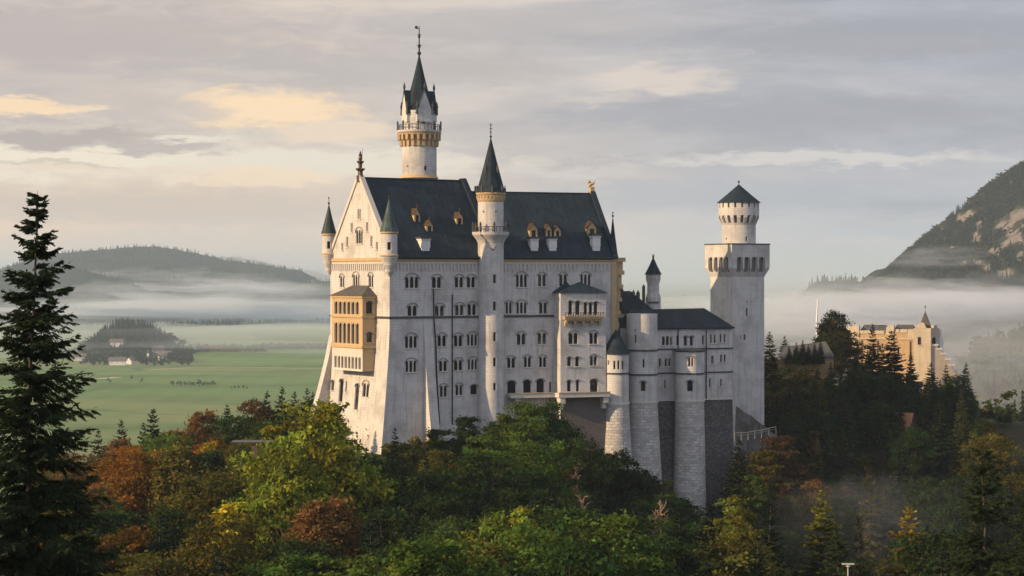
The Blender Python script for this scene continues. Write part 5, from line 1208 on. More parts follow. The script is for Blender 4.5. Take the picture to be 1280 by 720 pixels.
hero('big', 1238, 560, 165, (.032, .046, .019), 'broad dark foreground spruce at the lower right edge, left one of two', 1.0, 1)
hero('big', 1290, 590, 150, (.032, .046, .019), 'broad dark foreground spruce cut off by the right edge', 1.0, 1)
# front and middle trees that stand out
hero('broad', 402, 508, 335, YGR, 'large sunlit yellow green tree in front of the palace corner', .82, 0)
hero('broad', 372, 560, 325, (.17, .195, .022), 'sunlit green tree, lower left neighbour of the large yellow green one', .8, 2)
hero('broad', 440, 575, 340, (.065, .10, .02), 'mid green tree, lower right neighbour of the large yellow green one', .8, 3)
hero('broad', 250, 516, 455, RUS, 'rust brown autumn tree with its top against the green valley', .8, 1)
hero('slim', 268, 540, 430, YEL, 'small bright yellow tree in the autumn wood at left', 1.0, 0)
hero('broad', 143, 578, 400, ORG, 'wide orange autumn tree right of the big dark spruce', 1.1, 2)
hero('broad', 165, 560, 430, ORG, 'orange brown autumn tree behind the wide orange one', .9, 4)
hero('spruce', 190, 508, 470, BLU, 'pointed grey green spruce standing taller than the autumn trees at left', .9)
hero('spruce', 153, 522, 468, BLU, 'smaller pointed spruce left of the taller grey green one', .9)
hero('spruce', 122, 535, 470, BLU, 'pale pointed spruce nearest the big foreground spruce', .9)
hero('spruce', 181, 527, 452, SPR, 'dark narrow spruce tight against the grey green spruce', .8)
hero('spruce', 283, 505, 470, BLU, 'dark green spruce above the small bright yellow tree', 1.0)
hero('broad', 215, 545, 440, GRN, 'fresh green tree between the rust brown tree and the spruces', .9, 5)
hero('broad', 228, 625, 345, OLV, 'olive tree low in the autumn wood at left', 1.0, 1)
hero('broad', 322, 498, 480, BRN, 'brownish tree on the slope left of the palace foot', .8, 3)
for i, (px, tp) in enumerate(((334, 487), (352, 482), (368, 488), (384, 484), (392, 488))):
    hero('spruce', px, tp, 492 + 3 * i, BLU, 'grey green spruce in the row left of the palace foot', .9, None, 'spruces in a row left of the palace foot')
hero('spruce', 493, 533, 418, SPR, 'small dark spruce in front of the palace corner', .9)
hero('shrub', 520, 540, 436, OLV, 'olive brown bush at the foot of the sloping buttress', 1.0, 0, None, 'shrub')
hero('bare', 532, 548, 432, BRN, 'bare reddish tree at the foot of the palace wall', 1.0)
hero('broad', 585, 523, 432, DGR, 'round dark green tree under the left half of the palace', .85, 4)
hero('broad', 618, 528, 428, (.045, .066, .014), 'dark green tree in front of the foot of the stair tower', .8, 1)
hero('broad', 655, 505, 428, GRN, 'large green tree reaching up to the palace terrace', .9, 0)
hero('broad', 690, 506, 432, (.050, .078, .018), 'broad green tree under the bay of the palace', .8, 2)
hero('spruce', 738, 545, 440, SPR, 'dark spruce in front of the shaded wall below the bay', 1.2)
hero('broad', 722, 553, 420, DGR, 'dark green tree below the right end of the terrace', .8, 5)
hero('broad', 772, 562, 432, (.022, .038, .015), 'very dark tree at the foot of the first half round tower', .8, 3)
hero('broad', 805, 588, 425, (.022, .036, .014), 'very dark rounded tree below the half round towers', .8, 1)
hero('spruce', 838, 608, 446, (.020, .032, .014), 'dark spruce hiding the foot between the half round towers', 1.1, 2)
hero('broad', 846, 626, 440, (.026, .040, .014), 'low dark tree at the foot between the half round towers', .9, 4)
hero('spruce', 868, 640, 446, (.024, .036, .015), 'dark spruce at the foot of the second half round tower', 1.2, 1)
hero('bare', 826, 622, 360, BRN, 'bare orange brown tree below the masonry foot', .8, 0)
for px, tp, Y, c, lb in ((520, 585, 385, BLU, 'grey green pointed spruce right of the large yellow green tree'), (548, 600, 380, SPR, 'dark pointed spruce below the olive bush'), (645, 590, 390, SPR, 'dark pointed spruce below the large green tree'), (470, 612, 340, (.04, .062, .02), 'fresh green pointed spruce at the lower right of the large yellow green tree'), (690, 600, 360, BLU, 'grey green pointed spruce below the broad green tree'), (745, 610, 370, SPR, 'dark pointed spruce left of the three bare trees'), (300, 585, 400, BLU, 'grey green pointed spruce left of the timber shelter'), (240, 600, 360, (.03, .05, .024), 'bluish pointed spruce low in the autumn wood')):
    hero('spruce', px, tp, Y, c, lb, .95)
hero('bare', 795, 645, 350, BRN, 'bare brownish tree left of the taller bare tree', .8, 1)
hero('bare', 775, 655, 355, BRN, 'small bare tree furthest left of three bare trees', .7, 2)
hero('slim', 652, 622, 290, YGR, 'slim yellow green tree at the bottom below the terrace', .7, 1)
hero('broad', 612, 640, 285, (.125, .175, .022), 'bright green tree at the bottom centre', .75, 3)
hero('broad', 560, 655, 290, (.050, .080, .02), 'mid green tree at the bottom, left of the bright green one', .75, 5)
hero('slim', 548, 662, 300, YGR, 'small yellow green tree top at the bottom', .6, 0)
hero('broad', 712, 640, 275, (.060, .10, .022), 'broad green tree at the bottom right of the slim yellow green one', .8, 0)
hero('broad', 762, 668, 270, (.048, .085, .022), 'green tree at the bottom below the bare trees', .75, 2)
hero('broad', 490, 640, 300, (.036, .060, .02), 'dark green tree at the bottom below the palace corner', .8, 4)
hero('spruce', 848, 628, 330, SPR, 'dark spruce just below the masonry foot', .9, 0)
hero('spruce', 887, 626, 315, (.018, .028, .013), 'black green spruce at the bottom, left of the yellow green tree', 1.0, 2)
hero('slim', 920, 610, 345, (.13, .14, .018), 'yellow green tree at the bottom below the square tower', .9, 1)
hero('spruce', 960, 622, 300, (.018, .028, .013), 'dark spruce at the bottom below the cliff', 1.0, 1)
hero('goldtip', 1030, 612, 305, (.022, .032, .013), 'dark spruce with yellow top at the bottom in front of the gorge mist', 1.0, 0)
hero('goldtip', 1130, 630, 300, (.034, .036, .014), 'olive spruce with yellowing top at the bottom in the mist', 1.1, 1)
hero('pine', 1089, 582, 430, (.085, .080, .03), 'slender pale pine with thin trunk in the gorge mist', .55, 0)
hero('pine', 1072, 640, 330, (.030, .036, .02), 'thin dark pine at the bottom between the two spruces in the mist', .35, 1)
hero('spruce', 1128, 538, 480, BLU, 'tall spruce with bare trunk in the middle of the right hand wood', .9, 1)
hero('spruce', 962, 414, 548, (.030, .036, .014), 'tall spruce close to the right side of the square tower', 1.1, 0)
hero('spruce', 938, 440, 535, (.034, .040, .015), 'olive spruce touching the right side of the square tower', 1.2, 3)
hero('spruce', 981, 419, 575, BLU, 'small bluish spruce behind the hill wall', 1.0, 2)
hero('broad', 1040, 388, 585, (.034, .040, .016), 'dark leafy tree at the left end of the gatehouse', .9, 3)
hero('broad', 1050, 418, 570, (.04, .042, .015), 'olive leafy tree below the dark leafy one', .9, 5)
hero('spruce', 1089, 404, 580, SPR, 'tall dark spruce in front of the gatehouse, left one of the pair', .85, 0)
hero('spruce', 1116, 411, 578, (.022, .033, .015), 'tall dark spruce in front of the gatehouse, right one of the pair', 1.2, 4)
hero('spruce', 1102, 428, 574, (.032, .040, .014), 'shorter olive spruce between the pair before the gatehouse', .8, 1)
hero('spruce', 1163, 452, 575, SPR, 'dark spruce in front of the gatehouse corner tower', 1.0, 2)
hero('spruce', 1182, 455, 578, (.03, .042, .017), 'green spruce right of the one before the corner tower', 1.0, 1)
hero('spruce', 1206, 452, 584, SPR, 'dark spruce at the right end of the gatehouse', 1.0, 3)
hero('broad', 1188, 470, 572, DGR, 'dark leafy tree under the stepped gable', .7, 2)

# the rest of the wood
LIMIT = [(-50, 560), (100, 560), (130, 548), (155, 535), (190, 525), (220, 545), (250, 535), (285, 520), (320, 510), (352, 500), (395, 502), (412, 512), (432, 520), (460, 560), (480, 572), (500, 545), (530, 560),
         (555, 535), (580, 532), (612, 540), (640, 512), (692, 514), (720, 548), (752, 560), (775, 570), (800, 590), (822, 604), (840, 624), (862, 645), (905, 648), (916, 615), (930, 600), (1300, 590)]
LIMR = [(915, 470), (925, 448), (960, 446), (1000, 452), (1030, 440), (1060, 450), (1080, 455), (1140, 478), (1165, 470), (1190, 472), (1212, 480), (1232, 520), (1255, 560), (1300, 590)]
def lim(tab, px): return float(np.interp(px, [a for a, b in tab], [b for a, b in tab]))
def blocked(x, y):
    f = float(np.interp(x, [-52, -47, -29.5, -27.7, -5, 25, 31, 56, 62, 67], [560, 462, 443, 442, 454, 464, 469, 478, 496, 503]))
    return (-52 < x < 67 and y > f - 3) or (67 <= x < .1325 * y and y > 507)
def place_ok(x, y, d): return all((x - a) ** 2 + (y - b_) ** 2 > (d) ** 2 for a, b_, r in TREES)
def spot(px, py, where):
    if where == 'R' and px > 1200: return ('high ' if py < 500 else 'midway ' if py < 560 else 'low ') + 'in the wood ' + ('right of the gatehouse' if px < 1235 else 'near the right edge' if px < 1265 else 'at the right edge')
    if where == 'R' and px < 970: return ('high on the bank ' if py < 470 else 'midway on the bank ' if py < 530 else 'low on the bank ' if py < 590 else 'deep in the gorge ') + ('touching the square tower' if px < 940 else 'right of the square tower')
    if where == 'L':
        col = 'beside the big foreground spruce' if px < 150 else 'under the grey green spruces' if px < 230 else 'around the small yellow tree' if px < 300 else 'near the timber shelter' if px < 370 else 'by the yellow green tree'
        return ('high in autumn wood ' if py < 560 else 'midway in autumn wood ' if py < 625 else 'low in autumn wood ') + col
    if where == 'C':
        col = 'below the palace corner' if px < 540 else 'below the stair tower' if px < 640 else 'below the palace bay' if px < 745 else 'below the half round towers'
        return ('right ' if py < 565 else 'lower down ' if py < 630 else 'far down ') + col
    if where == 'R':
        col = 'beside the square tower' if px < 970 else 'below the ochre wall' if px < 1045 else 'before the gatehouse' if px < 1140 else 'below the corner tower' if px < 1200 else 'right of the gatehouse'
        return ('on the hill ' if py < 485 else 'in the wood ' if py < 545 else 'deep in the wood ') + col
    col = 'at the left' if px < 540 else 'at the centre' if px < 720 else 'below the bare trees' if px < 850 else 'below the cliff' if px < 980 else 'in the gorge mist' if px < 1150 else 'beside the right foreground spruces'
    return ('along the bottom edge ' if py > 670 else 'near the bottom ') + col
def fill(n, pr, yr, tab, mix, where, Hr, gap, group):
    done = 0; tries = 0; tot = sum(m_[0] for m_ in mix)
    while done < n and tries < n * 30:
        tries += 1; px = rnd.uniform(*pr); Y = rnd.uniform(*yr); x = (px - 640) / FPX * Y
        if blocked(x, Y) or not place_ok(x, Y, gap): continue
        zb = gz(x, Y) - .2; top = zt(lim(tab, px), Y); H = min(rnd.uniform(*Hr), top - zb - rnd.uniform(0, 2))
        if H < 6: continue
        if zt(735, Y) > zb + H: continue                 # stays wholly below the frame
        k = rnd.uniform(0, tot)
        for (w_, kind, colr_, words) in mix:
            k -= w_
            if k <= 0: break
        j = rnd.uniform(.8, 1.25)
        size = 'tall ' if H > .62 * Hr[0] + .38 * Hr[1] + 2 else 'low ' if H < Hr[0] else ''
        group = {'L': 'trees of the autumn wood at left', 'C': 'trees on the slope below the palace', 'R': 'trees of the right hand wood', 'B': 'trees along the bottom'}[where]
        e = plant(kind, x, Y, H, tuple(c * j for c in colr_), size + words + ' ' + spot(px, 345 - (zb + H - CZ) * FPX / Y, where), group, rnd.uniform(.85, 1.12)); e['px_'] = px; done += 1
    return done
MIXL = [(3, 'broad', GRN, 'green tree'), (2.2, 'broad', OLV, 'olive tree'), (1.5, 'broad', RUS, 'rust coloured tree'), (.8, 'broad', ORG, 'orange tree'), (5.0, 'spruce', BLU, 'grey green spruce'), (1.6, 'broad', DGR, 'dark green tree'), (.4, 'slim', YEL, 'yellow tree'), (.8, 'slim', GRN, 'slim green tree')]
MIXC = [(2.2, 'broad', DGR, 'dark green tree'), (1.4, 'broad', GRN, 'green tree'), (5, 'spruce', SPR, 'dark spruce'), (.9, 'broad', OLV, 'olive tree'), (.5, 'bare', BRN, 'bare brown tree')]
MIXR = [(6, 'spruce', (.034, .054, .022), 'dark spruce'), (3.4, 'spruce', (.060, .070, .022), 'olive spruce'), (.9, 'broad', DGR, 'dark leafy tree'), (.2, 'broad', RUS, 'rust coloured tree'), (.4, 'broad', OLV, 'olive tree'), (.4, 'slim', BRN, 'slim brown tree')]
MIXB = [(1.8, 'broad', DGR, 'dark green tree'), (2.2, 'broad', (.095, .145, .024), 'green tree'), (2.6, 'spruce', SPR, 'dark spruce'), (.7, 'broad', OLV, 'olive tree'), (.4, 'slim', YGR, 'yellow green tree')]
fill(62, (60, 420), (385, 505), LIMIT, MIXL, 'L', (15, 23), 5.2, 'trees of the autumn wood left of the palace')
fill(34, (60, 480), (270, 385), LIMIT, MIXL, 'L', (16, 24), 6.0, 'trees of the lower autumn wood at left')
fill(52, (420, 850), (335, 462), LIMIT, MIXC, 'C', (15, 24), 4.8, 'trees on the slope below the palace')
fill(30, (380, 860), (225, 335), LIMIT, MIXB, 'B', (18, 26), 6.0, 'trees at the bottom in front of the castle slope')
fill(80, (916, 1240), (495, 600), LIMR, MIXR, 'R', (13, 22), 4.2, 'trees between square tower and gatehouse')
fill(50, (900, 1290), (395, 500), LIMIT, MIXR, 'R', (16, 26), 5.4, 'trees of the gorge wood below the gatehouse')
fill(26, (835, 985), (385, 475), [(825, 606), (845, 626), (870, 646), (905, 640), (985, 610)], MIXR, 'R', (8, 22), 4.2, 'trees at the foot of the half round towers')
fill(18, (850, 1290), (240, 395), [(0, 655), (1300, 650)], MIXR, 'B', (18, 30), 7.0, 'trees at the bottom right above the gorge')

fill(46, (916, 1060), (485, 575), [(915, 500), (935, 478), (965, 462), (1060, 462)], MIXR, 'R', (9, 17), 3.6, 'trees on the bank right of the square tower')
fill(40, (1140, 1300), (520, 680), [(1130, 490), (1205, 492), (1230, 525), (1255, 560), (1300, 585)], MIXR, 'R', (12, 22), 4.5, 'trees right of the gatehouse')
for i in range(15):
    x = 24 + 2.6 * i + rnd.uniform(-.6, .6); y = float(np.interp(x, [-5, 25, 31, 56, 62, 67], [454, 464, 469, 478, 496, 503])) - rnd.uniform(4.0, 7)
    e = plant('shrub', x, y, rnd.uniform(3, 5.5), rnd.choice([DGR, OLV, (.03, .042, .016)]), 'bush growing along the masonry foot of the half round towers', 'bushes along the masonry foot', cat='shrub'); e['px_'] = pxof(x, y)
fill(30, (800, 915), (440, 474), [(790, 585), (822, 602), (845, 624), (870, 646), (915, 640)], MIXR, 'R', (6, 16), 2.6, 'trees at the foot of the half round towers')
fill(30, (1215, 1310), (470, 640), [(1200, 500), (1230, 530), (1260, 565), (1310, 590)], MIXR, 'R', (9, 20), 3.6, 'trees right of the gatehouse')
fill(70, (915, 1245), (425, 505), [(900, 625), (930, 600), (1245, 590)], MIXR, 'R', (8, 19), 3.2, 'x')
fill(26, (430, 860), (300, 400), [(430, 595), (640, 600), (780, 625), (860, 645)], [(3, 'spruce', SPR, 'dark spruce'), (2, 'spruce', BLU, 'grey green spruce'), (1.5, 'spruce', (.045, .07, .022), 'fresh green spruce')], 'B', (20, 30), 3.4, 'x')
hero('spruce', 1073, 422, 590, (.026, .036, .015), 'spruce before the left end of the gatehouse wall', .9, 3)
hero('spruce', 1139, 440, 583, (.024, .036, .016), 'spruce before the gatehouse, just left of its corner tower', .9, 0)
for kd, px, tp, Y, c, lb in (('spruce', 922, 545, 482, (.03, .045, .018), 'spruce on the rock face just right of the masonry foot'), ('spruce', 938, 572, 478, (.05, .06, .02), 'olive spruce low on the rock face'), ('broad', 952, 566, 482, OLV, 'olive tree on the rock face below the railing'), ('spruce', 930, 602, 470, (.028, .04, .017), 'dark spruce at the lower left of the rock face'),
        ('broad', 972, 548, 486, BRN, 'brown tree at the end of the railing on the cliff'), ('spruce', 966, 590, 474, (.034, .05, .02), 'dark spruce under the end of the railing'), ('slim', 946, 596, 470, GRN, 'slim green tree at the bottom of the rock face')):
    hero(kd, px, tp, Y, c, lb, 1.0)
for px, tp, Y, c, lb in ((468, 640, 295, BLU, 'grey green spruce at the bottom, leftmost of a spread of pointed spruces'), (585, 618, 310, SPR, 'dark spruce at the bottom below the stair tower'), (668, 612, 305, (.04, .062, .022), 'fresh green spruce at the bottom below the terrace'), (735, 628, 300, SPR, 'dark spruce at the bottom below the bay'), (800, 640, 310, BLU, 'grey green spruce at the bottom beside the bare trees'), (520, 628, 320, (.035, .055, .022), 'mid green spruce at the bottom below the sloping buttress')):
    hero('spruce', px, tp, Y, c, lb, .85)
# more shrubs hide the forest floor
for _ in range(110):
    px = rnd.uniform(880, 1290); Y = rnd.uniform(395, 610); x = (px - 640) / FPX * Y
    if blocked(x, Y) or not place_ok(x, Y, 2.2) or (Y > 575 and px < 1060): continue
    e = plant('shrub', x, Y, rnd.uniform(2.5, 5.5), rnd.choice([DGR, OLV, BRN, (.03, .042, .016)]), rnd.choice(['leafy bush', 'brushy thicket']) + ' ' + spot(px, 345 - (gz(x, Y) + 4 - CZ) * FPX / Y, 'R'), 'bushes of the right hand wood', cat='shrub'); e['px_'] = px
# past 300 spruces the ones that show least are merged into one mass of wood
bpy.context.view_layer.update(); dg_ = bpy.context.evaluated_depsgraph_get(); seen = {}
for py in range(385, 720, 6):
    for px in range(2, 1280, 6):
        ok, loc, nn_, ii_, ob, mm2 = sc.ray_cast(dg_, (0, 0, CZ), Vector(((px - 640) / FPX, 1, -(py - 345) / FPX)).normalized())
        if ok:
            r_o = ob
            while r_o.parent is not None: r_o = r_o.parent
            seen[r_o.name] = seen.get(r_o.name, 0) + 1
spr = [o for o in COL.objects if o.parent is None and o.name.split('.')[0] == 'spruce']
spr.sort(key=lambda o: -(seen.get(o.name, 0) + (1000 if o.get('px_') is None else 0)))
rest = spr[285:]
if rest:
    Qp = [spruce_quads(24.0, 6.0, 300 + i, levels=22, per=8, m=3) for i in range(3)]; QS = []; TS = []
    for i, o in enumerate(rest):
        q, t = Qp[i % 3]; sx, sz = o.scale.x, o.scale.z; a = o.rotation_euler.z; ca, sa = math.cos(a), math.sin(a); q2 = np.empty_like(q)
        q2[..., 0] = (q[..., 0] * ca - q[..., 1] * sa) * sx + o.location.x; q2[..., 1] = (q[..., 0] * sa + q[..., 1] * ca) * sx + o.location.y; q2[..., 2] = q[..., 2] * sz + o.location.z
        col = SPR
        for ch in list(o.children):
            if ch.name.startswith('crown'): col = tuple(ch.color[:3])
            bpy.data.objects.remove(ch)
        QS.append(q2); TS.append(t * np.array(col)[None, :]); bpy.data.objects.remove(o)
    wd_ = bpy.data.objects.new('spruce_wood', quad_mesh('spruce_wood', np.concatenate(QS), np.concatenate(TS), M['needles'])); COL.objects.link(wd_); wd_.color = (1, 1, 1, 1)
    tag(wd_, 'spruces of the wood that show least, merged into one mass', 'wood', kind='stuff')
by = {}
for o in COL.objects:
    if o.parent is None and o.get('px_') is not None: by.setdefault(o['label'], []).append(o)
ORD = ['first', 'second', 'third', 'fourth', 'fifth', 'sixth', 'seventh', 'eighth', 'ninth', 'tenth', 'eleventh', 'twelfth', 'thirteenth', 'fourteenth', 'fifteenth', 'sixteenth', 'seventeenth', 'eighteenth']
NUM = ['', '', 'two', 'three', 'four', 'five', 'six', 'seven', 'eight', 'nine', 'ten', 'eleven', 'twelve']
for lb, os_ in by.items():
    os_.sort(key=lambda o: o['px_']); n = len(os_)
    if 2 <= n <= 18:
        for i, o in enumerate(os_): o['label'] = lb + (', left one' if n == 2 and i == 0 else ', right one' if n == 2 else ', leftmost' if i == 0 else ', rightmost' if i == n - 1 else ', %s from left' % ORD[i])
    for o in os_: del o['px_']

# ------------------------------------------------------------------ small things among the trees
# cliff below the square tower: rock face
mb = MB(); r_ = random.Random(3); nx_, nz_ = 26, 18
m, nt, b = mat('rock'); pn = poso(nt); n1 = nt.noise(pn, 0.25, 8, 0.65); n2 = nt.noise(nt.vmul(pn, (1, 1, .35)), 0.9, 6, 0.6)
c = nt.mix(n1, (0.05, 0.047, 0.043), (0.21, 0.195, 0.18)); c = nt.mix(nt.ramp(n2, .5, .75), c, (0.045, 0.045, 0.028)); nt.l.new(c, b.inputs['Base Color']); b.inputs['Roughness'].default_value = .9; bump(nt, b, n1, 1.0, 1.2)
def rk(i, j):
    u = i / nx_; v_ = j / nz_; x = 55 + 20 * u; y = 492 + 16 * u - 9 * (1 - v_) ** 1.3
    z = 92 + v_ * (46 - 14 * u)
    d = noise.noise((x * .13, z * .13, 1)) * 3.2 + noise.noise((x * .4, z * .4, 7)) * 1.2
    return (x + d * .4, y - d, z)
G = [[rk(i, j) for j in range(nz_ + 1)] for i in range(nx_ + 1)]
for i in range(nx_):
    for j in range(nz_): mb.face([G[i][j], G[i + 1][j], G[i + 1][j + 1], G[i][j + 1]])
tag(mb.build('cliff', M['rock']), 'bare grey rock face below the square tower', 'cliff', kind='structure')
# ochre retaining wall with a low dark roofed gallery on the hill behind the square tower
Y = 556; hw = thing('courtyard_wall', ((985 - 640) / FPX * Y, Y, 138), 'ochre courtyard wall with long grey green roof between square tower and gatehouse', 'wall')
F = Frame(((938 - 640) / FPX * 548, 548.0), (math.cos(.22), math.sin(.22))); L = F.s(1042); mb = MB(); zc = lambda py: zt(py, 556)
facade(mb, F, 0, L, 120, zc(448)); mb.face([F.map(0, zc(448)), F.map(L, zc(448)), F.map(L, zc(448), -7), F.map(0, zc(448), -7)]); mb.face([F.map(L, 120), F.map(L, 120, -7), F.map(L, zc(448), -7), F.map(L, zc(448))])
mb.build('wall', M['ochrewall'], hw); mb = MB(); a = F.s(975)
mb.face([F.map(a, zc(447), .4), F.map(L, zc(444), .4), F.map(L, zc(427), -6), F.map(a + 3, zc(434), -6)]); mb.face([F.map(a, zc(448) + .05, .4), F.map(L, zc(448) + .05, .4), F.map(L, zc(444), .4), F.map(a, zc(447), .4)]); mb.face([F.map(L, zc(448), .4), F.map(L, zc(448), -6), F.map(L, zc(427), -6), F.map(L, zc(444), .4)])
mb.build('roof', M['brownroof'], hw)
for i, px in enumerate((984, 993, 1001, 1008, 1016, 1023)):
    a = F.s(px); x, y = F.off(a, 1.6); plant('spruce', x, y, 5.0 + (i % 3) * .7, SPR, 'small clipped dark conifer in the row before the courtyard roof', 'small conifers before the courtyard roof', 1.1, zc(452))
# white cottage under the gatehouse
def house(px, py, Y, wpx, dpx, hpx, rpx, wallm, roofm, yaw, label, z=None, name='house', wins=2, group=None):
    x, y, zb = P(px, py, Y); zb = z if z is not None else zb; k = Y / FPX; w_, d, h, r = wpx * k / 2, dpx * k / 2, hpx * k, rpx * k
    t = thing(name, (x, y, zb), label, 'house', group); u = Vector((math.cos(yaw), math.sin(yaw))); v = Vector((-u.y, u.x))
    q = lambda a, b_, zz: (x + u.x * a + v.x * b_, y + u.y * a + v.y * b_, zb + zz)
    mb = MB()
    for (a0, b0_, a1, b1_) in ((-w_, -d, w_, -d), (w_, -d, w_, d), (w_, d, -w_, d), (-w_, d, -w_, -d)): mb.face([q(a0, b0_, -1.5), q(a1, b1_, -1.5), q(a1, b1_, h), q(a0, b0_, h)])
    mb.face([q(-w_, -d, h), q(-w_, d, h), q(-w_, 0, h + r)]); mb.face([q(w_, d, h), q(w_, -d, h), q(w_, 0, h + r)]); mb.build('wall', M[wallm], t)
    mb = MB(); ov_ = .12 * w_ + .2; s_ = r / d; e = ov_ * .6
    for sg in (-1, 1):
        mb.face([q(-w_ - ov_, sg * (d + e), h - e * s_ + .08), q(w_ + ov_, sg * (d + e), h - e * s_ + .08), q(w_ + ov_, 0, h + r + .08), q(-w_ - ov_, 0, h + r + .08)])
        mb.face([q(-w_ - ov_, sg * (d + e), h - e * s_ - .15), q(w_ + ov_, sg * (d + e), h - e * s_ - .15), q(w_ + ov_, 0, h + r - .15), q(-w_ - ov_, 0, h + r - .15)])
        mb.face([q(-w_ - ov_, sg * (d + e), h - e * s_ - .15), q(w_ + ov_, sg * (d + e), h - e * s_ - .15), q(w_ + ov_, sg * (d + e), h - e * s_ + .08), q(-w_ - ov_, sg * (d + e), h - e * s_ + .08)])
    mb.build('roof', M[roofm], t)
    for i in range(wins):
        a = -w_ + 2 * w_ * (i + .5) / wins; ww = min(.6, w_ * .25); mb = MB(); mb.box(q(a, -d - .03, h * .55), (u.x, u.y, 0), (v.x, v.y, 0), (0, 0, 1), ww, .06, min(h * .22, .8)); mb.build('window', M['glass'], t)
    return t
house(1143, 497, 590, 17, 17, 15, 5, 'whitewash', 'slate', -.25, 'white cottage wall glimpsed below the gatehouse, between spruces')
house(1128, 535, 520, 24, 22, 4, 15, 'timber', 'orangetile', -.5, 'small building with orange brown tiled roof in the dark wood', wins=1)
house(1205, 562, 520, 26, 24, 6, 20, 'timber', 'redtile', -1.0, 'small building with red roof at right among dark trees', wins=1)
# timber viewing shelter half hidden in the autumn wood
Y = 372.0; x, y, zb = P(325, 580, Y); sh = thing('viewing_shelter', (x, y, zb), 'flat roofed timber viewing shelter half hidden in the autumn wood', 'shelter'); k = Y / FPX
mb = MB(); mb.box((x + 5 * k, y, zb + 14 * k), (1, 0, 0), (0, 1, 0), (0, 0, 1), 14 * k, 2.0, 10 * k); mb.build('back_wall', M['timber'], sh)
mb = MB(); mb.box((x, y - .4, zb + 28.5 * k), (1, 0, 0), (0, 1, 0), (0, 0, 1), 34 * k, 2.2, .45 * k); mb.build('flat_roof', M['lead'], sh)
for a in (-30, -20, 0, 22):
    mb = MB(); mb.box((x + a * k, y - 2.4, zb + 12 * k), (1, 0, 0), (0, 1, 0), (0, 0, 1), .14, .14, 15.6 * k); mb.build('post', M['darktimber'], sh)
mb = MB(); mb.box((x + 8 * k, y - 3.5, zb - 1.5 * k), (.97, 0, -.22), (0, 1, 0), (.22, 0, .97), 17 * k, 1.2, 1.6 * k); mb.build('deck', M['darktimber'], sh)
# white railing on the cliff path
plain('palewood', (.42, .40, .37), .8)
def rail(name, pts, label, hh, n):
    p = [Vector(P(*q_)) for q_ in pts]; t = thing(name, tuple(p[0]), label, 'railing'); mb = MB(); mb.tube([q_ + Vector((0, 0, hh)) for q_ in p], .06, 5); mb.tube([q_ + Vector((0, 0, hh * .5)) for q_ in p], .035, 5); mb.build('rail', M['palewood'], t)
    for i in range(n):
        f = i / (n - 1) * (len(p) - 1); j = min(len(p) - 2, int(f)); q_ = p[j].lerp(p[j + 1], f - j); mb = MB(); mb.tube([q_ - Vector((0, 0, .8)), q_ + Vector((0, 0, hh + .05))], .055, 5); mb.build('post', M['palewood'], t)
rail('railing', [(918, 547, 478), (935, 546, 480), (952, 543, 482), (970, 539, 484)], 'pale railing climbing across the cliff right of the masonry foot', 1.1, 7)
# lamp post at the bottom edge
x, y, zb = P(1060, 760, 190); lp = thing('lamp_post', (x, y, zb), 'white lamp post with flat crossbar head at the bottom right edge', 'lamp post')
zt_ = zt(706, 190); mb = MB(); mb.tube([(x, y, gz(x, y) - 1), (x, y, zt_)], [.11, .07]); mb.build('pole', M['palewood'], lp); mb = MB(); mb.box((x, y, zt_ + .08), (1, 0, 0), (0, 1, 0), (0, 0, 1), .58, .2, .05); mb.lathe(x, y, [(.25, zt_ - .15), (.12, zt_)], 8); mb.build('lamp_head', M['palewood'], lp)
# white pole standing in for a thin wisp behind the hill
x, y, z = P(1020, 400, 900); mm_ = thing('wisp_pole', (x, y, gz(x, y)), 'thin white pole standing in for a wisp behind the hill', 'wisp_pole'); mb = MB(); mb.tube([(x, y, gz(x, y) - 1), (x + .3, y, z), (x + .75, y, zt(377, 900))], [.5, .45, .3]); mb.build('pole', M['whitepaint'], mm_); mb = MB(); mb.sphere((x + .75, y, zt(376.5, 900)), .5); mb.build('wisp_pole_cap', M['whitepaint'], mm_)

# ------------------------------------------------------------------ far woods, hills, valley
def wood(name, pts, proto, ratio, cols, material, label, seed=1, kind='stuff', cat='wood'):
    """many far trees as one mass; pts = (x, y, z, H)"""
    r = np.random.RandomState(seed); QS = []; TS = []
    for (x, y, z, H) in pts:
        Q, T = proto[r.randint(len(proto))]; a = r.uniform(0, 6.28); ca, sa = math.cos(a), math.sin(a)
        q = Q * np.array([H * ratio * r.uniform(.8, 1.2), H * ratio * r.uniform(.8, 1.2), H]); q2 = np.empty_like(q)
        q2[..., 0] = q[..., 0] * ca - q[..., 1] * sa + x; q2[..., 1] = q[..., 0] * sa + q[..., 1] * ca + y; q2[..., 2] = q[..., 2] + z
        c = np.array(cols[r.randint(len(cols))]) * r.uniform(.75, 1.25); QS.append(q2); TS.append(T * c[None, :])
    me = quad_mesh(name, np.concatenate(QS), np.concatenate(TS), M[material]); o = bpy.data.objects.new(name, me); COL.objects.link(o); o.color = (1, 1, 1, 1)
    return tag(o, label, cat, kind=kind)
def unit_spruce(seed, levels, per, m): Q, T = spruce_quads(24.0, 4.2, seed, levels=levels, per=per, m=m, bare=.03); return Q / np.array([4.2, 4.2, 24.0]), T
def unit_broad(seed, cl, lv, lf): Q, T, _ = broad_quads(20.0, 7.5, seed, clumps=cl, leaves=lv, leaf=lf, cz=.52, vz=.48); return Q / np.array([7.5, 7.5, 20.0]), T
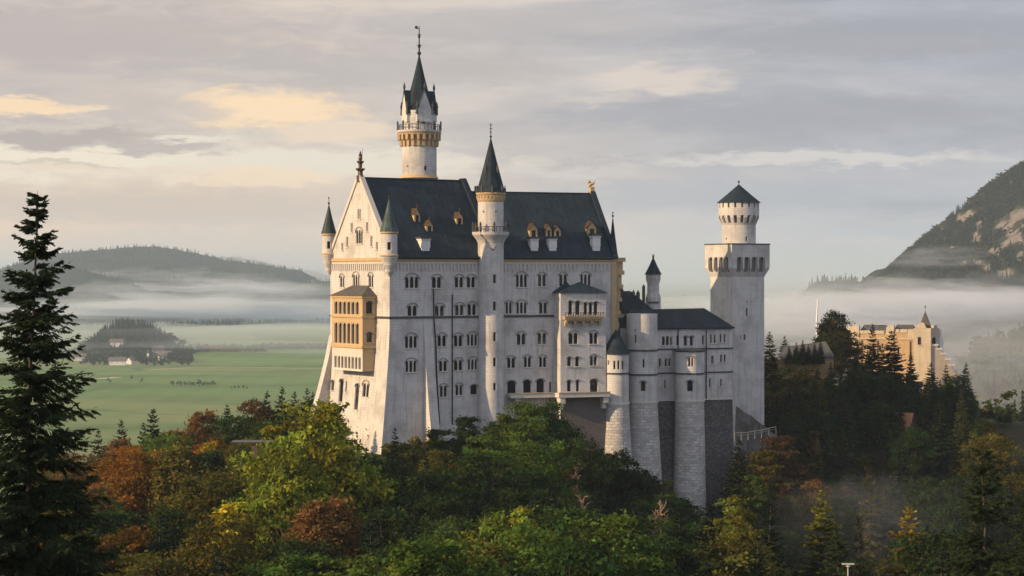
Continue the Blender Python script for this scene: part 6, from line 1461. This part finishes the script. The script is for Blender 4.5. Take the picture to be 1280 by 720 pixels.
def unit_cone(seed, levels, per):
    r = np.random.RandomState(seed); Q = []; T = []
    for i in range(levels):
        t = i / levels; z1 = 1 - (1 - t) * .0; R_ = (1 - t) ** .8 * r.uniform(.85, 1.1); zt0 = t + 1.35 / levels; zb0 = t + .02; off = r.uniform(0, 6.28); tone = r.uniform(.75, 1.2)
        for k in range(per):
            a = off + 6.283 * k / per; h = 6.283 / per * .62; rr = R_ * r.uniform(.7, 1.15)
            Q.append([[0, 0, min(1.0, zt0)], [.62 * rr * math.cos(a - h), .62 * rr * math.sin(a - h), zb0 + .3 / levels], [rr * math.cos(a), rr * math.sin(a), zb0 - .15 / levels], [.62 * rr * math.cos(a + h), .62 * rr * math.sin(a + h), zb0 + .3 / levels]]); T.append(tone * r.uniform(.7, 1.25))
    return np.array(Q, dtype=float), np.array(T)[:, None] * np.ones((1, 3))
S1 = [unit_cone(200 + i, 13, 8) for i in range(4)]; S2 = [unit_cone(210 + i, 7, 6) for i in range(5)]; S3 = [unit_cone(220 + i, 4, 5) for i in range(4)]
B1 = [unit_broad(230 + i, 26, 22, 1.0) for i in range(3)]; B2 = [unit_broad(240 + i, 9, 8, 2.2) for i in range(3)]
R = np.random.RandomState(11)
# slopes beyond the gatehouse
pts = []; ptb = []
for _ in range(2000):
    Y = R.uniform(690, 1650); px = R.uniform(1130, 1330); x = (px - 640) / FPX * Y; z = gz(x, Y)
    if z < 25 or (px < 1200 and Y < 720): continue
    H = R.uniform(13, 25); top = 345 - (z + H - CZ) * FPX / Y
    if top < float(np.interp(px, [1130, 1200, 1215, 1250, 1290], [470, 470, 410, 378, 352])): continue
    (ptb if R.rand() < .5 else pts).append((x, Y, z - .5, H))
wood('hillside_wood', pts, S1, .19, [(.022, .038, .018), (.03, .045, .022), (.04, .05, .02)], 'needles', 'misty spruce wood on the slope right of the gatehouse', 2)
wood('hillside_grove', ptb, B1, .33, [(.10, .125, .03), (.075, .10, .025), (.13, .12, .035)], 'leaves', 'misty pale leafy wood on the slope right of the gatehouse', 3)

def hillmat(name, c1, c2, rock=False, sc_=.01):
    m, nt, b = mat(name); pn = poso(nt); n1 = nt.noise(pn, sc_, 8, .65)
    c = nt.mix(n1, c1, c2)
    if rock:
        at = nt.new('ShaderNodeVertexColor', layer_name='rock'); n2 = nt.noise(nt.vmul(pn, (1, 1, .6)), .035, 8, .7)
        mk = nt.ramp(nt.math('ADD', nt.math('MULTIPLY', at.outputs[0], 1.0), nt.math('MULTIPLY', nt.math('SUBTRACT', n2, .5), 1.6)), .40, .62)
        rc = nt.mix(nt.noise(nt.vmul(pn, (1, 1, .3)), .06, 8, .7), (.10, .088, .078), (.33, .29, .255)); c = nt.mix(mk, c, rc)
    nt.l.new(c, b.inputs['Base Color']); b.inputs['Roughness'].default_value = .95; b.inputs['Specular IOR Level'].default_value = .05
    bump(nt, b, nt.noise(pn, .05, 8, .7), 1.0, 6.0)
hillmat('mountainside', (.022, .030, .016), (.055, .060, .03), True); hillmat('hillside', (.020, .030, .018), (.040, .052, .028)); hillmat('knollside', (.035, .05, .02), (.08, .10, .035))
ROCKS = [(1203, 274, 11, 9), (1215, 268, 9, 7), (1220, 298, 8, 7), (1262, 282, 15, 12), (1276, 268, 14, 12), (1248, 285, 8, 8), (1270, 300, 12, 9), (1204, 331, 9, 4), (1217, 328, 12, 5), (1230, 335, 9, 6), (1252, 342, 8, 7), (1262, 340, 7, 6), (1240, 318, 10, 5), (1262, 228, 5, 4), (1178, 288, 6, 6), (1190, 312, 7, 5), (1275, 322, 9, 6), (1255, 305, 9, 5), (1225, 282, 6, 6)]
MTN = [(900, 372), (1000, 368), (1060, 362), (1095, 356), (1110, 346), (1127, 332), (1150, 311), (1175, 290), (1200, 268), (1225, 249), (1250, 230), (1280, 212), (1320, 196), (1400, 184), (1500, 180), (1650, 182), (1900, 190), (2300, 220), (2900, 330)]
def hz(tab, D, front, back, seed, amp):
    xs = [(p - 640) / FPX * D for p, _ in tab]; zs = [CZ + (345 - q_) * D / FPX for _, q_ in tab]
    def f(x, y):
        s = float(np.interp(x, xs, zs)); t = (y - (D - front)) / front if y < D else 1 - (y - D) / back; t = min(1, max(0, t))
        t = t ** .85 if y < D else t * t * (3 - 2 * t)
        e = min(1.0, max(0, min((x - xs[0]) / (xs[3] - xs[0]) if len(xs) > 3 else 1, (xs[-1] - x) / (xs[-1] - xs[-3]))))
        n = noise.fractal((x / 180.0, y / 180.0, seed), 1.0, 2.0, 5) * amp * 4 * t * (1 - t) + noise.fractal((x / 45.0, y / 45.0, seed + 3), 1.0, 2.0, 4) * amp * .22 * min(1, 6 * t)
        return max(-4.0, s * t * sm(0, 1, e) + n * sm(0, .6, e) * (1 if t > 0 else 0) - (4 if t <= 0 else 0))
    return f
fm = hz(MTN, 4000, 900, 1400, 2, 34)
xs = np.arange(420, 3700, 14.0); xs = list(xs[xs < 1300]) + list(np.arange(1300, 3700, 60.0)); ys = list(np.arange(3060, 4150, 14.0)) + list(np.arange(4160, 5420, 90.0))
mo = tag(grid_mesh('mountain', xs, ys, fm, M['mountainside']), 'steep wooded mountain with pale rock faces rising at the right', 'mountain', kind='structure')
me = mo.data; ca = me.color_attributes.new('rock', 'FLOAT_COLOR', 'POINT'); co = np.zeros(len(me.vertices) * 3); me.vertices.foreach_get('co', co); co = co.reshape(-1, 3)
def rockness(x, y, z):
    px = 640 + FPX * x / y; py = 345 - (z - CZ) * FPX / y; v = 0
    for (a, b_, rx, ry) in ROCKS: v = max(v, 1 - math.hypot((px - a) / rx, (py - b_) / ry) * .62)
    return max(0, v)
rv = np.array([rockness(*c_) if c_[1] < 4050 and c_[0] < 1300 else 0 for c_ in co]); cc_ = np.ones((len(rv), 4)); cc_[:, :3] = rv[:, None]; ca.data.foreach_set('color', cc_.reshape(-1))
pts = []; ptb = []
for _ in range(15000):
    Y = R.uniform(3250, 4040) if R.rand() < .65 else R.uniform(3850, 4040); px = R.uniform(1080, 1310); x = (px - 640) / FPX * Y; z = fm(x, Y)
    if z < 60 or rockness(x, Y, z) + R.uniform(-.2, .2) > .27: continue
    (ptb if R.rand() < .22 else pts).append((x, Y, z - 2, R.uniform(10, 21)))
wood('mountain_forest', pts, S2, .19, [(.016, .040, .022), (.023, .048, .026), (.034, .056, .026)], 'needles', 'dark spruce forest covering the steep mountain', 5)
wood('mountain_scrub', ptb, B2, .45, [(.05, .06, .022), (.075, .07, .025), (.06, .045, .022)], 'leaves', 'lighter leafy scrub between the rocks of the mountain', 6)
def hill(name, tab, D, front, back, seed, amp, label, n, Hr, cols, dx=25.0):
    f = hz(tab, D, front, back, seed, amp); x0, x1 = [(p - 640) / FPX * D for p in (tab[0][0], tab[-1][0])]
    o = tag(grid_mesh(name, list(np.arange(x0, x1 + dx, dx)), list(np.arange(D - front - dx, D + back + dx, dx * 1.6)), f, M['hillside']), label, 'hill', kind='structure'); pts = []
    for _ in range(n * 3):
        if len(pts) >= n: break
        x = R.uniform(x0, x1); y = D - front * R.uniform(-.04, 1) ** 1.0 * .95; z = f(x, y)
        if z < 8: continue
        if noise.noise((x / 160.0, y / 160.0, seed)) < -.22 and abs(y - D) > 60: continue
        pts.append((x, y, z - 2, R.uniform(*Hr)))
    wood(name + '_wood', pts, S3, .26, cols, 'needles', 'dark wood covering ' + label, seed)
HC = [(.018, .030, .018), (.024, .036, .020), (.032, .044, .022)]
hill('far_hill', [(-160, 350), (-60, 336), (20, 326), (60, 318), (120, 313), (160, 309), (195, 308), (230, 314), (280, 325), (330, 332), (372, 338), (420, 352), (480, 372)], 9200, 1500, 1500, 21, 30, 'the long wooded hill beyond the valley', 3600, (12, 22), HC)
hill('near_hill', [(-200, 352), (-80, 342), (0, 331), (50, 329), (90, 334), (130, 345), (170, 357), (215, 374), (260, 392)], 7900, 700, 900, 25, 22, 'the lower wooded hill in front at far left', 1500, (12, 20), HC)
hill('low_hill', [(270, 382), (300, 368), (330, 361), (360, 356), (400, 352), (450, 351), (520, 356), (600, 366), (700, 385)], 8300, 600, 900, 29, 18, 'the low wooded hill left of the palace', 1300, (12, 20), HC)
hill('dim_hill', [(150, 345), (210, 330), (250, 322), (280, 320), (320, 326), (370, 336), (450, 345), (560, 350)], 13500, 1800, 1500, 33, 30, 'the faint ridge furthest away', 900, (18, 26), HC, 45.0)
hill('side_hill', [(930, 375), (960, 362), (990, 354), (1030, 350), (1065, 351), (1095, 353), (1130, 356), (1180, 366), (1240, 390)], 4700, 500, 500, 37, 12, 'the low wooded ridge left of the mountain', 1100, (12, 20), HC, 16.0)
# wooded knoll with hamlet in the valley
fk = hz([(84, 448), (100, 440), (118, 428), (132, 414), (148, 405), (165, 405), (182, 410), (200, 422), (216, 434), (234, 447)], 4450, 230, 350, 41, 5)
def fkk(x, y): return max(fk(x, y), -3)
kn = tag(grid_mesh('knoll', list(np.arange(-1010, -700, 7.0)), list(np.arange(4200, 4830, 9.0)), fkk, M['knollside']), 'small wooded knoll standing in the green valley', 'hill', kind='structure')
pts = []; ptb = []
for it in range(1700):
    px = R.uniform(100, 240); Y = R.uniform(3780, 4480) if it < 900 else R.uniform(4215, 4640); x = (px - 640) / FPX * Y; z = max(0, fkk(x, Y)); dens = 1.0 if z > 6 else (.55 if px > 105 and Y < 4200 else .3)
    if R.rand() > dens: continue
    if any(abs(px - a) < w_ and abs((345 - (z - CZ) * FPX / Y) - b_) < 6 for a, b_, w_ in ((146, 432, 12), (152, 458, 14), (205, 440, 12), (197, 447, 8))): continue
    (pts if (z > 25 or R.rand() < .35) else ptb).append((x, Y, z - 1, R.uniform(11, 20)))
wood('knoll_wood', pts, S2, .28, HC, 'needles', 'dark wood covering the small knoll in the valley', 8); wood('knoll_grove', ptb, B2, .42, [(.03, .042, .02), (.045, .05, .022), (.06, .05, .025)], 'leaves', 'leafy trees around the hamlet by the knoll', 9)
for (px, py, Y, w_, d, h, r, yaw, lb) in ((146, 430, 4280, 15, 9, 5, 4, .1, 'white farmhouse on the slope of the wooded knoll'), (147, 457, 3800, 20, 9, 6, 4, .1, 'long white house at the foot of the knoll, lowest of the hamlet'), (163, 457, 3830, 8, 8, 5, 4, 1.2, 'small white house right of the long one at the foot of the knoll'),
        (197, 437, 4300, 14, 9, 4, 5, .3, 'house with broad dark roof right of the knoll'), (206, 443, 4150, 16, 9, 5, 3.5, -.1, 'white house in front of the broad dark roof'), (203, 450, 4020, 10, 8, 4, 3, .5, 'small pale house between the lower trees right of the knoll'), (100, 452, 4000, 14, 9, 5, 4, .2, 'white house left of the knoll, behind the big spruce'),
        (201, 405, 7000, 10, 6, 4, 2.5, .1, 'far pale farm building beyond the knoll, left one'), (215, 404, 7050, 14, 6, 4, 2.5, -.1, 'far pale farm building beyond the knoll, right one'), (330, 393, 8000, 10, 6, 3, 2, .1, 'distant pale house in the mist, left of two'), (358, 392, 8050, 12, 6, 3, 2, .0, 'distant pale house in the mist, right of two')):
    house(px, py, Y, w_, d, h, r, 'whitewash', 'farroof', yaw, lb, z=(None if py > 427 and py != 430 and Y < 4400 and False else max(-.2, fkk((px - 640) / FPX * Y, Y)) if 4200 < Y < 4830 else gz((px - 640) / FPX * Y, Y)), wins=3, group=None)
# white church tower seen against the lower trees
x, y = (185 - 640) / FPX * 3900, 3900.0; z = gz(x, y); ct = thing('chapel_tower', (x, y, z), 'thin pale chapel tower at the foot of the knoll', 'tower'); mb = MB(); mb.box((x, y, z + 9), (1, 0, 0), (0, 1, 0), (0, 0, 1), 2.0, 2.0, 9.5); mb.build('wall', M['whitewash'], ct); mb = MB(); mb.lathe(x, y, [(3.0, z + 18.4), (.1, z + 27)], 4, .785); mb.build('roof', M['farroof'], ct)
# rows of field trees
def field_tree(px, py, h, lb, grp, sp=False, k=[0]):
    Y = CZ * FPX / (py - 345); x = (px - 640) / FPX * Y; H = h * Y / FPX; k[0] += 1; Q, T = (S1 if sp else B1)[k[0] % 3]
    q = Q * np.array([H * (.2 if sp else .36), H * (.2 if sp else .36), H]); me = FT.get((sp, k[0] % 3))
    if me is None: me = FT[(sp, k[0] % 3)] = quad_mesh('field_tree', Q * np.array([.2 if sp else .27, .2 if sp else .27, 1.0]), T, M['leaves'])
    o = bpy.data.objects.new('field_tree', me); COL.objects.link(o); o.location = (x, Y, gz(x, Y) - H * .03); o.scale = (H, H, H); o.rotation_euler = (0, 0, k[0] * 1.7); o.color = (.03, .045, .022, 1); tag(o, lb, 'tree', grp)
FT = {}
for i, px in enumerate((216, 221, 226, 231, 234.5, 239, 243, 247, 251, 254.5, 258, 261.5, 265, 268)): field_tree(px + rnd.uniform(-.8, .8), 484 + rnd.uniform(-.6, .6), rnd.uniform(7, 11), 'small dark tree in the long row across the green meadow', 'trees in the long meadow row')
for px in (289, 293.5, 298, 304, 309): field_tree(px, 487, rnd.uniform(4, 7), 'tiny tree in the short row right of the long meadow row', 'trees in the short meadow row')
for px, py, h, lb in ((134, 478, 7, 'single small tree by the pale track, left one'), (137.5, 479.5, 6, 'single small tree by the pale track, right one'), (165, 475, 7, 'lone meadow tree left of a second lone tree'), (177, 480, 8, 'lone meadow tree right of the first lone tree')): field_tree(px, py, h, lb, None)
# hedges and far tree belts on the plain
def belt(name, pxa, pxb, pya, pyb, n, Hr, cols, label, seed, pr=None):
    pts = []
    for _ in range(n):
        px = R.uniform(pxa, pxb); py = R.uniform(pya, pyb); Y = CZ * FPX / (py - 345); x = (px - 640) / FPX * Y; pts.append((x, Y, -.5, R.uniform(*Hr)))
    wood(name, pts, pr or B2, .48, cols, 'leaves', label, seed)
belt('hedgerow', 244, 330, 434, 441, 420, (5, 11), [(.17, .11, .06), (.13, .10, .055), (.10, .10, .05)], 'brown hedgerow across the valley right of the knoll', 51)
belt('hedgerow', 325, 420, 432, 438, 380, (5, 10), [(.11, .11, .06), (.09, .11, .055)], 'green brown hedgerow continuing behind the palace', 52)
belt('tree_belt', 60, 300, 399, 408, 600, (8, 18), HC, 'dim tree belt at the far end of the meadows', 53, S3); belt('tree_belt', 280, 430, 396, 403, 350, (8, 18), HC, 'dim tree belt in the mist left of the palace', 54, S3)
# pale farm track
m, nt, b = mat('gravel'); nt.l.new(nt.mix(nt.noise(poso(nt), .3, 4), (.42, .38, .28), (.55, .50, .38)), b.inputs['Base Color']); b.inputs['Roughness'].default_value = .95
def strip(name, pts, wid, label, m='gravel'):
    mb = MB(); q = []
    for (px, py) in pts:
        Y = CZ * FPX / (py - 345); q.append(Vector(((px - 640) / FPX * Y, Y, .06)))
    for a, b_ in zip(q[:-1], q[1:]):
        t = (b_ - a).normalized(); n = Vector((-t.y, t.x, 0)) * wid / 2; mb.face([a - n, b_ - n, b_ + n, a + n])
    tag(mb.build(name, M[m]), label, 'track', kind='structure')
strip('farm_track', [(60, 476), (100, 474), (125, 473.3), (147, 471.5)], 22, 'pale farm track across the meadow')
strip('valley_road', [(190, 462), (240, 459.5), (300, 459), (420, 461)], 9, 'thin pale road across the meadow')

# ------------------------------------------------------------------ air: haze and lying mist
volmat('haze_air', 5.2e-5, (.66, .81, 1.0))
mb = MB(); mb.box((0, 39000, 232), (1, 0, 0), (0, 1, 0), (0, 0, 1), 62000, 42000, 238)
tag(mb.build('haze', M['haze_air']), 'thin morning haze fading the far hills', 'haze', kind='stuff')
def fog(px, py, D, rx, ry, rz, dens, seed, label):
    k = D / FPX; c = P(px, py, D); m = volmat('mist_%d' % seed, dens, (.83, .90, 1.0))
    bpy.context.view_layer.update()
    n1, n2 = 48, 24; v = []; f = []
    for j in range(n2 + 1):
        th = math.pi * j / n2
        for i in range(n1):
            a = 2 * math.pi * i / n1; d = Vector((math.sin(th) * math.cos(a), math.sin(th) * math.sin(a), math.cos(th)))
            g = 1 + .75 * noise.noise(d * 1.7 + Vector((seed * 1.37, 0, 0))) + .42 * noise.noise(d * 3.6 + Vector((0, seed * 1.71, 0))) + .2 * noise.noise(d * 8.0 + Vector((0, 0, seed * 1.13)))
            v.append((c[0] + d.x * rx * g, c[1] + d.y * ry * g, c[2] + d.z * rz * g))
    for j in range(n2):
        for i in range(n1): f.append(((j + 1) * n1 + i, (j + 1) * n1 + (i + 1) % n1, j * n1 + (i + 1) % n1, j * n1 + i))
    me = bpy.data.meshes.new('mist'); me.from_pydata(v, [], f); me.materials.append(m); o = bpy.data.objects.new('mist', me); COL.objects.link(o)
    return tag(o, label, 'mist', kind='stuff')
fog(330, 366, 9000, 900, 500, 50, .0010, 4, 'mist between the far wooded hills')
fog(145, 352, 8500, 420, 250, 45, .0012, 5, 'mist wisp between the two hills at far left')
fog(240, 345, 8700, 200, 150, 30, .0010, 6, 'small mist wisp on the long hill')
fog(190, 425, 5200, 1500, 1500, 45, .00042, 7, 'thin veil over the meadows behind the knoll')
fog(1260, 412, 1900, 160, 260, 26, .0008, 14, 'mist above the slope right of the gatehouse')
fog(1150, 322, 3300, 60, 90, 13, .0010, 15, 'mist wisp drifting on the mountain side')
fog(1230, 480, 1100, 120, 220, 26, .0007, 16, 'thin mist over the hillside right of the gatehouse')
fog(1100, 668, 410, 24, 40, 10, .0004, 21, 'low mist lying in the gorge at the bottom right')
fog(320, 350, 11000, 3000, 1400, 260, .00030, 32, 'broad thin veil in front of the faintest ridge')
fog(1250, 470, 1050, 130, 240, 26, .0006, 34, 'thin mist among the trees right of the gatehouse')
fog(420, 300, 9200, 260, 150, 30, .0008, 35, 'mist wisp right of the long hill') if False else None
fog(1130, 362, 3300, 110, 120, 16, .0020, 41, 'low mist wisp at the left foot of the mountain')
fog(1245, 366, 3200, 70, 100, 10, .0018, 42, 'thin mist wisp along the right foot of the mountain')
fog(1190, 356, 3250, 46, 80, 10, .0018, 43, 'small mist wisp rising at the foot of the mountain')
fog(1020, 352, 4000, 130, 150, 18, .0009, 44, 'mist wisp before the low ridge')
fog(120, 362, 7600, 260, 150, 22, .0012, 45, 'mist wisp before the lower far hill')
fog(290, 352, 8600, 200, 130, 16, .0012, 46, 'mist wisp under the long hill')
rf = random.Random(23)
def bank(n, pxr, pyr, Dr, rxr, rzr, dens, words, s0):
    """a bank of mist built from many overlapping ragged patches"""
    for i in range(n):
        D = rf.uniform(*Dr); px = pxr[0] + (pxr[1] - pxr[0]) * (i + rf.random()) / n; py = rf.uniform(*pyr); rx = rf.uniform(*rxr); rz = rf.uniform(*rzr)
        fog(px, py, D, rx, rx * rf.uniform(.5, .9), rz, dens * rf.uniform(.7, 1.4), s0 + i, words)
bank(13, (30, 460), (378, 398), (6600, 7900), (260, 620), (16, 40), .0017, 'drifting patch of the valley mist left of the palace', 60)
bank(5, (40, 420), (352, 372), (8000, 9300), (150, 420), (10, 26), .0013, 'thin patch of mist between the far hills', 80)
bank(9, (940, 1180), (365, 405), (2100, 3200), (70, 190), (10, 26), .0032, 'drifting patch of mist behind the gatehouse', 100)
bank(7, (1110, 1300), (368, 398), (2000, 3200), (60, 150), (8, 22), .0020, 'drifting patch of mist at the foot of the mountain', 120)
fog(1185, 316, 3300, 55, 80, 11, .0009, 47, 'second faint mist wisp drifting on the mountain side')
fog(1168, 328, 3350, 80, 80, 9, .0009, 48, 'lower faint mist wisp drifting on the mountain side')
bank(7, (90, 400), (362, 386), (6300, 7600), (120, 260), (26, 55), .0009, 'soft rising puff of the valley mist', 140)
bank(7, (960, 1270), (352, 392), (2300, 3300), (45, 110), (18, 36), .0016, 'soft rising puff of mist below the mountain', 160)
bank(5, (1180, 1290), (395, 470), (900, 1600), (30, 70), (10, 22), .0010, 'drifting puff of mist over the slope right of the gatehouse', 180)
bank(5, (930, 1170), (610, 700), (370, 440), (5, 11), (2.5, 6), .0026, 'small puff of mist rising from the gorge', 200)
fog(985, 408, 1900, 110, 130, 17, .0035, 221, 'grey mist right of the square tower, low over the valley')
fog(1030, 402, 2000, 120, 130, 15, .0030, 222, 'grey mist behind the dark leafy tree at the gatehouse')
